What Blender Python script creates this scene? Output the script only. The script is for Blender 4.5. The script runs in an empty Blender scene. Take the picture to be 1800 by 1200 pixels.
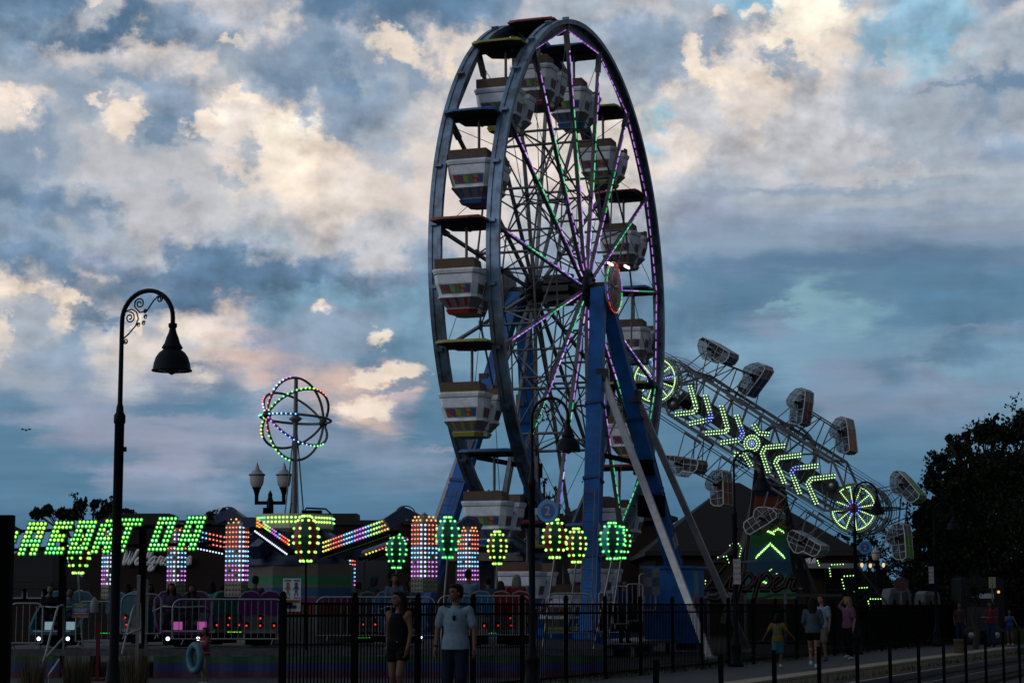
import bpy, bmesh, math, random
from mathutils import Vector, Matrix, Euler, Quaternion
random.seed(7)
S = bpy.context.scene
COL = S.collection
PI = math.pi
R_ = math.radians

# ------------------------------------------------------------------ camera
FPX = 3574.0                       # focal length in pixels of the 1800 wide photograph
PITCH = math.atan(464.0 / FPX)
CAMH = 1.55
cam_d = bpy.data.cameras.new("camera")
cam_d.sensor_width = 36.0
cam_d.lens = 36.0 * FPX / 1800.0
cam_d.clip_start = 0.1
cam_d.clip_end = 6000.0
cam = bpy.data.objects.new("camera", cam_d)
COL.objects.link(cam)
cam.location = (0, 0, CAMH)
cam.rotation_euler = (PI / 2 + PITCH, 0, 0)
S.camera = cam
S.view_settings.view_transform = 'Standard'
S.view_settings.look = 'None'
S.view_settings.exposure = 0.0
S.view_settings.gamma = 1.0

def at(px, py, Y):
    """world point at depth Y (metres north of the camera) seen at a photo pixel"""
    c, s = math.cos(PITCH), math.sin(PITCH)
    a, b = (px - 900.0) / FPX, (600.0 - py) / FPX
    dy = c - b * s
    dz = s + b * c
    k = Y / dy
    return Vector((a * k, Y, CAMH + dz * k))

def gx(px, Y):
    p = at(px, 1064, Y)
    return p.x

# ------------------------------------------------------------------ sky
def lin(c):
    c = c / 255.0
    return c / 12.92 if c <= 0.04045 else ((c + 0.055) / 1.055) ** 2.4
def rgb(r, g, b, a=1.0):
    return (lin(r), lin(g), lin(b), a)

SUN_EL, SUN_ROT = R_(-2.0), R_(-120.0)
PAL = {'0': (78, 108, 138), '1': (90, 121, 150), '2': (108, 135, 162), '3': (136, 156, 178), '4': (164, 175, 188),
       '5': (190, 191, 196), '6': (220, 210, 203), '7': (240, 224, 207), '8': (255, 244, 226),
       'a': (134, 178, 204), 'b': (160, 196, 214), 'c': (118, 154, 178), 'd': (96, 131, 158), 'e': (86, 126, 154),
       'f': (72, 112, 142), 'g': (146, 156, 178), 'h': (214, 188, 178), 'i': (124, 145, 170), 'j': (128, 168, 184)}
SKY = ["21555554211112354455 4ba8a5bb43", "23211336335436454433543687 5aa55", "33455644324437544443 5764655b544",
       "44434454333435555546 5665544432", "644633667344566666 6b5565544434", "345545668755666666 66655555 4443",
       "345555567666666666 65445454 4444", "223455556666666555 54gg44444444", "33445544555555544 443333 3iii33",
       "22gg32112233333333 33d211111112", "62622 11dcccccccc dddddedjddeeee", "57254 7hg333ccccccc ddddic jdeeedi",
       "6436656gg3ddccccccddccccccccdc", "4435g6g5ghhhddcdddddccdcidiicc", "d3g3deedgdhgeedddddeedeeiiiiic",
       "eiggggggiiieeeeeeeeeeeeeeddddd", "eeeeggdddeiiieeeeeeeeeeeeeeeee", "eeeeiiideeeeeeeeeffffffffffffe",
       "ffffffffffffffffffffffffffffff"]
BLOBS = """60 25 95 30 0 1 s;150 88 120 18 -6 0 s;155 8 24 16 10 6 c;310 55 55 22 0 3 s;255 106 50 18 -8 6 s;125 132 48 20 0 6 s;400 86 34 10 22 7 c;480 118 80 42 10 3 m;495 156 48 18 8 2 s;600 18 120 20 0 1 s;670 48 120 18 3 1 s;760 8 140 18 0 1 s;290 200 62 45 0 3 m;292 248 30 30 0 2 m;110 188 75 22 5 3 s;150 216 45 18 0 3 s;215 232 36 22 -10 7 c;165 208 18 10 10 7 m;4 205 12 18 0 7 m;25 228 9 9 0 7 c;420 196 42 14 5 7 c;362 230 32 20 0 7 c;405 242 55 22 0 6 c;500 252 66 34 0 8 c;500 285 90 45 0 7 s;415 276 24 18 30 4 m;405 322 34 13 15 4 m;570 212 48 28 0 3 m;630 195 60 30 0 3 m;602 240 28 26 0 3 m;655 105 60 30 10 3 m;705 92 60 26 15 7 c;60 362 110 26 8 2 s;190 376 38 13 5 2 s;302 362 22 14 0 4 m;350 492 320 15 1 1 s;520 502 190 13 3 1 s;120 520 85 14 12 1 s;330 532 100 13 -8 1 s;200 540 40 22 0 2 s;112 560 54 22 12 7 c;25 530 34 13 5 7 c;55 580 34 34 0 4 c;145 541 16 9 10 2 m;165 574 45 11 5 1 m;20 615 14 32 -12 7 c;100 640 95 42 0 3 s;365 572 85 20 -3 6 s;235 577 16 22 0 7 c;600 592 80 40 -4 3 m;566 556 20 14 0 7 m;662 600 15 12 10 7 m;470 562 42 22 0 c s;545 520 95 12 0 c s;335 656 62 9 -3 2 s;430 640 75 18 0 h s;250 640 42 26 0 6 s;470 672 30 16 0 h s;370 702 125 11 0 2 s;640 668 34 17 -10 7 c;700 662 52 17 -6 7 c;650 716 48 16 0 7 c;700 684 72 8 -9 2 m;110 748 95 13 -3 g s;290 746 150 9 0 g s;300 830 120 11 2 g s;650 771 46 5 0 g s;780 796 70 5 0 g s;1410 62 52 55 0 8 c;1455 40 38 45 10 8 c;1395 98 42 20 0 8 c;1435 112 75 20 5 7 s;1335 36 36 24 0 a c;1485 8 42 12 0 a m;1605 62 75 44 -10 a m;1560 104 46 24 -20 a m;1575 125 16 14 0 a c;1262 82 36 34 45 3 m;1280 100 30 22 30 3 m;1376 121 30 14 10 3 m;1325 62 30 14 0 4 c;1225 112 22 36 -20 7 c;1265 138 62 12 10 7 c;1325 150 60 16 0 7 s;1330 190 34 34 0 6 s;1264 45 15 12 20 7 m;1332 46 16 13 10 7 m;1130 88 62 48 0 3 s;1150 140 54 22 0 3 m;1525 24 14 22 0 5 m;1740 100 55 46 0 4 m;1735 180 105 8 4 2 s;1205 262 28 32 0 6 c;1500 472 320 14 2 1 s;1450 345 230 9 2 3 s;1600 385 220 12 3 3 s;1400 410 200 8 0 3 s;1560 325 160 7 -2 5 s;1409 545 18 38 8 j m;1370 535 34 8 -15 j m;1497 550 48 9 12 j s;1650 562 130 24 3 e s;1745 596 75 7 -3 i s;1640 640 90 5 -8 d s;1705 632 72 10 -2 d s;1680 668 62 12 5 c s;1290 636 62 26 0 c s;1740 700 80 14 4 i s"""
def build_world():
    w = bpy.data.worlds.new("World")
    S.world = w
    w.use_nodes = True
    nt = w.node_tree
    for n in list(nt.nodes): nt.nodes.remove(n)
    N, L = nt.nodes, nt.links
    def new(t, **k):
        n = N.new(t)
        for a, b in k.items(): setattr(n, a, b)
        return n
    def m(op, a, b=None, c=None, clamp=False):
        n = new('ShaderNodeMath', operation=op, use_clamp=clamp)
        for i, v in enumerate((a, b, c)):
            if v is None: continue
            if isinstance(v, (int, float)): n.inputs[i].default_value = v
            else: L.new(v, n.inputs[i])
        return n.outputs[0]
    tc = new('ShaderNodeTexCoord')
    sep = new('ShaderNodeSeparateXYZ'); L.new(tc.outputs['Generated'], sep.inputs[0])
    X, Y, Z = sep.outputs
    az = m('ARCTAN2', X, Y)                      # 0 = north
    el = m('ARCSINE', Z)
    # sky-chart coordinates: 24 units wide for the 28 degrees of cloud chart
    comb = new('ShaderNodeCombineXYZ'); L.new(az, comb.inputs[0]); L.new(el, comb.inputs[1])
    def noise(scale, sx, sy, detail, rough, off, dist=0.0):
        mp = new('ShaderNodeMapping')
        mp.inputs['Scale'].default_value = (sx, sy, 1)
        mp.inputs['Location'].default_value = (off, off * 0.37, off * 0.11)
        L.new(comb.outputs[0], mp.inputs[0])
        n = new('ShaderNodeTexNoise', noise_dimensions='2D')
        n.inputs['Scale'].default_value = scale
        n.inputs['Detail'].default_value = detail
        n.inputs['Roughness'].default_value = rough
        n.inputs['Distortion'].default_value = dist
        L.new(mp.outputs[0], n.inputs['Vector'])
        return n
    # billows high up, streaks low down
    nb = noise(26, 1, 1.15, 6, 0.6, 3.1)
    ns = noise(17, 0.6, 2.6, 6, 0.6, 9.7)
    low = m('SMOOTH_MIN', 1.0, m('MAXIMUM', 0.0, m('MULTIPLY', m('SUBTRACT', R_(9.0), el), 12.0)), 0.2)
    # flat stratus bands on the right half start higher up
    rt = m('MULTIPLY', m('MULTIPLY', m('SUBTRACT', az, R_(3.2)), 18.0, clamp=True), m('MULTIPLY', m('SUBTRACT', R_(12.8), el), 40.0, clamp=True))
    low = m('MAXIMUM', low, m('MULTIPLY', rt, 0.8))
    def mixc(f, a, b):
        n = new('ShaderNodeMix', data_type='RGBA')
        if isinstance(f, (int, float)): n.inputs[0].default_value = f
        else: L.new(f, n.inputs[0])
        for i, v in ((6, a), (7, b)):
            if isinstance(v, tuple): n.inputs[i].default_value = v
            else: L.new(v, n.inputs[i])
        return n.outputs[2]
    warp = mixc(low, nb.outputs['Color'], ns.outputs['Color'])
    ws = new('ShaderNodeSeparateColor'); L.new(warp, ws.inputs[0])
    px = m('ADD', m('MULTIPLY', az, FPX), 900.0)
    py = m('SUBTRACT', 1064.0, m('MULTIPLY', el, FPX * 1.0))
    ax_ = m('ADD', 250.0, m('MULTIPLY', low, 90.0))
    ay_ = m('SUBTRACT', 210.0, m('MULTIPLY', low, 120.0))
    u = m('ADD', px, m('MULTIPLY', m('SUBTRACT', ws.outputs[0], 0.5), ax_))
    v = m('ADD', py, m('MULTIPLY', m('SUBTRACT', ws.outputs[1], 0.5), ay_))
    # vertical chart spacing is 50 px (rows), horizontal 60 px
    def crisp(val):                      # tighten the passage from one chart cell to the next
        fl = m('FLOOR', val)
        fr = m('SUBTRACT', val, fl)
        mr = new('ShaderNodeMapRange', interpolation_type='SMOOTHSTEP')
        mr.inputs['From Min'].default_value = 0.08
        mr.inputs['From Max'].default_value = 0.92
        L.new(fr, mr.inputs[0])
        soft = m('MULTIPLY', low, 0.75)
        k = m('ADD', m('MULTIPLY', mr.outputs[0], m('SUBTRACT', 1.0, soft)), m('MULTIPLY', fr, soft))
        return m('ADD', fl, k)
    u01 = m('DIVIDE', m('ADD', crisp(m('SUBTRACT', m('DIVIDE', u, 60.0), 0.5)), 0.5), 30.0)
    vr = crisp(m('SUBTRACT', m('DIVIDE', v, 50.0), 0.5))
    cur = None
    for i, row in enumerate(SKY):
        row = row.replace(' ', '')
        row = (row + row[-1] * 30)[:30]
        cr = new('ShaderNodeValToRGB')
        cr.color_ramp.interpolation = 'LINEAR'
        e = cr.color_ramp.elements
        while len(e) < 30: e.new(0.5)
        for j, ch in enumerate(row):
            e[j].position = (j + 0.5) / 30.0
        for j, ch in enumerate(row):
            e[j].color = rgb(*PAL[ch])
        L.new(u01, cr.inputs[0])
        if cur is None: cur = cr.outputs[0]
        else:
            mr = new('ShaderNodeMapRange', interpolation_type='LINEAR')
            mr.inputs['From Min'].default_value = i - 1.0
            mr.inputs['From Max'].default_value = float(i)
            L.new(vr, mr.inputs[0])
            cur = mixc(mr.outputs[0], cur, cr.outputs[0])
    # individual cloud masses, holes and streaks: ellipses in azimuth / elevation with fractal edges
    bx = m('ADD', px, m('MULTIPLY', m('SUBTRACT', ws.outputs[0], 0.5), m('ADD', 125.0, m('MULTIPLY', low, 70.0))))
    by = m('ADD', py, m('MULTIPLY', m('SUBTRACT', ws.outputs[1], 0.5), m('SUBTRACT', 115.0, m('MULTIPLY', low, 50.0))))
    n2 = noise(95, 0.9, 1.3, 4, 0.65, 51.0)
    w2 = new('ShaderNodeSeparateColor'); L.new(n2.outputs['Color'], w2.inputs[0])
    bx = m('ADD', bx, m('MULTIPLY', m('SUBTRACT', w2.outputs[0], 0.5), 62.0))
    by = m('ADD', by, m('MULTIPLY', m('SUBTRACT', w2.outputs[1], 0.5), m('SUBTRACT', 52.0, m('MULTIPLY', low, 26.0))))
    bv = new('ShaderNodeCombineXYZ'); L.new(bx, bv.inputs[0]); L.new(by, bv.inputs[1])
    ANG = (-20, -8, 0, 8, 20, 45)
    def turned(src):
        out = {}
        for a in ANG:
            if a == 0: out[a] = src; continue
            mp = new('ShaderNodeMapping', vector_type='POINT'); mp.inputs['Rotation'].default_value = (0, 0, R_(-a)); L.new(src, mp.inputs[0]); out[a] = mp.outputs[0]
        return out
    vecs = turned(bv.outputs[0])
    for bi, t in enumerate(BLOBS.split(';')):
        cx, cy, rx, ry, ro, ch, sf = t.split()
        cx, cy, rx, ry, ro = float(cx), float(cy), float(rx), float(ry), float(ro)
        a = min(ANG, key=lambda q: abs(q - ro)); c, s_ = math.cos(R_(-a)), math.sin(R_(-a))
        cx, cy = cx * c - cy * s_, cx * s_ + cy * c
        if bi % 8 == 7:                  # keeps the shader stack short: the next steps wait for these
            ma = new('ShaderNodeVectorMath', operation='MULTIPLY_ADD')
            L.new(cur, ma.inputs[0]); ma.inputs[1].default_value = (1e-9, 1e-9, 1e-9); L.new(bv.outputs[0], ma.inputs[2])
            vecs = turned(ma.outputs[0])
        ma = new('ShaderNodeVectorMath', operation='MULTIPLY_ADD')
        L.new(vecs[a], ma.inputs[0]); ma.inputs[1].default_value = (1 / rx, 1 / ry, 0); ma.inputs[2].default_value = (-cx / rx, -cy / ry, 0)
        ln = new('ShaderNodeVectorMath', operation='LENGTH'); L.new(ma.outputs[0], ln.inputs[0])
        mr = new('ShaderNodeMapRange', interpolation_type='SMOOTHSTEP')
        a_, b_, o_ = {'c': (1.32, 0.62, 0.9), 'm': (1.55, 0.4, 0.82), 's': (1.8, 0.1, 0.75)}[sf]
        mr.inputs['From Min'].default_value = b_; mr.inputs['From Max'].default_value = a_
        mr.inputs['To Min'].default_value = o_; mr.inputs['To Max'].default_value = 0.0
        L.new(ln.outputs['Value'], mr.inputs[0])
        cur = mixc(mr.outputs[0], cur, rgb(*PAL[ch]))
    # fine relief inside the clouds
    nf = noise(40, 1, 1.4, 6, 0.58, 21.3, 0.0)
    nfs = noise(30, 0.4, 3.2, 6, 0.55, 31.3)
    det = m('ADD', m('MULTIPLY', nf.outputs['Fac'], m('SUBTRACT', 1.0, low)), m('MULTIPLY', nfs.outputs['Fac'], low))
    # relief: the same field sampled a little towards the light gives lit and shaded sides to the billows
    def relief(scale, off, dx, dy):
        a = noise(scale, 1, 1.3, 4, 0.55, off); b = noise(scale, 1, 1.3, 4, 0.55, off)
        mp = [l.from_node for l in nt.links if l.to_node == b and l.to_socket.name == 'Vector'][0]
        loc = mp.inputs['Location'].default_value; mp.inputs['Location'].default_value = (loc[0] + dx, loc[1] + dy, loc[2])
        return m('SUBTRACT', a.outputs['Fac'], b.outputs['Fac'])
    rl = m('ADD', m('MULTIPLY', relief(26, 3.1, -0.006, 0.010), 0.95), m('MULTIPLY', relief(70, 13.1, -0.003, 0.005), 0.4))
    rl = m('MULTIPLY', rl, m('MULTIPLY', m('SUBTRACT', noise(9, 1, 1.5, 2, 0.5, 44.0).outputs['Fac'], 0.36), 5.0, clamp=True))
    rl = m('MULTIPLY', rl, m('SUBTRACT', 1.0, m('MULTIPLY', low, 0.6)))
    gain = m('ADD', m('ADD', 1.0, rl), m('MULTIPLY', m('SUBTRACT', det, 0.5), m('SUBTRACT', 0.72, m('MULTIPLY', low, 0.25))))
    vm = new('ShaderNodeVectorMath', operation='SCALE'); L.new(cur, vm.inputs[0]); L.new(gain, vm.inputs['Scale'])
    chart = vm.outputs[0]
    # rest of the sky: broken grey cloud, brighter towards the set sun in the west
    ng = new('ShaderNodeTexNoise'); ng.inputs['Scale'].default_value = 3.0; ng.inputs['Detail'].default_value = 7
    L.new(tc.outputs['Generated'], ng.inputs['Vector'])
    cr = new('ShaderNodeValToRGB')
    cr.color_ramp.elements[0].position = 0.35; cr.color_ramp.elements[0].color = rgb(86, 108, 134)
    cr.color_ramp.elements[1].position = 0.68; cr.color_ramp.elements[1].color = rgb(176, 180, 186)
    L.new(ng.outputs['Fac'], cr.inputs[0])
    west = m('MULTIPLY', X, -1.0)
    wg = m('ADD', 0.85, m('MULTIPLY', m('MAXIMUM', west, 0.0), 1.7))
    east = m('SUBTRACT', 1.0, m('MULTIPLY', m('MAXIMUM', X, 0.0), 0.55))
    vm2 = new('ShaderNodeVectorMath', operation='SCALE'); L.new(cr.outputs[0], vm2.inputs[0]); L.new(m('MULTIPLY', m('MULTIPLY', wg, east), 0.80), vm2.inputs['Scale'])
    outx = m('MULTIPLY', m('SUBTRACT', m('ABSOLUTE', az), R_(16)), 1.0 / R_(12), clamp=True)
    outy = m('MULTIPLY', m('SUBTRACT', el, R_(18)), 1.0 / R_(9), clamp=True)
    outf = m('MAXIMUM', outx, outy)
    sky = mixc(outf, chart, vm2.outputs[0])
    nis = new('ShaderNodeTexSky', sky_type='NISHITA')
    nis.sun_disc = False
    nis.sun_elevation = SUN_EL
    nis.sun_rotation = SUN_ROT
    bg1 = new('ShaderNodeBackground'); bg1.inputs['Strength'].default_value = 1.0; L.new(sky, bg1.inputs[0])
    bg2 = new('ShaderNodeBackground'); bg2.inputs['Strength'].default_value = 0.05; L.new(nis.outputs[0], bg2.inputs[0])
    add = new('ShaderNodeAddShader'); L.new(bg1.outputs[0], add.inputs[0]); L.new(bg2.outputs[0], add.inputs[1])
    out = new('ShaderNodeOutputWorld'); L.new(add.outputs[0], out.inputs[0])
    w.cycles.sampling_method = 'MANUAL'
    w.cycles.sample_map_resolution = 512
build_world()

sun_d = bpy.data.lights.new("sun", 'SUN')
sun_d.energy = 0.25
sun_d.angle = R_(12)
sun_d.color = (1.0, 0.92, 0.84)
sun = bpy.data.objects.new("sun", sun_d)
COL.objects.link(sun)
_sd = Vector((math.sin(SUN_ROT) * math.cos(R_(14)), math.cos(SUN_ROT) * math.cos(R_(14)), math.sin(R_(14))))
sun.rotation_euler = _sd.to_track_quat('Z', 'Y').to_euler()

# ------------------------------------------------------------------ materials
MATS = {}
def mat(name, col, rough=0.6, metal=0.0, emit=None, es=1.0, noise=0.0, nscale=8.0, col2=None, bump=0.0, spec=0.5, coord='Object', samp=True):
    if name in MATS: return MATS[name]
    ma = bpy.data.materials.new(name)
    ma.use_nodes = True
    nt = ma.node_tree
    b = nt.nodes['Principled BSDF']
    c = tuple(col) + (1.0,) if len(col) == 3 else col
    b.inputs['Base Color'].default_value = c
    b.inputs['Roughness'].default_value = rough
    b.inputs['Metallic'].default_value = metal
    b.inputs['Specular IOR Level'].default_value = spec
    if noise or col2 or bump:
        tc = nt.nodes.new('ShaderNodeTexCoord')
        nz = nt.nodes.new('ShaderNodeTexNoise')
        nz.inputs['Scale'].default_value = nscale
        nz.inputs['Detail'].default_value = 6
        nz.inputs['Roughness'].default_value = 0.65
        nt.links.new(tc.outputs[coord], nz.inputs['Vector'])
        if noise or col2:
            cr = nt.nodes.new('ShaderNodeValToRGB')
            c2 = tuple(col2) + (1.0,) if col2 else tuple(x * (1 - noise) for x in c[:3]) + (1.0,)
            cr.color_ramp.elements[0].position = 0.36; cr.color_ramp.elements[0].color = c2
            cr.color_ramp.elements[1].position = 0.62; cr.color_ramp.elements[1].color = c
            nt.links.new(nz.outputs['Fac'], cr.inputs[0])
            nt.links.new(cr.outputs[0], b.inputs['Base Color'])
        if bump:
            bp = nt.nodes.new('ShaderNodeBump'); bp.inputs['Strength'].default_value = bump
            bp.inputs['Distance'].default_value = 0.02
            nt.links.new(nz.outputs['Fac'], bp.inputs['Height']); nt.links.new(bp.outputs[0], b.inputs['Normal'])
    if emit:
        b.inputs['Emission Color'].default_value = tuple(emit) + (1.0,)
        b.inputs['Emission Strength'].default_value = es
    if not samp: ma.cycles.emission_sampling = 'NONE'
    MATS[name] = ma
    return ma
def lamp(name, c, es=2.2):
    return mat('led_' + name, (0.05, 0.05, 0.05), 0.4, emit=c, es=es, samp=False)
LED = {k: lamp(k, c, e) for k, c, e in (
    ('green', (0.01, 0.75, 0.06), 1.0), ('lime', (0.18, 0.85, 0.03), 1.4), ('pale', (0.50, 0.90, 0.16), 1.5), ('mint', (0.02, 0.80, 0.22), 1.3),
    ('white', (0.62, 0.70, 1.0), 1.3), ('red', (0.90, 0.04, 0.025), 1.0), ('orange', (0.95, 0.12, 0.04), 1.0), ('amber', (0.95, 0.36, 0.04), 1.1),
    ('yellow', (0.95, 0.70, 0.04), 1.1), ('blue', (0.02, 0.10, 0.95), 1.3), ('cyan', (0.04, 0.36, 0.90), 1.2), ('ice', (0.20, 0.62, 0.95), 1.2),
    ('purple', (0.36, 0.08, 0.90), 1.2), ('violet', (0.50, 0.12, 0.85), 1.1), ('magenta', (0.50, 0.05, 0.50), 0.9), ('pink', (0.80, 0.25, 0.75), 1.1),
    ('dim', (0.015, 0.06, 0.015), 0.25), ('warm', (1.0, 0.62, 0.25), 2.0),
    ('core_green', (0.66, 1.0, 0.34), 2.1), ('core_warm', (1.0, 0.60, 0.42), 1.5), ('core_cool', (0.62, 0.86, 1.0), 1.9), ('core_pink', (0.95, 0.55, 0.95), 1.4),
    ('zip', (0.42, 0.90, 0.30), 1.4), ('core_zip', (0.86, 1.0, 0.70), 2.3),
    ('wheel_violet', (0.46, 0.20, 0.70), 1.1), ('wheel_lilac', (0.62, 0.40, 0.85), 1.3), ('wheel_dusk', (0.26, 0.10, 0.45), 0.9), ('wheel_green', (0.04, 0.48, 0.18), 1.1), ('wheel_mint', (0.18, 0.66, 0.36), 1.2), ('wheel_blue', (0.22, 0.16, 0.75), 1.0))}
CORE = {'zip': 'core_zip', 'green': 'core_green', 'lime': 'core_green', 'pale': 'core_green', 'mint': 'core_green', 'white': 'core_cool', 'red': 'core_warm', 'orange': 'core_warm', 'amber': 'core_warm', 'yellow': 'core_green', 'blue': 'core_cool',
        'cyan': 'core_cool', 'ice': 'core_cool', 'purple': 'core_pink', 'violet': 'core_pink', 'magenta': 'core_pink', 'pink': 'core_pink'}
M_rim = mat('rim_steel', (0.20, 0.30, 0.42), 0.38, 0.7, col2=(0.11, 0.12, 0.14), nscale=1.7)
M_web = mat('rim_web', (0.02, 0.07, 0.2), 0.5, 0.1, col2=(0.14, 0.14, 0.15), nscale=1.6)
M_steel = mat('galvanised_steel', (0.16, 0.165, 0.175), 0.45, 0.6, noise=0.45, nscale=3)
M_dsteel = mat('dark_steel', (0.035, 0.035, 0.04), 0.5, 0.5, noise=0.4, nscale=5)
M_alu = mat('bare_aluminium', (0.34, 0.35, 0.37), 0.42, 0.6, noise=0.25, nscale=4)
M_silver = mat('barrier_silver', (0.21, 0.22, 0.24), 0.35, 0.7, noise=0.25, nscale=6)
M_blue = mat('blue_paint', (0.006, 0.125, 0.42), 0.45, 0.0, col2=(0.008, 0.07, 0.23), nscale=1.3, spec=0.35, bump=0.3)
M_dblue = mat('navy_paint', (0.006, 0.018, 0.07), 0.5, noise=0.3, nscale=3)
M_white = mat('white_gelcoat', (0.76, 0.80, 0.86), 0.4, noise=0.28, nscale=3.5)
M_grey = mat('grey_gelcoat', (0.17, 0.175, 0.19), 0.5, noise=0.2, nscale=4)
M_black = mat('black_paint', (0.0012, 0.0014, 0.002), 0.7, noise=0.3, nscale=5, spec=0.04)
M_lampblk = mat('lamp_post_paint', (0.0025, 0.005, 0.009), 0.5, 0.0, noise=0.3, nscale=5, spec=0.1)
M_rubber = mat('black_rubber', (0.012, 0.012, 0.012), 0.8)
M_tan = mat('tan_seat_vinyl', (0.14, 0.092, 0.062), 0.6, noise=0.2)
M_cred = mat('red_trim', (0.30, 0.018, 0.022), 0.45, noise=0.15)
M_cblue = mat('blue_trim', (0.02, 0.13, 0.36), 0.45, noise=0.15)
M_cyel = mat('yellow_trim', (0.34, 0.33, 0.04), 0.5, noise=0.15)
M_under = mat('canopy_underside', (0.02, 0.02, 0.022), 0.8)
M_brick = None

# ------------------------------------------------------------------ mesh builder
class MB:
    def __init__(s): s.v = []; s.f = []; s.m = []; s.sm = []
    def add(s, vs, fs, mi=0, smooth=False):
        o = len(s.v)
        s.v += [tuple(p) for p in vs]
        for f in fs:
            s.f.append(tuple(i + o for i in f)); s.m.append(mi); s.sm.append(smooth)
    def box(s, c, d, mi=0, M=None):
        x, y, z = d[0] / 2, d[1] / 2, d[2] / 2
        vs = [Vector((a, b, e)) for a in (-x, x) for b in (-y, y) for e in (-z, z)]
        c = Vector(c)
        vs = [(M @ p if M else p) + c for p in vs]
        s.add(vs, [(0, 1, 3, 2), (4, 6, 7, 5), (0, 4, 5, 1), (2, 3, 7, 6), (0, 2, 6, 4), (1, 5, 7, 3)], mi)
    def hexa(s, b, t, mi=0):
        """box from four bottom and four top corners"""
        s.add(list(b) + list(t), [(3, 2, 1, 0), (4, 5, 6, 7), (0, 1, 5, 4), (1, 2, 6, 5), (2, 3, 7, 6), (3, 0, 4, 7)], mi)
    def bar(s, p, q, w, h, mi=0, up=(0, 0, 1), w2=None, h2=None):
        p, q = Vector(p), Vector(q); d = (q - p).normalized(); up = Vector(up)
        if abs(d.dot(up)) > 0.98: up = Vector((1, 0, 0))
        a = d.cross(up).normalized(); b = a.cross(d).normalized()
        w2 = w if w2 is None else w2; h2 = h if h2 is None else h2
        def ring(o, w, h): return [o - a * w / 2 - b * h / 2, o + a * w / 2 - b * h / 2, o + a * w / 2 + b * h / 2, o - a * w / 2 + b * h / 2]
        s.hexa(ring(p, w, h), ring(q, w2, h2), mi)
    def tube(s, pts, r, n=6, mi=0, closed=False, cap=True, smooth=True):
        pts = [Vector(p) for p in pts]; k = len(pts)
        rs = r if isinstance(r, (list, tuple)) else [r] * k
        o = len(s.v); prev = None; vs = []
        for i, p in enumerate(pts):
            if closed: d = pts[(i + 1) % k] - pts[i - 1]
            else: d = pts[min(i + 1, k - 1)] - pts[max(i - 1, 0)]
            if d.length < 1e-9: d = Vector((0, 0, 1))
            d.normalize()
            if prev is None:
                prev = Vector((0, 0, 1)) if abs(d.z) < 0.9 else Vector((1, 0, 0))
            a = (prev - d * prev.dot(d))
            if a.length < 1e-6: a = d.orthogonal()
            a.normalize(); b = d.cross(a); prev = a
            for j in range(n):
                t = 2 * PI * j / n
                vs.append(p + (a * math.cos(t) + b * math.sin(t)) * rs[i])
        fs = []
        for i in range(k if closed else k - 1):
            i2 = (i + 1) % k
            for j in range(n):
                j2 = (j + 1) % n
                fs.append((i * n + j, i * n + j2, i2 * n + j2, i2 * n + j))
        s.add(vs, fs, mi, smooth)
        if cap and not closed:
            s.add(vs[:n], [tuple(range(n))[::-1]], mi); s.add(vs[-n:], [tuple(range(n))], mi)
    def lathe(s, prof, c=(0, 0, 0), n=16, mi=0, M=None, smooth=True):
        """prof: list of (r, z)"""
        c = Vector(c); vs = []; fs = []
        for r, z in prof:
            for j in range(n):
                t = 2 * PI * j / n
                p = Vector((r * math.cos(t), r * math.sin(t), z))
                vs.append((M @ p if M else p) + c)
        for i in range(len(prof) - 1):
            for j in range(n):
                j2 = (j + 1) % n
                fs.append((i * n + j, i * n + j2, (i + 1) * n + j2, (i + 1) * n + j))
        s.add(vs, fs, mi, smooth)
    def prism(s, poly, ext, mi=0):
        """poly: list of 3d points (planar), ext: extrusion vector, or None for a single face"""
        n = len(poly); a = [Vector(p) for p in poly]; e = Vector(ext); b = [p + e for p in a]
        fs = [tuple(range(n))[::-1], tuple(range(n, 2 * n))]
        fs += [(i, (i + 1) % n, (i + 1) % n + n, i + n) for i in range(n)]
        s.add(a + b, fs, mi)
    def ball(s, c, r, mi=0, n=6, sc=(1, 1, 1)):
        c = Vector(c); vs = [c + Vector((0, 0, r * sc[2]))]; k = max(2, n // 2)
        for i in range(1, k):
            t = PI * i / k
            for j in range(n):
                a = 2 * PI * j / n
                vs.append(c + Vector((r * sc[0] * math.sin(t) * math.cos(a), r * sc[1] * math.sin(t) * math.sin(a), r * sc[2] * math.cos(t))))
        vs.append(c - Vector((0, 0, r * sc[2])))
        fs = [(0, 1 + j, 1 + (j + 1) % n) for j in range(n)]
        for i in range(k - 2):
            for j in range(n):
                a = 1 + i * n; j2 = (j + 1) % n
                fs.append((a + j, a + n + j, a + n + j2, a + j2))
        a = 1 + (k - 2) * n; l = len(vs) - 1
        fs += [(l, a + (j + 1) % n, a + j) for j in range(n)]
        s.add(vs, fs, mi, True)
    def bulb(s, c, r, key, n=6, sc=(1, 1, 1), tow=(0, -1, 0)):
        """coloured cap with a brighter filament core on the side it faces"""
        s.ball(c, r, BI[key], n, sc)
        if key in CORE: s.ball(Vector(c) + Vector(tow) * r * 0.64, r * 0.54, BI[CORE[key]], 6)
    def build(s, name, mats, parent=None, loc=None, off=None):
        me = bpy.data.meshes.new(name)
        if off is not None:
            off = Vector(off); vs = [tuple(Vector(p) - off) for p in s.v]
        else: vs = s.v
        me.from_pydata(vs, [], s.f)
        for ma in (mats if isinstance(mats, (list, tuple)) else [mats]): me.materials.append(ma)
        me.polygons.foreach_set('material_index', s.m)
        me.polygons.foreach_set('use_smooth', s.sm)
        me.update()
        o = bpy.data.objects.new(name, me); COL.objects.link(o)
        if parent is not None: o.parent = parent
        if loc is not None: o.location = loc
        return o
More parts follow.
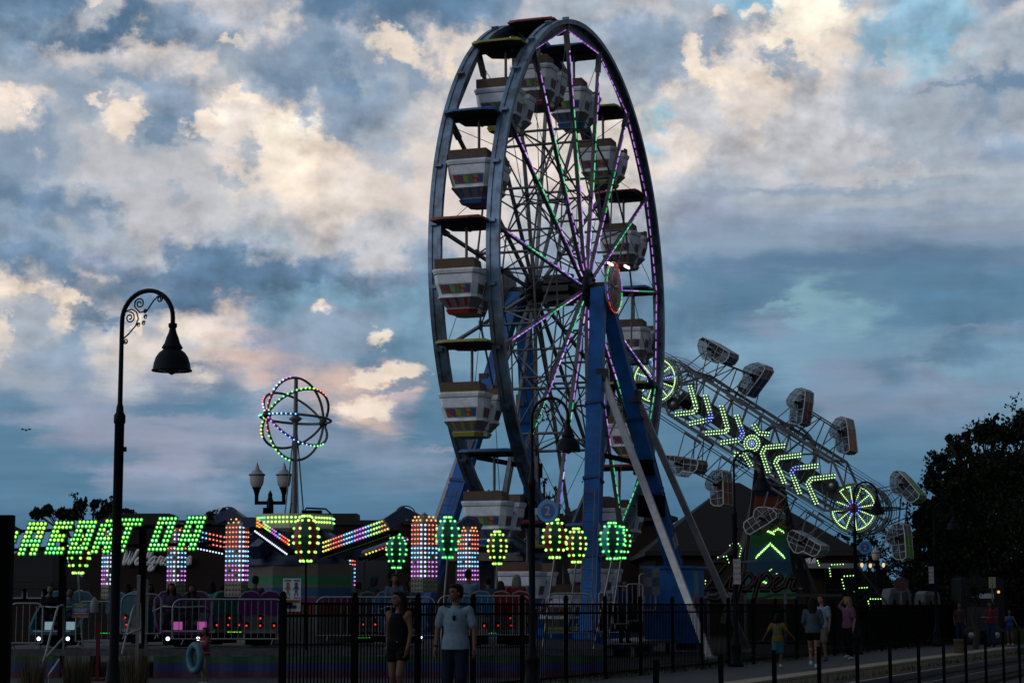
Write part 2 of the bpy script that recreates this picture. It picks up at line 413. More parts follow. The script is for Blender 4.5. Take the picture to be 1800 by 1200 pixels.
def empty(name, loc, label, cat, group=None, rz=0.0):
    o = bpy.data.objects.new(name, None); COL.objects.link(o)
    o.empty_display_size = 0.2
    o.location = loc; o.rotation_euler = (0, 0, rz)
    tag(o, label, cat, group); return o
def tag(o, label, cat, group=None):
    o['label'] = label; o['category'] = cat
    if group: o['group'] = group
    return o
def struct(o, kind='structure'): o['kind'] = kind; return o
def copy_tree(o, parent=None, loc=None, rot=None):
    c = o.copy(); COL.objects.link(c)
    if parent is not None: c.parent = parent
    if loc is not None: c.location = loc
    if rot is not None: c.rotation_euler = rot
    for ch in [x for x in bpy.data.objects if x.parent == o]: copy_tree(ch, c)
    return c
def led_run(mb, p, q, dash, gap, w, mi_fn, up=(0, 0, 1)):
    p, q = Vector(p), Vector(q); L = (q - p).length; d = (q - p) / L; t = gap; i = 0
    while t + dash < L:
        mb.bar(p + d * t, p + d * (t + dash), w, w, mi_fn(t / L, i), up); t += dash + gap; i += 1

BN = ['red', 'orange', 'amber', 'yellow', 'blue', 'cyan', 'ice', 'purple', 'violet', 'magenta', 'pink', 'white', 'dim', 'lime', 'green', 'mint', 'pale', 'core_green', 'core_warm', 'core_cool', 'core_pink', 'zip', 'core_zip']
BM = [LED[k] for k in BN]; BI = {k: i for i, k in enumerate(BN)}

# ------------------------------------------------------------------ ferris wheel
WR = 8.5; HUBZ = 11.83; WAZ = 1.2207; NC = 15; PH = -0.2374; HW = 0.90
_n = Vector((math.sin(WAZ), -math.cos(WAZ), 0))
_c = Vector((0.286 * WR, 7.746 * WR, 0)) - _n * HW
FW = empty('ferris_wheel', _c, 'tall white and blue ferris wheel with fifteen hanging gondolas and purple light strips', 'ferris wheel', rz=WAZ)
def wp(t, r, y): return Vector((r * math.sin(t), y, HUBZ + r * math.cos(t)))
def kt(k): return PH + k * 2 * PI / NC
rims = []
for side in (-1, 1):
    y = side * HW
    mb = MB()
    n = 120
    # curved box flange
    sec = [(WR + 0.10, -0.2), (WR + 0.25, -0.2), (WR + 0.25, -0.08), (WR + 0.21, -0.08), (WR + 0.21, 0.08), (WR + 0.25, 0.08), (WR + 0.25, 0.2), (WR + 0.10, 0.2)]
    vs = []; fs = []
    for i in range(n):
        t = PH + 2 * PI * i / n
        for r, dy in sec: vs.append(wp(t, r, y + dy))
    m_ = len(sec)
    for i in range(n):
        for j in range(m_):
            j2 = (j + 1) % m_; i2 = (i + 1) % n
            fs.append((i * m_ + j, i2 * m_ + j, i2 * m_ + j2, i * m_ + j2))
    mb.add(vs, fs)
    for k in range(NC):       # bolted joint plates
        for dt in (0.0, PI / NC):
            p = wp(kt(k) + dt, WR + 0.17, y); q = wp(kt(k) + dt + 0.012, WR + 0.17, y)
            mb.bar(p, q, 0.34, 0.2, 0, (0, 1, 0))
    rim = mb.build('rim', M_rim, FW); rims.append(rim)
    web = MB()
    for k in range(NC):
        a, b = kt(k), kt(k + 1)
        arc = [wp(a + (b - a) * i / 8, WR + 0.11, y) for i in range(9)]
        web.prism([wp(a, WR + 0.02, y - 0.015), ] + [p - Vector((0, 0.015, 0)) for p in arc] + [wp(b, WR + 0.02, y - 0.015)], (0, 0.03, 0))
    web.build('rim_web', M_web, rim)
    ch = MB()
    for k in range(NC): ch.bar(wp(kt(k), WR, y), wp(kt(k + 1), WR, y), 0.09, 0.07)
    ch.build('inner_chord', M_steel, rim)
LEDW = [LED['wheel_' + k] for k in ('violet', 'green', 'mint', 'blue', 'lilac', 'dusk')]
for k in range(NC):
    for side in (-1, 1):
        y = side * HW
        mb = MB(); t = kt(k)
        mb.bar(wp(t, WR + 0.03, y), wp(t, 0.42, y * 0.98), 0.085, 0.11, 0, (0, 1, 0))
        mb.bar(wp(t, WR - 0.02, y), wp(t, WR - 0.75, y), 0.12, 0.17, 0, (0, 1, 0))
        sp = mb.build('spoke', M_steel, FW)
        br = MB()
        # ties to the next spoke and struts
        a, b = kt(k), kt(k + 1)
        br.tube([wp(a, WR * 0.62, y), wp(b, WR * 0.62, y)], 0.035, 5)
        br.tube([wp(a, WR * 0.36, y), wp(b, WR * 0.36, y)], 0.03, 5)
        br.tube([wp(a, WR * 0.62, y), wp(b, WR * 0.36, y)], 0.028, 5)
        if side < 0:
            br.tube([wp(a, WR * 0.62, -HW), wp(a, WR * 0.62, HW)], 0.045, 6)
            br.tube([wp(a, WR * 0.38, -HW), wp(a, WR * 0.38, HW)], 0.04, 6)
            br.tube([wp(a, WR * 0.62, -HW), wp(a, WR * 0.36, HW)], 0.03, 5)
            br.tube([wp(a, WR * 0.62, HW), wp(b, WR * 0.36, -HW)], 0.022, 5)
            br.tube([wp(a, WR * 0.36, HW), wp(a, WR * 0.12, -HW)], 0.026, 5)
        else:
            br.tube([wp(a, WR * 0.97, HW), wp(b, WR * 0.62, HW)], 0.012, 4)
            br.tube([wp(b, WR * 0.97, -HW), wp(a, WR * 0.62, -HW)], 0.012, 4)
        br.box(wp(a, WR * 0.62, y), (0.28, 0.03, 0.28)); br.box(wp(a, WR * 0.37, y), (0.22, 0.03, 0.22))
        br.build('brace', M_steel, sp)
        if side < 0:
            e = MB(); rr = random.Random(k)
            up = 1.4 > abs(((t + PI) % (2 * PI)) - PI)
            def fn(s_, i, up=up, k=k):
                q = rr.random()
                V_ = lambda: 5 if q < 0.22 else (4 if q > 0.8 else 0)
                if up: return V_() if s_ < 0.26 + 0.03 * (k % 3) else ((1 if q < 0.6 else 2) if s_ < 0.62 - 0.04 * (k % 2) else V_())
                z = int(s_ * 4 + k) % 3
                return (1 if q < 0.6 else 2) if z == 1 else (3 if z == 0 and q < 0.6 else V_())
            led_run(e, wp(t, WR - 0.45, -HW - 0.07), wp(t, 0.6, -HW - 0.07), 0.24, 0.11, 0.024, fn, (0, 1, 0))
            e.build('light_strip', LEDW, sp)
for k in range(NC):
    e = MB()
    a, b = kt(k), kt(k + 1)
    tm = ((a + b) / 2 + PI) % (2 * PI) - PI
    col = 0 if -0.6 < tm < 1.9 else (1 if tm >= 0 else 4); rq = random.Random(k + 50)
    if tm < -0.5: continue
    led_run(e, wp(a, WR - 0.06, -HW), wp(b, WR - 0.06, -HW), 0.24, 0.11, 0.026, lambda s_, i, c=col: (c if rq.random() < 0.75 else (5 if c == 0 else 2)), (0, 1, 0))
    e.build('rim_light_strip', LEDW, rims[0])
mb = MB()
RY = Matrix.Rotation(PI / 2, 3, 'X')
mb.lathe([(0, -1.05), (0.62, -1.05), (0.62, -0.95), (0.36, -0.93), (0.36, -0.3), (0.28, -0.28), (0.28, 0.28), (0.36, 0.3), (0.36, 0.93), (0.62, 0.95), (0.62, 1.05), (0, 1.05)], (0, 0, HUBZ), 20, 0, RY)
for i in range(15):
    for sy in (-1.06, 1.06): mb.ball(wp(kt(i) + 0.2, 0.5, sy), 0.06, 0, 6)
for i in range(8):
    mb.box(wp(i * PI / 4, 0.42, 0), (0.2, 0.9, 0.2))
mb.build('hub', M_dsteel, FW)
mb = MB(); mb.tube([(0, -1.75, HUBZ), (0, 1.75, HUBZ)], 0.16, 12)
for s_ in (-1, 1): mb.box((0, s_ * 1.42, HUBZ - 0.05), (0.5, 0.42, 0.42))
mb.build('axle', M_dsteel, FW)
# round medallions with coloured rim lights
for s_ in (-1, 1):
    y = s_ * 1.82
    mb = MB()
    mb.lathe([(0, 0.05), (0.78, 0.05), (0.82, 0.0), (0.78, -0.05), (0, -0.05)], (0, y, HUBZ), 28, 0, Matrix.Rotation(PI / 2, 3, 'X'))
    sg = mb.build('medallion', mat('medallion_face', (0.40, 0.35, 0.35), 0.5, noise=0.5, nscale=9), FW)
    mb = MB(); yy = y + s_ * 0.055
    for dz in (-0.27, 0.27):
        mb.lathe([(0, s_ * 0.03), (0.24, s_ * 0.03), (0.27, 0.0)], (0.0, yy, HUBZ + dz), 20, 0, Matrix.Rotation(-PI / 2, 3, 'X'))
        mb.tube([(0.3 * math.cos(a), yy + s_ * 0.02, HUBZ + dz + 0.3 * math.sin(a)) for a in [2 * PI * i / 20 for i in range(20)]], 0.022, 4, 1, True)
    for i in range(24):
        a = 2 * PI * i / 24 + 0.1
        mb.bar((0.58 * math.cos(a), yy, HUBZ + 0.58 * math.sin(a)), (0.72 * math.cos(a + .08), yy, HUBZ + 0.72 * math.sin(a + .08)), 0.035, 0.03, 1, (0, 1, 0), 0.01)
    mb.tube([(-0.4, yy + s_ * .03, HUBZ + 0.1), (-0.15, yy + s_ * .04, HUBZ - 0.03), (0.1, yy + s_ * .04, HUBZ + 0.05), (0.4, yy + s_ * .03, HUBZ - 0.12)], [0.02, 0.05, 0.04, 0.02], 6, 1)
    mb.build('emblem', [mat('emblem_red', (0.50, 0.13, 0.12), 0.5, noise=0.4), mat('emblem_white', (0.5, 0.5, 0.5), 0.5)], sg)
    mb = MB(); cs = ['violet', 'violet', 'orange', 'red', 'orange', 'yellow', 'amber', 'mint', 'green', 'blue', 'violet', 'red', 'red', 'orange', 'amber', 'yellow', 'lime', 'mint']
    for i in range(18):
        a0, a1 = 2 * PI * (i + 0.12) / 18, 2 * PI * (i + 0.8) / 18
        mb.bar((0.83 * math.cos(a0), yy, HUBZ + 0.83 * math.sin(a0)), (0.83 * math.cos(a1), yy, HUBZ + 0.83 * math.sin(a1)), 0.014, 0.02, i, (0, 1, 0))
    mb.build('light_ring', [LED[c] for c in cs], sg)
# bracket with two small white lamps over the near medallion
mb = MB()
mb.tube([(0, -1.6, HUBZ + 0.75), (0.05, -2.0, HUBZ + 0.95), (0.05, -2.3, HUBZ + 0.93)], 0.025, 5)
mb.tube([(0, -1.6, HUBZ + 0.75), (-1.3, -1.7, HUBZ + 0.62)], 0.02, 5)
lf = mb.build('lamp_bracket', M_dsteel, FW)
mb = MB(); mb.box((0.15, -2.25, HUBZ + 0.68), (0.5, 0.05, 0.07)); mb.box((-0.7, -1.95, HUBZ + 0.66), (0.5, 0.05, 0.06))
mb.build('flood_lamp', lamp('flood', (0.9, 0.95, 1.0), 2.5), lf)

# A-frames
FT = 5.6
for s_ in (-1, 1):
    for d in (-1, 1):
        top = Vector((d * 0.30, s_ * 1.42, HUBZ - 0.1)); foot = Vector((d * FT, s_ * 2.75, 0.75))
        if s_ > 0: foot = Vector((d * FT, 2.75, 0.75))
        mb = MB()
        mid = top.lerp(foot, 0.36)
        mb.bar(top, mid, 0.34, 0.46, 0, (0, 1, 0))
        mb.bar(top.lerp(foot, 0.355), foot, 0.36, 0.48, 0, (0, 1, 0))
        mb.box(foot - Vector((0, 0, 0.35)), (0.9, 0.7, 0.7))
        lg = mb.build('support_leg', M_blue, FW)
        up_ = (foot - top).normalized()
        for fr in (0.36, 0.58, 0.80):
            fl = MB(); c = top.lerp(foot, fr); fl.bar(c - up_ * 0.05, c + up_ * 0.05, 0.44, 0.56, 0, (0, 1, 0))
            for q in (-0.2, 0.2):
                for e in (-0.17, 0.17): fl.ball(c + Vector((e, q * 1.45, 0)) + up_ * 0.07, 0.03, 0, 6)
            fl.build('flange_collar', mat('blue_flange', (0.006, 0.05, 0.18), 0.5, noise=0.4, nscale=4), lg)
        for q in (-0.19, 0.19):
            st = MB(); a_, b_ = top.lerp(foot, 0.38) + Vector((q, -s_ * 0.0, 0)), foot + Vector((q, 0, 0.3)); st.bar(a_ + Vector((0, -0.25, 0)), b_ + Vector((0, -0.25, 0)), 0.025, 0.03, 0, (0, 1, 0)); st.build('edge_strip', M_cblue, lg)  # paler blue strips along the leg's edges, standing in for its paler edge faces
        # ladder on the leg
        ld = MB(); L = foot - top; dn = L.normalized(); sd = Vector((0, 1, 0)).cross(dn).normalized()
        o = sd * (-0.36 * 1) * (1 if d > 0 else -1)
        for w in (-0.17, 0.17):
            ld.tube([mid + o + Vector((0, w, 0)) + dn * (3.2 if d < 0 else 0.2), foot + o + Vector((0, w, 0)) - dn * 0.5], 0.022, 4)
        nr = int(((foot - mid).length - (3.7 if d < 0 else 0.9)) / 0.32)
        for i in range(nr):
            c = mid + o + dn * ((3.35 if d < 0 else 0.4) + i * 0.32); ld.tube([c - Vector((0, 0.17, 0)), c + Vector((0, 0.17, 0))], 0.016, 4)
        ld.build('ladder', M_steel, lg)
        pl = MB(); c = top.lerp(foot, 0.73); out = Vector((0, s_ * 0.28, 0))
        for z_ in (-0.13, 0.13): pl.bar(c + out + sd * z_ - dn * 0.22, c + out + sd * z_ + dn * 0.22, 0.19, 0.03, 0, (0, 1, 0))
        pl.build('notice_plate', M_alu, lg)
        # long aluminium outrigger brace
        ob = MB(); a = top.lerp(foot, 0.30 if d > 0 else 0.27) + Vector((0, s_ * 0.2, 0)); b = Vector((d * FT * 0.93, s_ * ((6.3 if d < 0 else 4.9) if s_ < 0 else (3.85 if d < 0 else 4.9)), 0.0))
        ob.bar(a, b, 0.21 if not (s_ > 0 and d < 0) else 0.11, 0.14 if not (s_ > 0 and d < 0) else 0.09, 0, (1, 0, 0)); ob.box(b + Vector((0, 0, 0.05)), (0.5, 0.5, 0.1))
        ob.build('outrigger_brace', M_alu, FW)
        cl = MB(); cl.box(a, (0.36, 0.3, 0.4)); cl.build('clamp', M_dsteel, lg)
    cb = MB(); cb.bar((-2.9, s_ * 2.02, HUBZ - 5.6), (2.9, s_ * 2.02, HUBZ - 5.6), 0.14, 0.14); cb.box((2.8, s_ * 2.02, HUBZ - 5.7), (0.7, 0.6, 0.5)); cb.box((2.6, s_ * 2.3, HUBZ - 7.0), (0.9, 0.7, 0.7)); cb.tube([(1.9, s_ * 2.3, HUBZ - 6.9), (3.2, s_ * 2.3, HUBZ - 6.9)], 0.24, 10)
    cb.build('drive_motor', M_black, FW)

# gondolas
def gondola(k):
    tr = (M_cred, M_cblue, M_cyel)[k % 3]
    piv = wp(kt(k), WR, 0)
    # profile of one tub half in the (x,z) plane, x outwards; full width in y tapers
    mb = MB()
    def ring(x0, z, hy, mi=0): pass
    for sx in (-1, 1):
        # levels: (x_inner, x_outer, half_y, z)
        lv = [(0.20, 0.95, 0.68, -1.36), (0.20, 0.99, 0.72, -1.385), (0.20, 0.99, 0.72, -1.43), (0.20, 0.965, 0.70, -1.50), (0.20, 0.955, 0.695, -1.52), (0.20, 0.93, 0.68, -1.54), (0.20, 0.90, 0.66, -1.78),
              (0.20, 0.80, 0.58, -2.14), (0.20, 0.83, 0.61, -2.16), (0.20, 0.83, 0.60, -2.20), (0.20, 0.56, 0.42, -2.48), (0.20, 0.60, 0.46, -2.50), (0.20, 0.54, 0.40, -2.62)]
        vs = []
        for xi, xo, hy, z in lv:
            c_ = 0.14
            vs += [(sx * xi, -hy, z), (sx * (xo - c_), -hy, z), (sx * xo, -hy + c_, z), (sx * xo, hy - c_, z), (sx * (xo - c_), hy, z), (sx * xi, hy, z)]
        fs = []; mi = []
        for i in range(len(lv) - 1):
            for j in range(6):
                j2 = (j + 1) % 6
                f = (i * 6 + j, i * 6 + j2, (i + 1) * 6 + j2, (i + 1) * 6 + j)
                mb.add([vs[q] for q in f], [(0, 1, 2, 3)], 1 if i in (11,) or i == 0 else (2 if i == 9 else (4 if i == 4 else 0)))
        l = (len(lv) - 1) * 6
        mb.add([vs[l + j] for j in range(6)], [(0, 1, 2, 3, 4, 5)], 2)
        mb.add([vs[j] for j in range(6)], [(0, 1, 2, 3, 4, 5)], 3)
    mb.box((0, 0, -2.50), (0.44, 0.80, 0.16)); mb.box((0, 0, -2.59), (0.5, 0.74, 0.06), 2)
    for sy in (-1, 1):
        mb.bar((0, sy * 0.5, -1.75), (0, sy * 0.42, -2.4), 0.42, 0.04, 0, (0, 1, 0)); mb.bar((0.0, sy * 0.54, -1.72), (0.0, sy * 0.53, -1.66), 0.42, 0.06, 1, (0, 1, 0))
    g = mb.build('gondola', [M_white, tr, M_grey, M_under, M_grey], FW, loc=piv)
    if k % 3: g['label'] = ('', 'gondola with blue trim and blue canopy', 'gondola with yellow trim and yellow canopy')[k % 3]
    else: g['label'] = 'gondola with red trim and red canopy'
    rf = MB()
    def rp(x, y, z): return (x, y, z)
    e_ = 0.30
    top = [(-0.86, -0.80 + 0, 0.10), (0.86, -0.80, 0.10), (1.02, -0.45, 0.10), (1.02, 0.45, 0.10), (0.86, 0.80, 0.10), (-0.86, 0.80, 0.10), (-1.02, 0.45, 0.10), (-1.02, -0.45, 0.10)]
    rf.prism([(x, y, 0.055) for x, y, z in top], (0, 0, 0.06), 0)
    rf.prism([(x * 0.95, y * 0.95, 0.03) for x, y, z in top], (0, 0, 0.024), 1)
    rf.prism([(-0.9, -0.72, 0.115), (0.9, -0.72, 0.115), (0.9, 0.72, 0.115), (-0.9, 0.72, 0.115)], (0, 0, 0.03), 0)
    for x in (-0.62, -0.2, 0.22, 0.64): rf.box((x, 0, 0.15), (0.05, 1.3, 0.03), 0)
    rf.box((0, 0, 0.0), (0.16, 1.66, 0.06), 1); rf.box((0, -0.83, -0.06), (0.14, 0.06, 0.22), 2); rf.box((0, 0.83, -0.06), (0.14, 0.06, 0.22), 2)
    for x in (-1.0, 1.0): rf.ball((x * 0.92, 0.25, 0.05), 0.06, 1)
    r = rf.build('canopy', [tr, M_under, M_dsteel], g)
    po = MB(); po.tube([(0, 0, 0.0), (0, 0, -2.3)], 0.045, 8); po.lathe([(0.0, -1.86), (0.2, -1.86), (0.22, -1.84), (0.2, -1.82), (0, -1.82)], n=12)
    po.build('centre_pole', M_steel, g)
    for sx in (-1, 1):
        sb = MB()
        sb.hexa([(sx * 0.93, -0.62, -1.36), (sx * 0.89, -0.62, -1.36), (sx * 0.89, 0.62, -1.36), (sx * 0.93, 0.62, -1.36)],
                [(sx * 1.0, -0.60, -1.10), (sx * 0.96, -0.60, -1.10), (sx * 0.96, 0.60, -1.10), (sx * 1.0, 0.60, -1.10)], 0)
        for sy in (-1, 1):
            sb.hexa([(sx * 0.91, sy * 0.62, -1.36), (sx * 0.91, sy * 0.59, -1.36), (sx * 0.45, sy * 0.62, -1.36), (sx * 0.45, sy * 0.65, -1.36)],
                    [(sx * 0.98, sy * 0.60, -1.10), (sx * 0.98, sy * 0.57, -1.10), (sx * 0.50, sy * 0.61, -1.16), (sx * 0.50, sy * 0.64, -1.16)], 0)
        sb.build('seat_back', M_tan, g)
    # decals: rainbow zigzag panels on the ends and the sides
    DC = [MB()]; dc = DC[0]
    def face(sx, sy):
        # plane quad on the tub wall between z=-1.82 and z=-2.10
        if sx:
            def P(u, v):
                z = -1.82 - 0.27 * v; q = (z + 1.78) / (-0.36); xo = 0.90 - 0.10 * q + 0.006; hy = (0.66 - 0.08 * q) - 0.16
                return Vector((sx * xo, (u * 2 - 1) * hy, z))
        else:
            sx2, sy2 = (sy // 10) * 2 - 1, (sy % 10) * 2 - 1
            def P(u, v):
                z = -1.82 - 0.27 * v; q = (z + 1.78) / (-0.36); hy = 0.66 - 0.08 * q + 0.006; x0, x1 = 0.26, (0.90 - 0.10 * q) - 0.17
                return Vector((sx2 * (x0 + (x1 - x0) * u), sy2 * hy, z))
        nrm = (P(1, 0) - P(0, 0)).cross(P(0, 1) - P(0, 0)).normalized()
        ref = Vector((sx, 0, 0)) if sx else Vector((0, sy2, 0))
        if nrm.dot(ref) < 0: nrm = -nrm
        def quad(a, off, mi): DC[0].add([P(*p) + nrm * off for p in a], [(0, 1, 2, 3)] if len(a) == 4 else [tuple(range(len(a)))], mi)
        quad([(0, 0), (1, 0), (1, 1), (0, 1)], 0.003, 5)
        nn = 6 if sx else 3
        for i in range(nn):
            a = (i + 0.1) / nn; c = [0, 2, 3, 2, 0, 4][i % 6]; w = 0.9 / nn
            quad([(a, 0.25), (a + w, 0.05), (a + w, 0.75), (a, 0.95)], 0.006, c)
        for i in range(2 if sx else 1):
            b = 0.12 + i * 0.55; sc = 0.30 if sx else 0.7
            z = [(0, .8), (.35, .25), (.45, .5), (.8, .05), (1, .3), (.6, .75), (.5, .5), (.2, .95)]
            quad([(b + p[0] * sc, p[1]) for p in z], 0.009, 1)
    dm = [mat('decal_blue', (0.015, 0.05, 0.20), 0.5), mat('decal_red', (0.30, 0.012, 0.03), 0.5), mat('decal_yellow', (0.22, 0.24, 0.04), 0.5),
          mat('decal_green', (0.03, 0.16, 0.08), 0.5), mat('decal_orange', (0.12, 0.14, 0.05), 0.5), mat('decal_ground', (0.10, 0.13, 0.15), 0.5), tr]
    for sx in (-1, 1):        # picture band and coloured stripes on each half of the tub
        face(sx, 0)
        for c in ((0, 1) if sx < 0 else (10, 11)): face(0, c)
        for i in (-1, 0, 1):
            def Q(y, z):
                q = (z + 2.20) / (-0.28); return Vector((sx * (0.83 - 0.27 * q + 0.006), y * (1 - 0.25 * q), z))
            dc.add([Q(i * 0.3 - 0.05, -2.22), Q(i * 0.3 + 0.05, -2.22), Q(i * 0.3 + 0.05, -2.44), Q(i * 0.3 - 0.05, -2.44)], [(0, 1, 2, 3)], 6)
        dc.build('zigzag_decal', dm, g)
        DC[0] = dc = MB()
for k in range(-7, 8): gondola(k)

# loading platform, trailer and operator booth of the wheel
mb = MB()
mb.box((0, -0.2, 0.30), (13.5, 2.2, 0.30)); mb.box((0, -0.2, 0.55), (13.0, 0.5, 0.2))
for x in (-6, -3, 0, 3, 6): mb.box((x, -0.2, 0.08), (0.4, 2.2, 0.16))
mb.build('trailer_base', M_blue, FW)
mb = MB()
for s_ in (-1, 1):
    mb.box((0, s_ * 2.3, 0.42), (4.5, 1.9, 0.10)); 
    for x in (-2, 2):
        for yy in (1.6, 3.0): mb.box((x, s_ * yy, 0.19), (0.12, 0.12, 0.38))
mb.build('loading_deck', M_steel, FW)
mb = MB(); mb.box((5.0, -2.4, 1.55), (1.5, 1.7, 2.5)); mb.box((5.0, -2.4, 2.84), (1.7, 1.9, 0.08))
cb = mb.build('control_cabin', M_blue, FW)
mb = MB(); mb.box((4.6, -3.262, 1.75), (0.62, 0.02, 1.9)); mb.build('cabin_panel', mat('teal_panel', (0.03, 0.20, 0.26), 0.5, col2=(0.08, 0.30, 0.34), nscale=3), cb)
mb = MB(); mb.lathe([(0, 0.02), (0.24, 0.02), (0.26, 0)], (4.6, -3.275, 1.7), 18, 0, Matrix.Rotation(PI / 2, 3, 'X'))
mb.build('cabin_emblem', mat('emblem_crimson', (0.3, 0.03, 0.06), 0.5, noise=0.5, nscale=20), cb)
mb = MB(); mb.box((1.9, 2.6, 1.5), (5.5, 0.3, 2.6)); mb.box((1.9, 2.6, 2.85), (5.7, 0.5, 0.12))
mb.build('skirt_panel', mat('midnight_panel', (0.008, 0.03, 0.09), 0.5, noise=0.3), FW)

# ------------------------------------------------------------------ ground, platform, tracks
PHI = R_(21.7); DC_, DS_ = math.cos(PHI), math.sin(PHI)
def pq(p, q, z=0.0):
    """p metres along the railway, q metres across it (negative = away from the tracks)"""
    return Vector((p * DS_ + q * DC_, p * DC_ - q * DS_, z))
def strip(name, q0, q1, z, m_, p0=-20, p1=400, thick=None):
    mb = MB()
    if thick: mb.hexa([pq(p0, q0, z - thick), pq(p0, q1, z - thick), pq(p1, q1, z - thick), pq(p1, q0, z - thick)], [pq(p0, q0, z), pq(p0, q1, z), pq(p1, q1, z), pq(p1, q0, z)])
    else: mb.add([pq(p0, q0, z), pq(p0, q1, z), pq(p1, q1, z), pq(p1, q0, z)], [(3, 2, 1, 0)])
    return struct(mb.build(name, m_))
mb = MB(); g_ = 3000
mb.add([(-g_, -200, -0.40), (g_, -200, -0.40), (g_, 2 * g_, -0.40), (-g_, 2 * g_, -0.40)], [(0, 1, 2, 3)])
struct(mb.build('ground', mat('dark_earth', (0.012, 0.014, 0.010), 0.9, noise=0.5, nscale=0.7)))
strip('parking_lot', -150, -14.35, -0.02, mat('lot_asphalt', (0.0035, 0.004, 0.005), 0.95, noise=0.35, nscale=0.8, bump=0.2), -60, 420, 0.36)
strip('platform', -14.346, -11.55, 0.0, mat('platform_asphalt', (0.020, 0.025, 0.032), 0.85, noise=0.35, nscale=1.2, bump=0.3), -20, 79.0, 0.5)
strip('platform_edge', -11.546, -10.95, 0.01, mat('tactile_edge', (0.26, 0.22, 0.16), 0.85, noise=0.4, nscale=3.0, bump=0.5), -20, 79.0, 0.52)
strip('crossing_path', -14.3, -9.0, -0.02, mat('crossing_asphalt', (0.022, 0.022, 0.024), 0.85, noise=0.3), 79.01, 86, 0.3)
strip('track_bed', -10.9, -2, -0.38, mat('ballast', (0.018, 0.018, 0.020), 0.95, noise=0.7, nscale=9, bump=1.0))
for q in (-9.85, -8.35):
    mb = MB(); mb.bar(pq(-10, q, -0.20), pq(300, q, -0.20), 0.07, 0.15)
    struct(mb.build('rail', mat('rail_steel', (0.10, 0.10, 0.11), 0.4, 0.7, noise=0.3)))
mb = MB()
for i in range(170): mb.box(pq(30 + i * 0.6, -9.1, -0.335), (2.5, 0.22, 0.1), 0, Matrix.Rotation(-PHI, 3, 'Z'))
struct(mb.build('sleepers', mat('sleeper_wood', (0.014, 0.012, 0.010), 0.9, noise=0.4, nscale=6)))
# tufts along the platform edge
rr = random.Random(3); mb = MB()
for i in range(1500):
    p = rr.uniform(36, 92); q = rr.choice([-14.5, -14.5, -10.85]) + rr.gauss(0, 0.12)
    c = pq(p, q, 0.0 if q < -14 else -0.2); h = rr.uniform(0.05, 0.22)
    a = rr.uniform(0, PI); d = Vector((math.cos(a), math.sin(a), 0)) * 0.02
    mb.add([c - d, c + d, c + Vector((rr.gauss(0, .06), rr.gauss(0, .06), h))], [(0, 1, 2)])
struct(mb.build('weeds', mat('weed_green', (0.03, 0.045, 0.015), 0.9)), 'stuff')
# lawn beyond the crossing
mb = MB()
for i in range(9000):
    p = rr.uniform(79, 118); q = rr.uniform(-17, -11.0) if p > 86.2 else rr.uniform(-17.5, -14.6)
    c = pq(p, q, -0.05); h = rr.uniform(0.2, 0.7); a = rr.uniform(0, PI); d = Vector((math.cos(a), math.sin(a), 0)) * 0.03
    mb.add([c - d, c + d, c + Vector((rr.gauss(0, .12), rr.gauss(0, .12), h))], [(0, 1, 2)])
struct(mb.build('tall_grass', mat('grass_dusk', (0.04, 0.05, 0.014), 0.9)), 'stuff')

# black picket fence along the back of the platform
def p_of(px, q):      # distance along the railway at which a line at q is seen in image column px
    k = (px - 900) / FPX; k2 = k / math.cos(PITCH) if False else k * (1.0)
    # X/Y = k (horizon level)
    k = math.tan(math.atan(k * math.cos(PITCH)))
    return q * (DC_ + k * DS_) / (k * DC_ - DS_) * 1.0
FQ = -14.45
pf0 = p_of(497, FQ)
fence = empty('picket_fence', pq(pf0, FQ, 0), 'long black metal picket fence running behind the station platform', 'fence')
def W2(o, *pts): return [Vector(p) - Vector(o) for p in pts]
fo = fence.location.copy()
BAY = 2.44
for k in range(35):
    a = pf0 + k * BAY
    mb = MB(); mb.box(pq(a, FQ, 0.82) - fo, (0.075, 0.075, 1.72), 0, Matrix.Rotation(-PHI, 3, 'Z')); mb.ball(pq(a, FQ, 1.72) - fo, 0.05, 0, 8); mb.box(pq(a, FQ, 1.675) - fo, (0.095, 0.095, 0.03), 0, Matrix.Rotation(-PHI, 3, 'Z'))
    mb.build('post', M_black, fence)
    if k == 34: break
    mb = MB()
    for z in (0.12, 1.40, 1.58): mb.bar(pq(a + 0.04, FQ, z) - fo, pq(a + BAY - 0.04, FQ, z) - fo, 0.035, 0.04)
    for i in range(1, 21):
        c = pq(a + i * BAY / 21, FQ, 0); mb.bar(c + Vector((0, 0, 0.05)) - fo, c + Vector((0, 0, 1.6)) - fo, 0.02, 0.02)
    mb.build('picket_panel', M_black, fence)
# low fence between the tracks
TQ = -6.5
pt0 = p_of(1152, TQ)
tf = empty('track_fence', pq(pt0, TQ, -0.38), 'low dark post and wire fence between the tracks', 'fence'); to = tf.location.copy()
for k in range(22):
    a = pt0 + k * 2.44
    mb = MB(); mb.box(pq(a, TQ, 0.31) - to, (0.05, 0.05, 1.38), 0, Matrix.Rotation(-PHI, 3, 'Z')); mb.build('post', M_black, tf)
for z in (0.25, 0.6, 0.95):
    mb = MB(); mb.tube([pq(pt0, TQ, z) - to, pq(pt0 + 21 * 2.44, TQ, z) - to], 0.004, 5); mb.build('wire', M_black, tf)

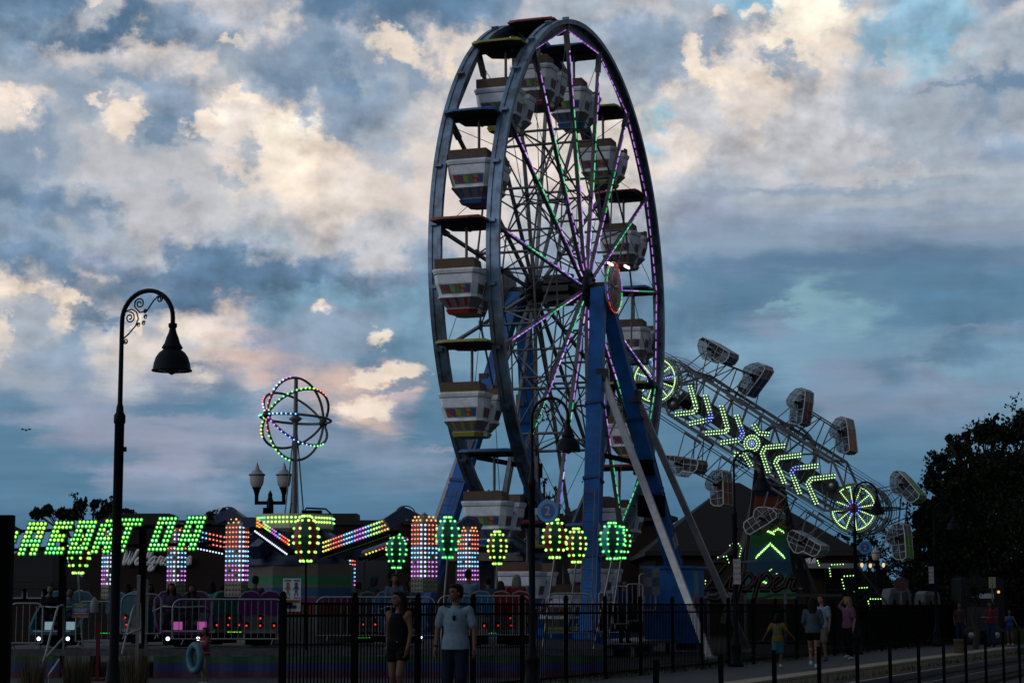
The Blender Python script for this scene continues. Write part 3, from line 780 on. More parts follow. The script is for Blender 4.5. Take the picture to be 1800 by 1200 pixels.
# ------------------------------------------------------------------ arched platform lamps
LAMP_D = Vector((DC_, -DS_, 0))
def spiral(c, r0, r1, a0, turns, X, Z=Vector((0, 0, 1)), n=22):
    return [c + X * math.cos(a0 + turns * 2 * PI * i / n) * (r0 + (r1 - r0) * i / n) + Z * math.sin(a0 + turns * 2 * PI * i / n) * (r0 + (r1 - r0) * i / n) for i in range(n + 1)]
def arch_lamp(loc, label):
    X = LAMP_D; Z = Vector((0, 0, 1))
    t = empty('arched_lamp', loc, label, 'street lamp', 'arched black lamps along the platform')
    mb = MB()
    mb.lathe([(0.0, 0.0), (0.19, 0.0), (0.19, 0.08), (0.15, 0.12), (0.13, 0.5), (0.15, 0.55), (0.10, 0.62), (0.085, 0.75), (0.062, 0.9), (0.062, 3.84), (0.075, 3.86), (0.075, 3.95), (0.05, 3.99), (0.045, 4.06), (0.032, 4.10), (0.028, 5.12)], n=14)
    mb.box((0.07, 0, 3.52), (0.05, 0.05, 0.06))
    mb.build('post', M_lampblk, t)
    R0 = 0.375; c = X * R0 + Z * 5.16
    mb = MB(); mb.tube([Z * 4.9] + [c + (X * -math.cos(a) + Z * math.sin(a)) * R0 for a in [PI * i / 18 for i in range(19)]] + [X * 2 * R0 + Z * 5.06], 0.030, 8)
    arm = mb.build('arch_arm', M_lampblk, t)
    mb = MB()
    w = 0.010
    mb.tube([X * 0.02 + Z * 4.93, X * 0.10 + Z * 4.99, X * 0.20 + Z * 5.09, X * 0.24 + Z * 5.18, X * 0.21 + Z * 5.27, X * 0.14 + Z * 5.31, X * 0.05 + Z * 5.28], w, 5)
    mb.tube(spiral(X * 0.115 + Z * 5.20, 0.075, 0.015, 1.7, -1.6, X), w, 5)
    mb.tube([X * 0.19 + Z * 5.42, X * 0.18 + Z * 5.34, X * 0.26 + Z * 5.26, X * 0.36 + Z * 5.27, X * 0.46 + Z * 5.40, X * 0.53 + Z * 5.46, X * 0.56 + Z * 5.44], w, 5)
    mb.tube(spiral(X * 0.255 + Z * 5.375, 0.075, 0.015, 3.4, -1.6, X), w, 5)
    mb.tube(spiral(X * 0.55 + Z * 5.42, 0.045, 0.012, 1.4, -1.4, X), w, 5)
    mb.tube(spiral(X * 0.06 + Z * 4.90, 0.038, 0.010, 2.6, 1.5, X), w * 0.9, 5)
    for dx, dz in ((0.245, 5.10), (0.32, 5.12), (0.345, 5.20), (0.34, 5.27)): mb.tube(spiral(X * dx + Z * dz, 0.030, 0.008, 0.5, 1.5, X, n=14), w * 0.7, 4)
    mb.build('scrollwork', M_lampblk, arm)
    mb = MB()
    mb.lathe([(0.035, 5.10), (0.055, 5.09), (0.055, 5.05), (0.04, 5.03), (0.05, 4.98), (0.075, 4.92), (0.10, 4.84), (0.125, 4.80), (0.135, 4.78), (0.115, 4.765), (0.12, 4.755), (0.165, 4.72), (0.205, 4.66), (0.23, 4.58), (0.24, 4.51), (0.255, 4.50), (0.255, 4.485), (0.235, 4.485), (0.22, 4.50), (0.19, 4.60), (0.08, 4.74), (0, 4.76)], X * 2 * R0, 24)
    sh = mb.build('lamp_shade', M_lampblk, t)
    mb = MB(); mb.lathe([(0.0, 4.435), (0.03, 4.45), (0.07, 4.475), (0.15, 4.492), (0.22, 4.50)][::-1], X * 2 * R0, 20)
    mb.build('glass_lens', mat('lens_glass', (0.05, 0.055, 0.06), 0.2), sh)
    return t
L0Y = 25.8
LAMPS = []
for k in range(7):
    Y = L0Y * (1 + 0.524 * k); X = (-692.0 / FPX * L0Y) + (0.524 * L0Y * k) * math.tan(PHI)
    LAMPS.append(arch_lamp((X, Y, 0), ['tall arched black lamp nearest the camera, at the left over the lit letter sign', 'arched black lamp standing in front of the ferris wheel',
       'arched black lamp in front of the boom ride, with a narrow white notice', 'arched black lamp in front of the lit wheel of the boom ride',
       'dark arched lamp against the big tree, nearest the boom ride', 'dark arched lamp against the big tree, middle one of three', 'dark arched lamp against the big tree, farthest right and smallest'][k]))
TXT = {}
def text_mesh(name, s, size, m_, parent=None, loc=(0, 0, 0), rot=(PI / 2, 0, 0), ext=0.003, ax='CENTER'):
    cu = bpy.data.curves.new(name, 'FONT'); cu.body = s; cu.size = size; cu.extrude = ext; cu.align_x = ax; cu.align_y = 'CENTER'
    o = bpy.data.objects.new('tmp', cu); COL.objects.link(o)
    dg = bpy.context.evaluated_depsgraph_get(); me = bpy.data.meshes.new_from_object(o.evaluated_get(dg))
    bpy.data.objects.remove(o); me.materials.clear(); me.materials.append(m_)
    ob = bpy.data.objects.new(name, me); COL.objects.link(ob); ob.location = loc; ob.rotation_euler = rot
    if parent: ob.parent = parent
    return ob
M_signw = mat('sign_white', (0.30, 0.31, 0.33), 0.5)
M_signb = mat('sign_blue', (0.015, 0.09, 0.24), 0.5)
def plat_sign(k, z, label):
    lp = LAMPS[k]; X = LAMP_D; c = lp.location + X * 0.33 + Vector((0, 0, z))
    t = empty('platform_sign', c, label, 'sign', 'round platform number signs')
    mb = MB(); RM = Matrix.Rotation(-PHI, 3, 'Z') @ Matrix.Rotation(PI / 2, 3, 'X')
    mb.lathe([(0, 0.012), (0.215, 0.012), (0.225, 0.0), (0.215, -0.012), (0, -0.012)], n=30, M=RM, smooth=False)
    d = mb.build('disc', mat('sign_ring', (0.03, 0.22, 0.45), 0.5), t)
    mb = MB(); mb.lathe([(0, 0.015), (0.145, 0.015), (0.15, 0.0)], n=26, M=RM, smooth=False); mb.build('inner_disc', mat('sign_navy', (0.008, 0.05, 0.20), 0.5), d)
    text_mesh('numeral', '2', 0.24, M_signw, d, Vector((-DS_, -DC_, 0)) * 0.02, (PI / 2, 0, -PHI))
    for i, ch in enumerate('PLATFORM'):
        a = PI * (0.80 - 0.60 * i / 7); text_mesh('letter', ch, 0.055, M_signw, d, X * math.cos(a) * 0.183 + Vector((-DS_, -DC_, 0)) * 0.016 + Vector((0, 0, math.sin(a) * 0.183)), (PI / 2, -(a - PI / 2), -PHI), 0.002)
    mb = MB(); mb.box(X * -0.26, (0.12, 0.02, 0.13), 0, Matrix.Rotation(-PHI, 3, 'Z')); mb.build('bracket', M_signw, t)
plat_sign(1, 3.35, 'round blue platform sign with a 2 on the lamp before the ferris wheel')
plat_sign(3, 3.42, 'small round blue platform sign with a 2 below the lit ride wheel')
def notice(c, label, w=0.19, h=0.64, lines=('PAY', 'PARK', '$2.00', 'DAILY')):
    t = empty('parking_notice', c, label, 'sign', 'narrow white parking notices')
    mb = MB(); mb.box((0, 0, 0), (w, 0.012, h)); mb.build('board', M_signw, t)
    for i, s in enumerate(lines):
        text_mesh('wording', s, 0.085, mat('notice_red', (0.16, 0.015, 0.05), 0.5), t, (0, -0.008, h * 0.36 - i * h * 0.22), (PI / 2, 0, 0), 0.001)
notice(LAMPS[2].location + Vector((0.03, -0.16, 2.42)), 'narrow white parking notice strapped to the lamp beside the silver brace')
notice(at(1637, 1010, 78), 'narrow white parking notice before the dark tree by the parked vehicles')

# twin acorn street lamp and a far acorn lamp
def acorn_heads(t, cs, s=1.0, glass=None):
    for c in cs:
        mb = MB(); c = Vector(c)
        mb.lathe([(r * s, z * s) for r, z in ((0.05, -0.42), (0.06, -0.2), (0.10, -0.05), (0.13, 0.0), (0.14, 0.03))], c, 14)
        f = mb.build('lamp_base', M_lampblk, t)
        mb = MB(); mb.lathe([(r * s, z * s) for r, z in ((0.13, 0.03), (0.18, 0.10), (0.205, 0.22), (0.215, 0.38))], c, 18)
        mb.build('globe', glass or mat('acorn_glass', (0.42, 0.40, 0.38), 0.25, noise=0.15), f)
        mb = MB(); mb.lathe([(r * s, z * s) for r, z in ((0.24, 0.38), (0.24, 0.42), (0.19, 0.44), (0.15, 0.50), (0.08, 0.56), (0.05, 0.66), (0.02, 0.74), (0.0, 0.78))], c, 18)
        mb.build('cap', M_alu, f)
        mb = MB(); mb.lathe([(0.245 * s, 0.375 * s), (0.245 * s, 0.405 * s)], c, 18); mb.build('cap_band', M_lampblk, f)
AL = at(472, 1064, 60); AL.z = 0
t = empty('twin_acorn_lamp', AL, 'black lamp post with two pale acorn lamps beside the ringed globe', 'street lamp')
mb = MB(); mb.lathe([(0.2, 0), (0.2, 0.3), (0.12, 0.4), (0.09, 1.2), (0.085, 3.9), (0.11, 4.0), (0.10, 4.6), (0.06, 4.72), (0.07, 4.8), (0.02, 4.9), (0, 4.93)], n=12)
mb.build('post', M_lampblk, t)
mb = MB(); mb.bar((-0.45, 0, 4.55), (0.45, 0, 4.55), 0.08, 0.1)
for x in (-0.4, 0.4): mb.bar((x, 0, 4.5), (x, 0, 4.72), 0.1, 0.1)
mb.build('crossarm', M_lampblk, t)
acorn_heads(t, [(-0.40, 0, 4.98), (0.40, 0, 4.98)])
for px, py, lab, s_ in ((1540, 985, 'pale acorn street lamp left of the green cage of the boom ride', 0.95),):
    p = at(px, py, 95); t = empty('acorn_lamp', (p.x, p.y, 0), lab, 'street lamp')
    mb = MB(); mb.lathe([(0.14, 0), (0.1, 0.3), (0.06, 0.6), (0.05, p.z - 0.4)], n=10); mb.build('post', M_lampblk, t)
    acorn_heads(t, [(0, 0, p.z)], s_, mat('acorn_dusk', (0.55, 0.50, 0.40), 0.4))
for px, py, lab in ((1553, 992, 'lit porch lantern in the dark right of the acorn lamp'), (1530, 993, 'dim lit lantern, middle of three small lights by the tree'), (1515, 992, 'small lit lantern nearest the pole with the blue sign')):
    p = at(px, py, 100); t = empty('lit_lantern', (p.x, p.y, 0), lab, 'lantern', 'small warm lit lanterns')
    mb = MB(); mb.lathe([(0.08, 0), (0.04, 0.4), (0.03, p.z - 0.2)], n=8); mb.build('post', M_lampblk, t)
    mb = MB(); mb.lathe([(0.03, -0.12), (0.07, -0.06), (0.08, 0.03), (0.03, 0.1), (0.0, 0.12)], (0, 0, p.z), 8); mb.build('lit_glass', lamp('lantern', (1.0, 0.72, 0.34), 0.9 if px == 1553 else 0.3), t)
    mb = MB(); mb.lathe([(0.11, 0.09), (0.05, 0.16), (0.0, 0.24)], (0, 0, p.z), 8); mb.build('cap', M_lampblk, t)

# ------------------------------------------------------------------ buildings
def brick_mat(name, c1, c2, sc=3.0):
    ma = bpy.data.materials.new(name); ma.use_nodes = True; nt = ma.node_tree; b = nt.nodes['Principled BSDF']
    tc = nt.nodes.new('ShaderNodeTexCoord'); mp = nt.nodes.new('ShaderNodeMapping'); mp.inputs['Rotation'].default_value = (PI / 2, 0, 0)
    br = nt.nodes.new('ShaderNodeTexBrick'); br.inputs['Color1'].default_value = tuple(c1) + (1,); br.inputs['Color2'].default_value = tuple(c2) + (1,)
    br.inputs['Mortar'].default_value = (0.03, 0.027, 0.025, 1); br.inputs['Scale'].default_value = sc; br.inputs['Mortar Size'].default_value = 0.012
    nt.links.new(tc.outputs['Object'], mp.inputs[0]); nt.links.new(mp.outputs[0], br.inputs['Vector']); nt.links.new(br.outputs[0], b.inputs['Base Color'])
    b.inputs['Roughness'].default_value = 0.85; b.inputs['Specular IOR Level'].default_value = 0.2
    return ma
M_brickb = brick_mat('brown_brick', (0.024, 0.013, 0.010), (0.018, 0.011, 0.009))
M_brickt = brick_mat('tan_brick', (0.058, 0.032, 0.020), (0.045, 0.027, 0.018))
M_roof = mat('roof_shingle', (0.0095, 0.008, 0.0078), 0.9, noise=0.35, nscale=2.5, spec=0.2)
M_fascia = mat('fascia_brown', (0.013, 0.012, 0.0115), 0.8)
M_glass = mat('dark_window', (0.01, 0.012, 0.015), 0.15)
M_script = mat('script_white', (0.66, 0.67, 0.68), 0.5)
def wall_building(name, px0, px1, pytop, Y, depth, m_, label, roof=True):
    a, b = at(px0, pytop, Y), at(px1, pytop, Y); H = a.z; w = b.x - a.x
    t = empty(name, ((a.x + b.x) / 2, Y, 0), label, 'building')
    mb = MB(); mb.box((0, depth / 2, H / 2 - 0.2), (w, depth, H + 0.4)); mb.build('wall', m_, t)
    mb = MB(); mb.box((0, depth / 2 - 0.0, H + 0.08), (w + 0.3, depth + 0.3, 0.22)); mb.build('parapet', M_fascia, t)
    return t, H, w
def script_sign(t, strokes, px0, py0, sc, Y, w, name='script_sign'):
    """hand written lettering as round tubes; strokes in pixels of the photo"""
    mb = MB(); o = t.location
    for st in strokes:
        pts = []
        P = [Vector((x, y)) for x, y in st]
        for i in range(len(P) - 1):          # catmull-rom
            p0, p1, p2, p3 = P[max(i - 1, 0)], P[i], P[i + 1], P[min(i + 2, len(P) - 1)]
            for j in range(5):
                u = j / 5
                pts.append(0.5 * ((2 * p1) + (p2 - p0) * u + (2 * p0 - 5 * p1 + 4 * p2 - p3) * u * u + (3 * p1 - p0 - 3 * p2 + p3) * u ** 3))
        pts.append(P[-1])
        mb.tube([at(px0 + p.x * sc, py0 + p.y * sc, Y) - o for p in pts], w, 6)
    return mb
# each glyph in a 10 wide box, baseline y=0, up negative
GL = {'W': ([[(0, -12), (2, -13), (3, -10), (3, -3), (4, 0), (7, -8), (8, -13)], [(8, -13), (8, -4), (9, 0), (12, -6), (14, -13), (16, -14)]], 15),
      'a': ([[(6, -5), (4, -7), (1, -5), (0, -2), (2, 0), (5, -3), (7, -7), (6, -2), (8, 0), (9, -1)]], 9),
      'l': ([[(0, -1), (4, -8), (5, -13), (3, -14), (2, -10), (2, -3), (4, 0), (5, -1)]], 5),
      'g': ([[(6, -5), (4, -7), (1, -5), (0, -2), (2, 0), (5, -3), (7, -7), (6, -1), (5, 5), (2, 6), (2, 3), (8, -1)]], 8),
      'r': ([[(0, -1), (2, -7), (3, -6), (5, -6), (4, -2), (5, 0), (7, -1)]], 7),
      'e': ([[(0, -1), (3, -4), (5, -6), (3, -7), (1, -4), (2, 0), (4, 0), (7, -2)]], 7),
      'n': ([[(0, -7), (1, -6), (1, 0), (3, -6), (5, -7), (5, -2), (6, 0), (8, -1)]], 8),
      's': ([[(0, -1), (3, -7), (4, -5), (4, -1), (2, 0), (0, -1)], [(4, -1), (6, -1)]], 6),
      'Z': ([[(-1, -11), (3, -14), (9, -14), (9, -12), (1, -1), (0, 0), (5, -1), (10, 1), (8, 5), (3, 4)]], 10),
      'i': ([[(0, -1), (3, -7), (3, -2), (4, 0), (6, -1)]], 6),
      'p': ([[(0, -2), (3, -8), (1, 8)], [(3, -4), (6, -8), (9, -5), (7, -1), (4, 0), (9, 0)]], 9)}
def word_strokes(word, slant=0.25):
    out = []; x = 0
    for ch in word:
        ss, adv = GL[ch]
        for s in ss: out.append([(x + a - b * slant, b) for a, b in s])
        x += adv
    return out
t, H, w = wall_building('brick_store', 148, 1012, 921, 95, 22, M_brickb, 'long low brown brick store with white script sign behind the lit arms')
sm = script_sign(t, word_strokes('Walgreens'), 212, 991, 1.72, 94.8, 0.085); sm.build('script_sign', M_script, t)
for i, px in enumerate((640, 905)):
    p = at(px, 1030, 94.9); mb = MB(); mb.box(p - t.location, (2.2, 0.1, 2.4)); wn = mb.build('window', M_glass, t)
    mb = MB(); 
    for x in (-1.13, 0, 1.13): mb.box(p - t.location + Vector((x, -0.06, 0)), (0.08, 0.08, 2.5))
    mb.build('window_frame', M_fascia, wn)
for px, wd in ((250, 3.0), (560, 4.0), (930, 3.4)):
    p = at(px, 914, 102); mb = MB(); mb.box(p - t.location - Vector((0, 0, 0.2)), (wd, 2, 1.0)); mb.build('roof_unit', M_fascia, t)
def hip_house(name, px0, px1, pye, pya, pxa0, pxa1, Y, depth, m_, label, ov=0.5):
    a, b = at(px0, pye, Y), at(px1, pye, Y); ze = a.z; za = at(px0, pya, Y + depth / 2).z
    xa, xb = at(pxa0, pya, Y + depth / 2).x, at(pxa1, pya, Y + depth / 2).x
    cx = (a.x + b.x) / 2
    t = empty(name, (cx, Y, 0), label, 'building')
    mb = MB(); mb.box((0, depth / 2, ze / 2 - 0.2), (b.x - a.x - 2 * ov, depth - 2 * ov, ze + 0.38)); wl = mb.build('wall', m_, t)
    mb = MB()
    c = [(a.x - cx, 0, ze), (b.x - cx, 0, ze), (b.x - cx, depth, ze), (a.x - cx, depth, ze)]
    r = [(xa - cx, depth / 2, za), (xb - cx, depth / 2, za)]
    v = c + r
    mb.add(v, [(0, 1, 5, 4), (1, 2, 5), (2, 3, 4, 5), (3, 0, 4), (3, 2, 1, 0)])
    rf = mb.build('roof', M_roof, t)
    mb = MB()
    for i in range(4):
        p, q = Vector(c[i]), Vector(c[(i + 1) % 4]); mb.bar(p - Vector((0, 0, 0.12)), q - Vector((0, 0, 0.12)), 0.12, 0.22)
    mb.build('gutter', M_fascia, rf)
    return t, ze
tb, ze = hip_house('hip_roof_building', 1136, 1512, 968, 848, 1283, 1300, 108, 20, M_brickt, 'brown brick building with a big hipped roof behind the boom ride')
sm = script_sign(tb, word_strokes('Walgreens'), 1340, 991, 1.30, 107.8, 0.06); sm.build('script_sign', M_script, tb)
for i, px in enumerate((1262, 1470)):
    p = at(px, 1036, 108.4) - tb.location; mb = MB(); mb.box(p, (1.2, 0.1, 1.5)); wn = mb.build('window', M_glass, tb)
    mb = MB()
    for dx in (-0.6, 0.6): mb.box(p + Vector((dx, -0.06, 0)), (0.08, 0.08, 1.6))
    for dz in (-0.78, 0.0, 0.78): mb.box(p + Vector((0, -0.06, dz)), (1.12, 0.08, 0.07))
    mb.build('window_frame', M_fascia, wn)
p = at(1450, 994, 107) - tb.location; mb = MB(); mb.box(p + Vector((0, 0.4, 0)), (3.6, 1.6, 0.25)); mb.build('awning', M_alu, tb)
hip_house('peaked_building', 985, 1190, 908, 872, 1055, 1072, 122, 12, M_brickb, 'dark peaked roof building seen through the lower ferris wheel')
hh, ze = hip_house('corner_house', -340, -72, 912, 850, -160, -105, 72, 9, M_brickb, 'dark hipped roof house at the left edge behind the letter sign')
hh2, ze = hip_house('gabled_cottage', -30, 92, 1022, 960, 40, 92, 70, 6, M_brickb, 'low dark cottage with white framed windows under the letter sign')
for px, w_ in ((30, 0.25), (62, 0.32)):
    p = at(px, 1036, 70.42) - hh2.location
    mb = MB(); mb.box(p, (w_ * 1.6, 0.06, 0.5)); wn = mb.build('window', M_glass, hh2)
    mb = MB()
    for dx in (-0.8, 0.8): mb.box(p + Vector((dx * w_, -0.05, 0)), (0.05, 0.06, 0.6))
    for dz in (-0.28, 0.0, 0.28): mb.box(p + Vector((0, -0.05, dz)), (1.5 * w_, 0.06, 0.05))
    mb.build('window_frame', M_signw, wn)
# food kiosk
a, b = at(800, 1064, 66), at(905, 1064, 66); cx = (a.x + b.x) / 2
t = empty('food_kiosk', (cx, 66, 0), 'pale food kiosk with dark open windows behind the blue car', 'kiosk')
mb = MB(); w = b.x - a.x; zt = at(800, 985, 66).z
mb.box((0, 1.2, 0.9), (w, 2.2, 1.1)); 
for x in (-w / 2 + 0.06, -w / 2 + 0.75, 0.35, w / 2 - 0.06): mb.box((x, 0.15, (zt + 1.0) / 2 + 0.2), (0.1, 0.1, zt - 1.0))
mb.box((0, 2.2, zt / 2 + 0.3), (w - 0.1, 0.1, zt - 0.5)); mb.build('wall', mat('kiosk_cream', (0.16, 0.15, 0.13), 0.6, noise=0.2), t)
mb = MB(); mb.box((0, 1.0, zt + 0.12), (w + 0.5, 3.0, 0.26)); mb.build('roof', mat('kiosk_roof', (0.22, 0.20, 0.17), 0.6, noise=0.2), t)
mb = MB(); mb.box((0, 0.08, 0.95), (w + 0.02, 0.08, 0.7)); mb.build('counter_front', mat('kiosk_teal', (0.03, 0.16, 0.13), 0.6), t)
mb = MB(); mb.box((-w / 2 + 0.42, 0.2, 1.85), (0.5, 0.05, 0.8)); mb.build('menu_board', mat('menu_grey', (0.08, 0.08, 0.09), 0.5, noise=0.4, nscale=12), t)
mb = MB(); mb.box((-0.35, 0.2, 1.85), (0.8, 0.05, 0.85)); mb.build('menu_board', mat('menu_maroon', (0.10, 0.02, 0.03), 0.5, noise=0.4, nscale=9), t)
p = at(848, 952, 66) - t.location; mb = MB(); mb.box(p, (0.5, 0.5, 0.28)); mb.build('roof_box', M_signw, t)

# ------------------------------------------------------------------ trees
M_leaf = [mat('foliage_dark', (0.011, 0.018, 0.008), 0.85, noise=0.4, nscale=1.5, spec=0.2), mat('foliage_mid', (0.018, 0.028, 0.011), 0.85, spec=0.2), mat('foliage_deep', (0.007, 0.011, 0.005), 0.9, spec=0.1)]
M_bark = mat('bark', (0.030, 0.025, 0.020), 0.95, noise=0.4, nscale=8)
def tree(px, Y, blobs, label, leaf=0.22, dens=1.0, seed=0, name='leafy_tree', group=None):
    rr = random.Random(seed); k = Y / FPX
    base = at(px, 1064, Y); base.z = -0.03
    t = empty(name, base, label, 'tree', group)
    top = min(b[1] for b in blobs)
    mb = MB(); ztop = at(px, top, Y).z
    tr_ = [Vector((0, 0, 0)), Vector((0.1, 0, ztop * 0.25)), Vector((-0.05, 0.1, ztop * 0.45)), Vector((0.1, 0, ztop * 0.7))]
    r0 = 0.035 * ztop
    mb.tube(tr_, [r0 * 1.3, r0, r0 * 0.8, r0 * 0.3], 8)
    ctr = []
    for bx, by, br in blobs:
        c = at(bx, by, Y) - base; c.y = rr.uniform(-0.5, 0.5) * br * k * 1.6; r = br * k; ctr.append((c, r))
        s = tr_[1].lerp(tr_[3], rr.uniform(0.0, 0.9)); m_ = s.lerp(c, 0.5) + Vector((0, 0, 0.1 * r))
        mb.tube([s, m_, c], [r0 * 0.4, r0 * 0.25, r0 * 0.08], 5)
        for i in range(3):
            e = c + Vector((rr.uniform(-1, 1), rr.uniform(-1, 1), rr.uniform(-0.2, 1))) * r * 0.8; mb.tube([m_, c.lerp(e, .5), e], [r0 * 0.12, r0 * 0.08, r0 * 0.03], 4)
    mb.build('trunk', M_bark, t)
    mb = MB()
    for c, r in ctr:
        n = int(dens * 220 * (r / leaf / 3) ** 2)
        subs = [c + Vector((rr.gauss(0, .5), rr.gauss(0, .5), rr.gauss(0, .45))) * r for _ in range(max(5, n // 14))]
        for s in subs:
            sr = r * rr.uniform(0.14, 0.3)
            for _ in range(14):
                p = s + Vector((rr.gauss(0, 1), rr.gauss(0, 1), rr.gauss(0, 0.8))) * sr * 0.75
                q = Euler((rr.uniform(0, 6.28), rr.uniform(0, 6.28), rr.uniform(0, 6.28))).to_matrix(); l = leaf * rr.uniform(0.5, 1.1) * (1.7 if dens > 2 and (p - c).length < r * 0.7 else 1)
                mb.add([p + q @ Vector(v) for v in ((-l / 2, 0, 0), (0, -l / 3, 0), (l / 2, 0, 0), (0, l / 3, 0))], [(0, 1, 2, 3)], rr.choice((0, 0, 1, 2)))
    mb.build('crown', M_leaf, t)
    return t
big = [(1652, 815, 20), (1640, 850, 22), (1690, 790, 24), (1728, 762, 26), (1768, 765, 26), (1805, 750, 34), (1855, 770, 45), (1680, 838, 32), (1735, 830, 48), (1800, 830, 52), (1640, 895, 30),
       (1700, 910, 52), (1780, 920, 60), (1622, 940, 20), (1640, 975, 32), (1690, 990, 45), (1760, 1005, 50), (1820, 1000, 50), (1605, 955, 14), (1850, 880, 60), (1625, 1020, 25), (1618, 915, 18), (1650, 930, 36), (1668, 870, 30), (1735, 880, 45), (1612, 985, 20), (1660, 1040, 36), (1720, 960, 46), (1640, 1045, 26), (1790, 850, 40), (1665, 770, 7), (1745, 742, 9), (1700, 765, 9), (1634, 828, 9)]
tree(1735, 88, big, 'huge dark leafy tree filling the right edge', 0.21, 3.2, 1)
tree(150, 120, [(62, 903, 12), (85, 898, 14), (108, 903, 13), (140, 888, 15), (163, 883, 12), (188, 890, 15), (205, 898, 14), (228, 903, 11), (125, 905, 18), (180, 908, 18)], 'spreading dark tree behind the letter sign at the left', 0.24, 2.6, 2)
tree(382, 118, [(372, 908, 12), (392, 900, 9), (360, 918, 14), (385, 918, 14), (402, 912, 9)], 'small dark tree just right of the letter sign', 0.2, 2.4, 3)
tree(660, 125, [(612, 922, 12), (640, 924, 11), (672, 926, 10), (700, 924, 12)], 'low distant tree line clump behind the multicoloured arm', 0.2, 1.2, 4)
tree(862, 92, [(846, 880, 14), (870, 868, 14), (860, 900, 18), (890, 905, 15), (915, 880, 9), (838, 905, 14)], 'loose leafy tree left of the wheel behind the lower gondola', 0.16, 0.5, 5)
tree(950, 96, [(935, 840, 12), (958, 850, 10), (965, 870, 12), (940, 870, 12), (980, 860, 8)], 'thin leafy tree seen through the bottom of the wheel', 0.16, 0.5, 6)
tree(1495, 118, [(1458, 948, 8), (1470, 941, 9), (1490, 945, 10), (1512, 943, 11), (1535, 950, 13), (1560, 940, 12), (1585, 950, 16), (1540, 975, 24), (1500, 975, 22), (1580, 985, 26), (1480, 972, 14), (1600, 1010, 22), (1555, 1005, 22)], 'dark tree behind the blue platform sign and the lit ride wheel', 0.2, 1.5, 7)
tree(1712, 74, [(1712, 1015, 10), (1705, 1035, 14), (1722, 1035, 14), (1712, 1050, 14)], 'young conifer in front of the white trailer', 0.12, 1.6, 8, 'small_conifer')
tree(722, 62, [(690, 1010, 12), (715, 1000, 12), (705, 1030, 16), (730, 1020, 12)], 'dark shrub behind the riders left of the light column', 0.14, 1.2, 9, 'garden_shrub')
# ornamental grass clumps
def clump(px, Y, wpx, pyt, label, seed):
    rr = random.Random(seed); b = at(px, 1064, Y); b.z = -0.02; t = empty('ornamental_grass', b, label, 'grass clump', 'clumps of tall ornamental grass')
    H = at(px, pyt, Y).z; w = wpx * Y / FPX; mb = MB()
    for i in range(420):
        a = rr.uniform(0, 6.28); r = rr.random() ** .5 * w * 0.25; p = Vector((math.cos(a) * r, math.sin(a) * r, 0)); h = H * rr.uniform(.55, 1.0)
        l = Vector((math.cos(a), math.sin(a), 0)) * rr.uniform(0, w * 0.3); d = Vector((rr.uniform(-1, 1), rr.uniform(-1, 1), 0)).normalized() * 0.005
        m1 = p + l * .35 + Vector((0, 0, h * .6)); e = p + l + Vector((0, 0, h))
        mb.add([p - d, p + d, m1 + d, m1 - d], [(0, 1, 2, 3)], i % 2); mb.add([m1 - d, m1 + d, e], [(0, 1, 2)], i % 2)
    mb.build('blades', [mat('dry_grass', (0.085, 0.055, 0.028), 0.9), mat('green_grass', (0.035, 0.04, 0.018), 0.9)], t)
clump(62, 28, 62, 1135, 'brown ornamental grass clump at the far left corner', 1)
clump(140, 28.5, 70, 1128, 'brown ornamental grass clump between the two silver handrails', 2)
clump(238, 27.5, 70, 1118, 'brown ornamental grass clump just right of the nearest lamp post', 3)

rr = random.Random(77)
for i, (x0, x1, y0) in enumerate(((-30, 520, 1), (1480, 1860, 2))):
    mb = MB()
    for _ in range(7000):
        px = rr.uniform(x0, x1); h = (3.2 if i == 0 else 4.4) + 0.9 * math.sin(px * 0.035) + 0.5 * math.sin(px * 0.11 + 1)
        c = at(px, 1064, 160 + rr.uniform(0, 6)); c.z = rr.uniform(0, 1) ** 0.7 * h
        q = Euler((rr.uniform(0, 6.28), rr.uniform(0, 6.28), 0)).to_matrix(); l = rr.uniform(0.3, 0.8)
        mb.add([c + q @ Vector(v) for v in ((-l / 2, 0, 0), (0, -l / 3, 0), (l / 2, 0, 0), (0, l / 3, 0))], [(0, 1, 2, 3)])
    struct(mb.build('distant_woods', M_leaf[2]), 'stuff')

# ------------------------------------------------------------------ spinning arm ride
RD = at(515, 1064, 52); RD.z = 0
ride = empty('arm_ride', RD, 'spinning arm ride with multicoloured bulb columns, striped hub housing and ringed globe mast', 'fairground ride')
M_panel = mat('panel_tan', (0.17, 0.14, 0.125), 0.55, noise=0.2)
M_ring = mat('ring_metal', (0.14, 0.14, 0.145), 0.45, 0.5, noise=0.4, nscale=6)
BRR = random.Random(99)
def bulbs(mb, P, nrm, rows, cols, fn, r, skip=0.0):
    """P(u,v) on the panel, v down"""
    for i in range(rows):
        for j in range(cols):
            c = fn(i, j)
            if c is None: continue
            if BRR.random() < 0.03: c = 'dim'
            p = P((j + 0.5) / cols, (i + 0.5) / rows) + nrm * r * 0.3
            mb.bulb(p, r, c, 6, (1, 1, 1), nrm)
def slab(mb, q, nrm, th):
    mb.prism([q[0], q[1], q[2], q[3]], -nrm * th)
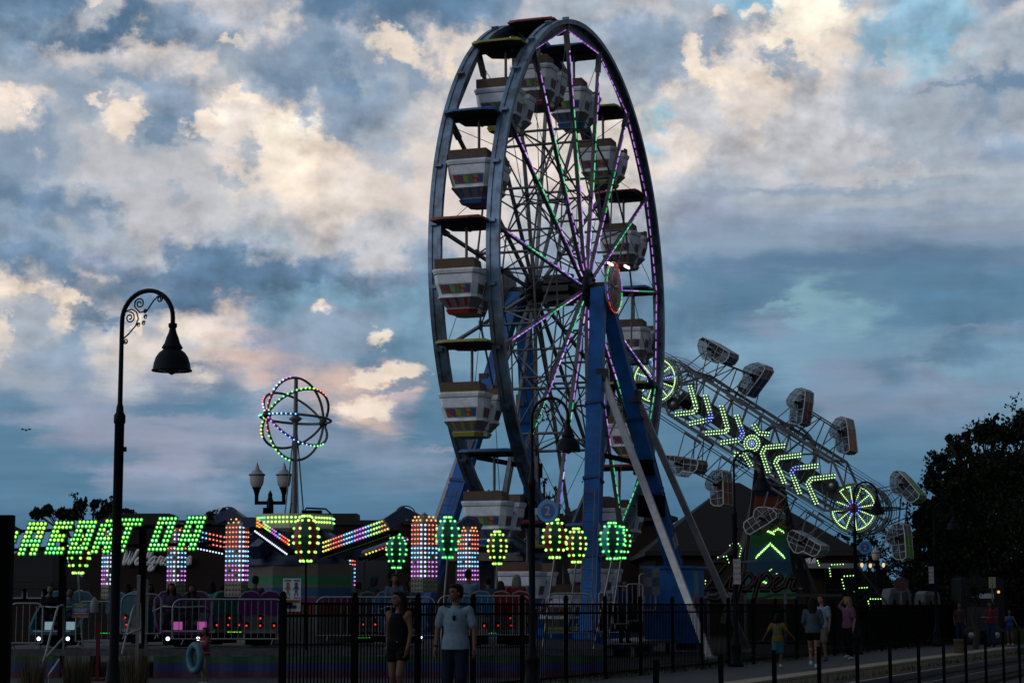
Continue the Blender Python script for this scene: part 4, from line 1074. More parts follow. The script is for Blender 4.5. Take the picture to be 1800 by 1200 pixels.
def panel(parent, q, rows, cols, fn, r=0.032, th=0.12, name='light_panel', off=None, m_=None):
    """q: four corners tl,tr,br,bl in world space"""
    q = [Vector(p) - off for p in q]
    nrm = (q[1] - q[0]).cross(q[3] - q[0]).normalized()
    if nrm.y > 0: nrm = -nrm
    mb = MB(); slab(mb, q, nrm, th); o = mb.build(name, m_ or M_panel, parent)
    P = lambda u, v: (q[0].lerp(q[1], u)).lerp(q[3].lerp(q[2], u), v)
    mb = MB(); bulbs(mb, P, nrm, rows, cols, fn, r); mb.build('bulbs', BM, o); return o
def colfn(total):
    def fn(i, j):
        f = i / total
        return ('orange' if j % 3 else 'red') if f < 0.27 else (('cyan' if (i + j) % 2 else 'ice') if f < 0.52 else (('magenta' if j % 2 else 'violet') if f < 0.76 else 'dim'))
    return fn
def light_column(pxl, pxe, pxr, pyt, pyb, Y, top=True, rows=None):
    """two-faced bulb column: left edge, middle edge, right edge in photo pixels"""
    zt, zb = at(pxl, pyt, Y).z, at(pxl, pyb, Y).z
    L_, E_, R2 = gx(pxl, Y + 0.25), gx(pxe, Y), gx(pxr, Y + 0.3)
    rows = rows or int((zt - zb) / 0.108)
    mb = MB(); poly = [(L_, Y + 0.25), (E_, Y), (R2, Y + 0.3), ((L_ + R2) / 2, Y + 0.62)]
    pz = [Vector((x, y, zb)) - RD for x, y in poly]
    mb.prism(pz, (0, 0, zt - zb))
    if top:
        tp = [p + Vector((0, 0, zt - zb)) for p in pz]; ap = (tp[0] + tp[1] + tp[2] + tp[3]) / 4 + Vector((0, 0, 0.26))
        mb.add(tp + [ap], [(0, 1, 4), (1, 2, 4), (2, 3, 4), (3, 0, 4)])
    o = mb.build('light_column', M_panel, ride)
    for a, b in ((0, 1), (1, 2)):
        w = (pz[b] - pz[a]).length; n = max(2, round(w / 0.105))
        A, B = pz[a], pz[b]; H = Vector((0, 0, zt - zb)); nr = (B - A).cross(Vector((0, 0, 1))).normalized()
        if nr.y > 0: nr = -nr
        mb = MB(); f = colfn(rows)
        def fn(i, j, n=n, a=a): return 'white' if (j == (0 if a else n - 1) and f(i, j) != 'dim') else f(i, j)
        bulbs(mb, lambda u, v: A.lerp(B, u) + H * (1 - v), nr, rows, n, fn, 0.029); 
        if top:
            for q_ in range(5): mb.bulb(A.lerp(B, 0.2 + 0.15 * q_) + H + Vector((0, 0.08, 0.06 + 0.08 * (q_ % 2))) + nr * 0.02, 0.03, 'amber', 6)
        mb.build('bulbs', BM, o)
    return o
light_column(394, 423, 435, 922, 1048, 48.6)
light_column(722, 743, 769, 918, 1040, 48.0)
light_column(804, 822, 841, 936, 1045, 53.0)
light_column(177, 190, 203, 930, 1052, 51.5)
light_column(292, 308, 326, 935, 1047, 50.5)
light_column(590, 612, 624, 974, 1045, 57.5, False)
# arms: beams with three rows of bulbs
def arm(pi, Yi, po, Yo, hi, ho, cols, seq, rows=3, white=True, el=None):
    a, b = at(pi[0], pi[1], Yi), at(po[0], po[1], Yo); k = 52 / FPX
    up = Vector((0, 0, 1))
    q = [a + up * hi * k, b + up * ho * k, b, a]
    if a.x > b.x: q = [q[1], q[0], q[3], q[2]]; seq = seq[::-1]
    o = panel(ride, q, rows, cols, lambda i, j: seq[min(int(j / cols * len(seq)), len(seq) - 1)], 0.030, 0.30, 'light_arm', RD, M_dblue)
    lo = MB(); a2, b2 = q[3] - RD - up * 0.06, q[2] - RD - up * 0.06
    lo.bar(a2 + Vector((0, 0.15, 0)), b2 + Vector((0, 0.15, 0)), 0.34, 0.08); lo.build('beam_rail', M_black, o)
    if white:
        mb = MB()
        for i in range(int(cols * 1.2)): mb.bulb(a2.lerp(b2, i / (cols * 1.2)) + Vector((0, -0.04, -0.05)), 0.026, white if isinstance(white, str) else 'white', 6)
        mb.build('bulbs', BM, o)
    return o
rb = ['yellow', 'yellow', 'orange', 'red', 'orange', 'cyan', 'ice', 'cyan', 'pink', 'violet', 'pink', 'ice', 'lime', 'pale', 'lime', 'amber', 'yellow', 'amber']
arm((567, 973), 50.6, (690, 931), 48.2, 22, 24, 26, rb, white='dim')
arm((508, 968), 50.4, (449, 925), 47.6, 20, 15, 17, ['yellow', 'red', 'red', 'cyan', 'purple', 'magenta', 'lime', 'pale', 'amber', 'amber'])
arm((640, 978), 54.0, (718, 950), 56.0, 7, 7, 14, ['yellow', 'yellow', 'orange', 'red', 'cyan', 'ice', 'white', 'pink'], 1, 'dim')
arm((396, 966), 52.0, (300, 946), 50.8, 26, 26, 15, ['red', 'orange', 'red', 'orange', 'cyan', 'cyan', 'blue', 'magenta', 'white', 'amber', 'amber'][::1])
arm((480, 975), 53.5, (448, 950), 55.5, 5, 5, 10, ['white', 'ice', 'white'], 1, False)
# dark elbows over the columns with looping hoses
for px, py, Y in ((408, 905, 48.9), (705, 903, 48.3), (818, 920, 53.3), (196, 922, 51.8), (310, 925, 50.8)):
    c = at(px, py, Y) - RD; mb = MB()
    s_ = 1 if px > 515 else -1
    mb.bar(c - Vector((s_ * 0.35, 0, 0.25)), c + Vector((s_ * 0.12, 0.1, 0.06)), 0.34, 0.30); mb.bar(c + Vector((s_ * 0.05, 0.1, 0.05)), c + Vector((s_ * 0.4, 0.15, -0.12)), 0.3, 0.22)
    el = mb.build('elbow', M_dblue, ride)
    for i in range(4):
        mb = MB(); R0 = 0.07 + 0.03 * i
        mb.tube([c + Vector((s_ * (0.1 - math.cos(t) * R0 * 1.4), 0.02 * i, 0.02 + math.sin(t) * R0 * (0.8 + 0.3 * (i % 2)))) for t in [PI * j / 10 for j in range(11)]], 0.014, 5); mb.build('hose', M_rubber, el)
# centre: machinery cone, crown light box, mast, housing
def ngon(r, n, z, ph=0.0): return [(r * math.cos(ph + 2 * PI * i / n), r * math.sin(ph + 2 * PI * i / n), z) for i in range(n)]
mb = MB(); mb.lathe([(1.45, 2.55), (1.35, 2.75), (1.2, 2.8), (1.15, 3.1), (0.9, 3.25), (0.85, 3.5)], n=16)
for i in range(8):
    a = i * PI / 4 + 0.3; mb.bar((0.8 * math.cos(a), 0.8 * math.sin(a), 3.3), (1.7 * math.cos(a), 1.7 * math.sin(a), 2.85), 0.3, 0.35)
mb.lathe([(1.0, 0.6), (1.0, 1.2), (0.8, 1.3), (0.8, 2.6)], n=14)
mb.build('turntable', M_dblue, ride)
mb = MB(); n = 10
lo, mi_, hi = ngon(0.82, n, 3.34, 0.3), ngon(1.02, n, 3.48, 0.3), ngon(1.02, n, 3.84, 0.3)
v = lo + mi_ + hi
mb.add(v, [(i, (i + 1) % n, n + (i + 1) % n, n + i) for i in range(n)] + [(n + i, n + (i + 1) % n, 2 * n + (i + 1) % n, 2 * n + i) for i in range(n)] + [tuple(range(2 * n, 3 * n)), tuple(range(n))[::-1]])
cr = mb.build('crown_box', mat('crown_cream', (0.40, 0.42, 0.33), 0.5), ride)
for i in range(n):
    A, B = Vector(mi_[i]), Vector(mi_[(i + 1) % n]); nr = (B - A).cross(Vector((0, 0, 1))).normalized()
    if nr.dot(A) < 0: nr = -nr
    c = 'mint' if i in (5, 9, 4, 0) else 'pale'
    mb = MB(); bulbs(mb, lambda u, v: A.lerp(B, u) + Vector((0, 0, 0.32 - 0.22 * v)), nr, 2, 6, lambda a, b: c, 0.034); mb.build('bulbs', BM, cr)
mb = MB(); mb.box((0.45, 0, 3.9), (0.5, 0.3, 0.12)); mb.box((-0.7, 0.1, 3.92), (0.2, 0.2, 0.22)); mb.tube([(-0.1, -0.2, 3.84), (-0.05, -0.25, 4.15)], 0.015, 5)
mb.tube([(0.25, 0, 3.9), (0.3, 0, 4.02), (0.8, 0, 4.0), (0.95, 0, 3.86)], 0.025, 5); mb.build('roof_fittings', M_black, cr)
mb = MB(); mb.tube([(0, 0, 3.8), (0, 0, 7.33)], [0.075, 0.05], 8)
for i in range(4):
    a = i * PI / 2 + 0.5; mb.tube([(0.26 * math.cos(a), 0.26 * math.sin(a), 3.84), (0.05 * math.cos(a), 0.05 * math.sin(a), 5.9)], 0.018, 5)
mb.lathe([(0, -0.14), (0.18, 0), (0, 0.14)], (0, 0, 6.3), 6); mb.build('mast', M_ring, ride)
C0 = Vector((0, 0, 6.30)); ax = Vector((0.72, 0.69, -0.06)).normalized(); RR = 1.03
e1 = Vector((0, 0, 1)); e1 = (e1 - ax * e1.dot(ax)).normalized(); e2 = ax.cross(e1)
rcol = ['mint', 'cyan', 'blue', 'violet', 'white', 'red', 'red', 'lime', 'mint', 'green', 'lime', 'yellow', 'cyan', 'ice']
for qi, th in enumerate((0, 48, 90, 132)):
    d = e1 * math.cos(R_(th)) + e2 * math.sin(R_(th))
    squash = lambda v_: Vector((v_.x * 0.88, v_.y * 0.88, v_.z * 1.03))
    pts = [C0 + squash((ax * math.cos(a) + d * math.sin(a)) * RR) for a in [2 * PI * i / 48 for i in range(48)]]
    mb = MB(); mb.tube(pts, 0.034, 6, 0, True); rg = mb.build('globe_ring', M_ring, ride)
    mb = MB()
    for i in range(48):
        p = pts[i] + (pts[i] - C0).normalized() * 0.03
        if p.y < -0.05 and not (qi == 2 and pts[i].x > C0.x + 0.1): mb.bulb(p + Vector((0, -0.03, 0)), 0.030, rcol[(i // 4 + qi * 4) % len(rcol)], 6)
    mb.build('bulbs', BM, rg)
for s_ in (-1, 1):
    mb = MB(); mb.ball(C0 + ax * RR * 0.88 * s_, 0.12, 0, 8); mb.build('ring_hub', M_dsteel, ride)
# striped hexagon housing
hc = [('housing_tan', (0.120, 0.096, 0.078), 2.30, 2.58), ('housing_green', (0.012, 0.156, 0.072), 2.06, 2.30), ('housing_cream', (0.120, 0.108, 0.060), 2.0, 2.06), ('housing_blue', (0.012, 0.072, 0.204), 1.79, 2.0),
      ('housing_line', (0.120, 0.108, 0.096), 1.74, 1.79), ('housing_magenta', (0.132, 0.012, 0.120), 1.56, 1.74), ('housing_orange', (0.144, 0.036, 0.012), 1.30, 1.56), ('housing_white', (0.120, 0.120, 0.120), 0.62, 1.30)]
for i, (nm, c, z0, z1) in enumerate(hc):
    mb = MB(); v = ngon(1.45, 8, z0, 0.42) + ngon(1.45, 8, z1, 0.42)
    mb.add([(p[0] + 0.15, p[1], p[2]) for p in v], [(j, (j + 1) % 8, 8 + (j + 1) % 8, 8 + j) for j in range(8)] + [tuple(range(8))[::-1], tuple(range(8, 16))])
    mb.build('housing_band', mat(nm, c, 0.5, noise=0.15), ride)
# deck and rainbow skirt
DX0, DX1 = gx(-60, 45.6), gx(1075, 45.6)
mb = MB(); mb.box(((DX0 + DX1) / 2 - RD.x, 52.6 - RD.y, 0.53), (DX1 - DX0, 14.0, 0.12))
for x in range(7):
    for y in range(3): mb.box((DX0 + 0.5 + (DX1 - DX0 - 1) * x / 6 - RD.x, -5.5 + 5.5 * y, 0.22), (0.2, 0.2, 0.5))
mb.build('deck', mat('deck_plate', (0.03, 0.034, 0.038), 0.75, noise=0.4, spec=0.15), ride)
mb = MB(); mb.box(((DX0 + DX1) / 2 - RD.x, 45.57 - RD.y, 0.53), (DX1 - DX0 + 0.06, 0.04, 0.15)); mb.build('deck_edge', mat('deck_trim', (0.07, 0.075, 0.08), 0.7, noise=0.4, spec=0.2), ride)
def skirt(px0, px1):
    x0, x1 = gx(px0, 45.5), gx(px1, 45.5); n = int((x1 - x0) / 0.16)
    rows = [(0.45, 0.30, 0), (0.30, 0.12, 1), (0.12, -0.02, 2)]
    mb = MB()
    for i in range(n):
        xa, xb = x0 + (x1 - x0) * i / n, x0 + (x1 - x0) * (i + 1) / n
        ya, yb = 45.5 - 0.03 * math.sin(i * 1.3), 45.5 - 0.03 * math.sin((i + 1) * 1.3)
        for z1, z0, m_ in rows: mb.add([Vector(p) - RD for p in ((xa, ya, z0), (xb, yb, z0), (xb, yb, z1), (xa, ya, z1))], [(0, 1, 2, 3)], m_)
    mb.build('rainbow_skirt', [mat('skirt_green', (0.008, 0.05, 0.016), 0.7), mat('skirt_blue', (0.006, 0.018, 0.10), 0.7), mat('skirt_plum', (0.04, 0.005, 0.03), 0.7)], ride)
skirt(18, 108); skirt(272, 1060)
# LED strings lying low on the deck
for px, py, c in ((188, 1112, 'green'), (412, 1110, 'lime'), (640, 1120, 'green'), (860, 1112, 'mint')):
    mb = MB(); p = at(px, py, 48.5) - RD
    for i in range(5): mb.box(p + Vector((i * 0.07 - 0.14, 0, 0)), (0.05, 0.02, 0.014), BI[c])
    mb.build('deck_lights', BM, ride)

# ride cars
M_cyanc = mat('car_cyan', (0.015, 0.075, 0.105), 0.4, spec=0.2); M_purp = mat('car_purple', (0.065, 0.008, 0.08), 0.4, spec=0.2); M_teal = mat('car_teal', (0.014, 0.10, 0.11), 0.4, spec=0.2)
M_bluec = mat('car_blue', (0.018, 0.085, 0.20), 0.4, spec=0.2); M_redc = mat('car_red', (0.11, 0.004, 0.007), 0.4, spec=0.2); M_carw = mat('car_white', (0.13, 0.14, 0.15), 0.4, spec=0.2, noise=0.2)
M_greyc = mat('car_grey', (0.045, 0.06, 0.075), 0.4, spec=0.2)
def ride_car(px, Y, rz, m_, label, foot='pink', w=1.35, zs=0.95):
    p = at(px, 1064, Y); p.z = zs
    t = empty('ride_car', p, label, 'ride car', 'cars of the spinning arm ride', rz)
    # local: +y is the way the riders face, back at y=-0.45; x is width
    h = w / 2
    hump = [(-h, 0.45), (-h * 0.95, 0.74), (-h * 0.72, 0.90), (-h * 0.38, 0.93), (-h * 0.12, 0.88), (0, 0.80), (h * 0.12, 0.88), (h * 0.38, 0.93), (h * 0.72, 0.90), (h * 0.95, 0.74), (h, 0.45), (h * 0.6, 0.36), (0, 0.42), (-h * 0.6, 0.36)]
    mb = MB(); mb.prism([(x, -0.50 - 0.1 * z, z) for x, z in hump], (0, 0.09, 0)); bk = mb.build('seat_back', m_, t)
    mb = MB()
    mb.tube([(x, -0.455 - 0.1 * z, z + 0.01) for x, z in hump[:11]], 0.025, 5); mb.build('back_trim', M_carw, bk)
    mb = MB(); mb.prism([(-h, -0.53, 0.44), (h, -0.53, 0.44), (h * 0.72, -0.38, 0.0), (-h * 0.72, -0.38, 0.0)], (0, 0.1, 0)); 
    mb.box((0, 0.05, 0.0), (w * 0.72, 1.0, 0.08)); mb.box((0, -0.22, 0.22), (w * 0.8, 0.42, 0.12)); mb.build('body', M_carw, t)
    for s_ in (-1, 1):
        mb = MB()
        mb.prism([(s_ * h, -0.55, 0.72), (s_ * h * 1.0, 0.05, 0.42), (s_ * h * 0.92, 0.55, 0.12), (s_ * h * 0.8, 0.6, -0.04), (s_ * h * 0.74, -0.35, 0.0), (s_ * h * 0.95, -0.55, 0.4)], (s_ * -0.05, 0, 0))
        mb.build('side_wing', m_, t)
    mb = MB(); mb.box((0, 0.58, 0.0), (w * 0.84, 0.1, 0.12)); fb = mb.build('front_bumper', m_, t)
    mb = MB(); mb.box((0, 0.635, 0.03), (w * 0.7, 0.02, 0.035)); mb.build('bumper_strip', M_alu, fb)
    if foot:
        for x in (-0.42, 0.12):
            mb = MB(); mb.box((x * w / 1.35, 0.5, 0.15), (0.2, 0.02, 0.18)); mb.build('foot_light', mat('footlight_' + foot, (0.2, 0.2, 0.2), 0.5, emit=(0.55, 0.08, 0.42) if foot == 'pink' else (0.25, 0.42, 0.5), es=0.55, samp=False), t)
    mb = MB(); mb.tube([(-h * 0.9, -0.1, 0.5), (-h * 0.7, 0.22, 0.58), (0, 0.27, 0.56), (h * 0.7, 0.22, 0.58), (h * 0.9, -0.1, 0.5)], 0.022, 6); mb.build('lap_bar', M_silver, t)
    mb = MB(); mb.box((0, 0.05, -0.17), (w * 0.66, 0.9, 0.24)); mb.tube([(0, 0.1, -0.2), (0, 0.1, -0.33)], 0.2, 10); mb.build('chassis', M_black, t)
    for x in ((-0.34, 0.34) if foot or 'facing the camera' in label else ()):
        mb = MB(); mb.ball((x, 0.52, -0.14), 0.045, 0, 10); mb.build('headlight', lamp('headlight', (0.85, 0.92, 1.0), 3.0), t)
    for x, z in (((-0.32, 0.16), (0.0, 0.16), (0.0, 0.33), (0.32, 0.16)) if not foot else ()):
        mb = MB(); q = (0.44 - z) / 0.44; mb.lathe([(0.075, 0.0), (0.06, 0.05), (0, 0.06)], (x, -0.53 + 0.15 * q + 0.0, z), 8, 0, Matrix.Rotation(PI / 2, 3, 'X')); tl = mb.build('tail_light_cowl', M_black, t)
        mb = MB(); mb.ball((x, -0.60 + 0.15 * q, z - 0.02), 0.028, 0, 6); mb.build('tail_light', LED['red'], tl)
    return t
CAR1 = ride_car(322, 47.2, PI + 0.18, M_purp, 'purple ride car facing the camera with two riders and pink footlights')
ride_car(108, 47.2, PI - 0.1, M_cyanc, 'pale cyan ride car at the left with two riders and white headlights', 'cyan', 1.25)
ride_car(458, 48.5, 0.12, M_purp, 'purple ride car seen from behind left of the white notice', None, 1.05)
ride_car(382, 49.8, 0.7, M_teal, 'teal ride car seen from behind a light column', None, 0.95)
ride_car(243, 51.0, -0.4, M_cyanc, 'pale teal ride car seen from behind beyond the nearest lamp post', None, 1.2)
ride_car(830, 48.2, -0.05, M_bluec, 'light blue ride car seen from behind in front of the food kiosk', None, 1.1)
ride_car(904, 48.8, -0.15, M_redc, 'dark red ride car seen from behind by the lamp post with the 2 sign', None, 1.05)
ride_car(645, 51.5, 0.5, M_greyc, 'grey ride car with hooded rider left of the central light column', None, 1.05)
ride_car(706, 49.6, PI + 0.3, M_bluec, 'blue ride car facing the camera behind the walking woman', None, 1.15)

# slanted bulb lettering on two dark posts
SY = 45.3
lo = at(200, 1064, SY); lo.z = 0
ls = empty('bulb_letter_sign', lo, 'slanted capital letters made of green light bulbs over the arm ride entrance', 'sign')
PT = {'R': ("11111", "11111", "11011", "11011", "11111", "11111", "11011", "11011"), 'E': ("11111", "11111", "11000", "11110", "11110", "11000", "11111", "11111"),
      'D': ("11111", "11111", "11011", "11011", "11011", "11011", "11111", "11110"), 'A': ("01111", "11111", "11011", "11011", "11111", "11111", "11011", "11011"),
      'T': ("111111", "111111", "001100", "001100", "001100", "001100", "001100", "001100"), 'O': ("11111", "11111", "11011", "11011", "11011", "11011", "11111", "11111"),
      'P': ("00000", "00000", "00011", "00011", "00011", "00010", "00000", "00000")}
bm2 = [LED['lime'], LED['green'], LED['mint'], LED['pale']]
for ch, x0, y0, sp in (('P', 6, 921, 7.3), ('R', 51, 920, 7.5), ('E', 98, 918.5, 7.5), ('D', 139, 917, 7.6), ('A', 180, 915, 7.7), ('T', 213, 913, 7.7), ('O', 280, 911, 7.7), ('R', 331, 909.5, 7.8)):
    mb = MB(); bb = MB(); rr = random.Random(int(x0))
    sh = Vector((-0.18, -0.0, -0.5)).normalized()
    for i, row in enumerate(PT[ch]):
        for j, b in enumerate(row):
            if b != '1': continue
            px, py = x0 + 1.5 + j * 6.75 - i * sp * 0.36, y0 + i * sp
            c = at(px, py, SY) - lo
            mb.box(c + Vector((0, 0.05, 0)), (0.10, 0.06, 0.107))
            g = x0 / 360.0 + i * 0.04
            bb.bulb(c + Vector((0, 0.01, 0)), 0.036, ('lime' if rr.random() > g else 'green') if rr.random() < 0.8 else ('mint' if g > 0.3 else 'pale'), 8, (1, 0.7, 1.1), (0.15, -1, 0.25))
    l = mb.build('letter', mat('letter_board', (0.05, 0.06, 0.03), 0.6), ls); bb.build('bulbs', BM, l)
for px in (113, 252):
    a = at(px, 930, SY + 0.35) - lo; mb = MB(); mb.box((a.x, 0.35, a.z / 2), (0.15, 0.15, a.z)); mb.build('sign_post', M_black, ls)
for py in (930, 962):
    a, b = at(15, py + 4, SY + 0.2) - lo, at(372, py - 8, SY + 0.2) - lo; mb = MB(); mb.bar(a, b, 0.07, 0.07); mb.build('sign_rail', M_black, ls)
mb = MB(); mb.box(at(8, 1064, 25) * 1 - Vector((0, 0, at(8, 1064, 25).z - 1.1)), (0.16, 0.16, 3.1))
o = mb.build('dark_pillar', M_black); c = at(8, 1064, 25); 
me = o.data
for v in me.vertices: v.co = v.co - Vector((c.x, c.y, 0))
o.location = (c.x, c.y, 0); tag(o, 'thick black square pillar cut by the left edge of the view', 'pillar')

# balloon shaped lamps on poles
def balloon(px, py, hp, wp_, Y, bx, by, m1, m2, cols, label):
    c = at(px, py, Y); k = Y / FPX; H = hp * k; W_ = wp_ * k; b = at(bx, by, Y); 
    t = empty('balloon_lamp', (b.x, Y, 0.59), label, 'fairground lamp', 'balloon shaped bulb lamps')
    o = Vector((b.x, Y, 0.59)); cc = c - o
    prof = [(0.30, 0.5), (0.62, 0.40), (0.93, 0.22), (1.0, 0.04), (0.94, -0.10), (0.74, -0.30), (0.42, -0.5)]
    n = 8; vs = []
    ph = PI / 8
    for r, z in prof:
        for j in range(n): vs.append(cc + Vector((r * W_ / 2 * math.cos(ph + 2 * PI * j / n), r * W_ / 2 * math.sin(ph + 2 * PI * j / n), z * H)))
    mb = MB()
    for i in range(len(prof) - 1):
        for j in range(n):
            j2 = (j + 1) % n; mb.add([vs[i * n + j], vs[i * n + j2], vs[(i + 1) * n + j2], vs[(i + 1) * n + j]], [(3, 2, 1, 0)], j % 2)
    mb.add(vs[:n], [tuple(range(n))], 0); mb.add(vs[-n:], [tuple(range(n))[::-1]], 1)
    s_ = mb.build('balloon_shell', [m1, m2], t)
    bb = MB()
    for j in range(n):
        for q in range(7):
            f = q / 6 * (len(prof) - 1); i = min(int(f), len(prof) - 2); u = f - i
            p = Vector(vs[i * n + j]).lerp(Vector(vs[(i + 1) * n + j]), u); bb.bulb(p + (p - cc).normalized() * 0.012, 0.033, cols[(q + j) % len(cols)], 8)
    bb.build('bulbs', BM, s_)
    mb = MB(); top = cc + Vector((0, 0, -0.5 * H)); mb.tube([(0, 0, 0), top], 0.022, 6); mb.tube([top, top + Vector((0, 0, 0.06))], 0.06, 8); mb.build('pole', M_silver if bx != px else M_black, t)
MR = mat('shell_red', (0.20, 0.012, 0.012), 0.4); MWs = mat('shell_white', (0.22, 0.24, 0.24), 0.4); MT = mat('shell_teal', (0.04, 0.30, 0.30), 0.4); MDg = mat('shell_green', (0.01, 0.06, 0.035), 0.4)
balloon(138, 974, 62, 40, 45.8, 148, 1056, MR, MDg, ['lime', 'pale', 'lime'], 'green bulb balloon lamp under the bulb letters at the left')
balloon(538, 946, 76, 46, 45.4, 538, 1140, MR, MDg, ['lime', 'pale', 'pale'], 'red balloon lamp on a dark upright pole in front of the ride hub')
balloon(697, 968, 56, 36, 52.5, 694, 1046, MT, MDg, ['green', 'mint'], 'small green balloon lamp half hidden under the long bulb arm')
balloon(787, 944, 68, 42, 46.6, 774, 1062, MT, MDg, ['mint', 'green', 'mint'], 'teal balloon lamp between the two bulb columns right of the hub')
balloon(874, 962, 54, 34, 50.5, 868, 1042, MR, MDg, ['pale', 'lime'], 'red balloon lamp on a white pole in front of the food kiosk')
balloon(975, 946, 64, 43, 46.2, 953, 1082, MR, MDg, ['pale', 'lime', 'pale'], 'larger red balloon lamp directly under the blue 2 sign')
balloon(1013, 958, 56, 35, 48.5, 994, 1064, MR, MDg, ['pale', 'lime'], 'smaller red balloon lamp in front of the blue wheel leg')
balloon(1076, 950, 60, 44, 46.4, 1043, 1070, MT, MDg, ['mint', 'green', 'mint'], 'teal balloon lamp right of the blue wheel leg')
balloon(1092, 953, 52, 32, 50.0, 1068, 1050, MR, MDg, ['green', 'mint'], 'red balloon lamp tucked behind the teal one')

# silver crowd barriers
def barrier(px0, px1, pyt, Y, label, h=1.0, sk=0.0):
    a, b = at(px0, pyt, Y), at(px1, pyt, Y + sk); z1 = a.z; z0 = z1 - h; c = (a + b) / 2
    t = empty('crowd_barrier', (c.x, c.y, z0 - 0.03), label, 'barrier', 'silver crowd barriers round the ride')
    d = (b - a); d.z = 0; L = d.length; d.normalize(); r = min(0.2, L * 0.2)
    def P(u, z): return d * (u - L / 2) + Vector((0, 0, z + 0.03))
    pts = [P(0, 0.12)]
    pts += [P(r - r * math.cos(x), h - r + r * math.sin(x)) for x in [PI / 2 * i / 5 for i in range(6)]]
    pts += [P(L - r + r * math.sin(x), h - r + r * math.cos(x)) for x in [PI / 2 * i / 5 for i in range(6)]]
    pts += [P(L, 0.12)]
    mb = MB(); mb.tube(pts, 0.022, 6); mb.tube([P(0, 0.12), P(L, 0.12)], 0.018, 6); mb.build('frame', M_silver, t)
    mb = MB(); n = max(3, int(L / 0.14))
    for i in range(1, n): mb.tube([P(L * i / n, 0.12), P(L * i / n, h - (0.0 if r < L * i / n < L - r else r * 0.4))], 0.008, 4)
    mb.build('bars', M_silver, t)
    nv = Vector((-d.y, d.x, 0)); 
    for u in (0.1, 0.9): mb = MB(); mb.tube([P(L * u, 0.12), P(L * u, 0.0) + nv * 0.25], 0.014, 4); mb.tube([P(L * u, 0.12), P(L * u, 0.0) - nv * 0.25], 0.014, 4); mb.build('foot', M_silver, t)
for a in ((304, 500, 1053, 46.2, 'long silver crowd barrier in front of the purple ride cars'), (18, 76, 1060, 46.0, 'short silver barrier at the far left beside the pillar'), (80, 130, 1052, 47.6, 'silver barrier with rounded corner behind the small rainbow board', 0.9),
          (135, 202, 1057, 46.0, 'silver barrier left of the nearest lamp post'), (214, 284, 1044, 46.3, 'silver barrier with rounded corner beside the white pole'), (556, 765, 1049, 47.6, 'long silver barrier behind the walking woman'),
          (770, 934, 1047, 47.0, 'silver barrier in front of the blue and red ride cars'), (960, 1042, 1043, 46.4, 'silver barrier with rounded corners under the red balloon lamps'), (1053, 1068, 1042, 47.2, 'narrow silver barrier frame beside the teal balloon lamp')):
    barrier(*a[:4], a[4], *(a[5:]))
for i, a in enumerate(((1102, 1130, 1026, 55, 'silver stair barrier at the wheel entrance'), (1124, 1152, 1008, 56, 'tall silver barrier with a checkered board at the wheel entrance'), (1078, 1102, 1030, 54, 'silver barrier end by the man at the wheel entrance'))): barrier(a[0], a[1], a[2], a[3], a[4], 1.1)
p = at(1146, 1022, 55.8); mb = MB()
for i in range(2):
    for j in range(3): mb.box(((i - 0.5) * 0.21, 0, (j - 1) * 0.24), (0.21, 0.02, 0.24), (i + j) % 2)
o = mb.build('checker_board', [mat('checker_blue', (0.006, 0.02, 0.05), 0.6), mat('checker_grey', (0.07, 0.08, 0.09), 0.6, noise=0.4)], loc=p); tag(o, 'small checkered board hung on the wheel entrance barrier', 'board')
# handrails, poles, post, boards
def obj_tubes(name, sets, m_, label, cat, base, group=None, r=0.02):
    mb = MB()
    for s_ in sets: mb.tube([Vector(p) - base for p in s_], r, 6)
    o = mb.build(name, m_, loc=base); return tag(o, label, cat, group)
b = at(66, 1064, 42); b.z = 0
obj_tubes('handrail', [[at(66, 1195, 42.5), at(80, 1150, 43), at(99, 1075, 44), at(103, 1065, 44.1), at(110, 1063, 44.2), at(112, 1068, 44.3), at(112, 1140, 44.3)], [at(76, 1160, 43), at(112, 1120, 44.3)]], M_silver, 'bent silver handrail sloping down at the far left', 'handrail', b, 'silver stair handrails', 0.024)
b = at(220, 1064, 42.5); b.z = 0
obj_tubes('handrail', [[at(214, 1150, 42.6), at(219, 1128, 43), at(232, 1074, 44), at(237, 1064, 44.1), at(246, 1060, 44.3), at(247, 1130, 44.3)], [at(222, 1115, 43), at(247, 1105, 44.3)]], M_silver, 'bent silver handrail just right of the nearest lamp post', 'handrail', b, 'silver stair handrails', 0.024)
b = at(85, 1064, 40); b.z = 0
obj_tubes('handrail', [[at(86, 1185, 41), at(104, 1158, 43)], [at(86, 1200, 41), at(86, 1184, 41)]], M_silver, 'short low silver rail beneath the left handrail', 'handrail', b, 'silver stair handrails', 0.02)
p = at(243, 1064, 45.2); mb = MB(); mb.box((0, 0, 1.1), (0.07, 0.07, 2.2)); mb.box((0, 0, 0.03), (0.3, 0.3, 0.06)); mb.lathe([(0.05, 2.2), (0.0, 2.24)], n=8); o = mb.build('white_pole', M_carw, loc=(p.x, p.y, 0)); tag(o, 'slim white pole standing by the silver barrier', 'pole')
p = at(258, 1064, 46.9); mb = MB(); mb.box((0, 0, 1.1), (0.05, 0.05, 2.1)); mb.box((0, 0, 0.03), (0.25, 0.25, 0.06)); o = mb.build('white_pole', M_carw, loc=(p.x, p.y, 0)); tag(o, 'thinner white pole behind the dark sign post', 'pole')
p = at(174, 1064, 43.5); t = empty('red_post', (p.x, p.y, -0.02), 'red post carrying a white bullet shaped canister', 'post')
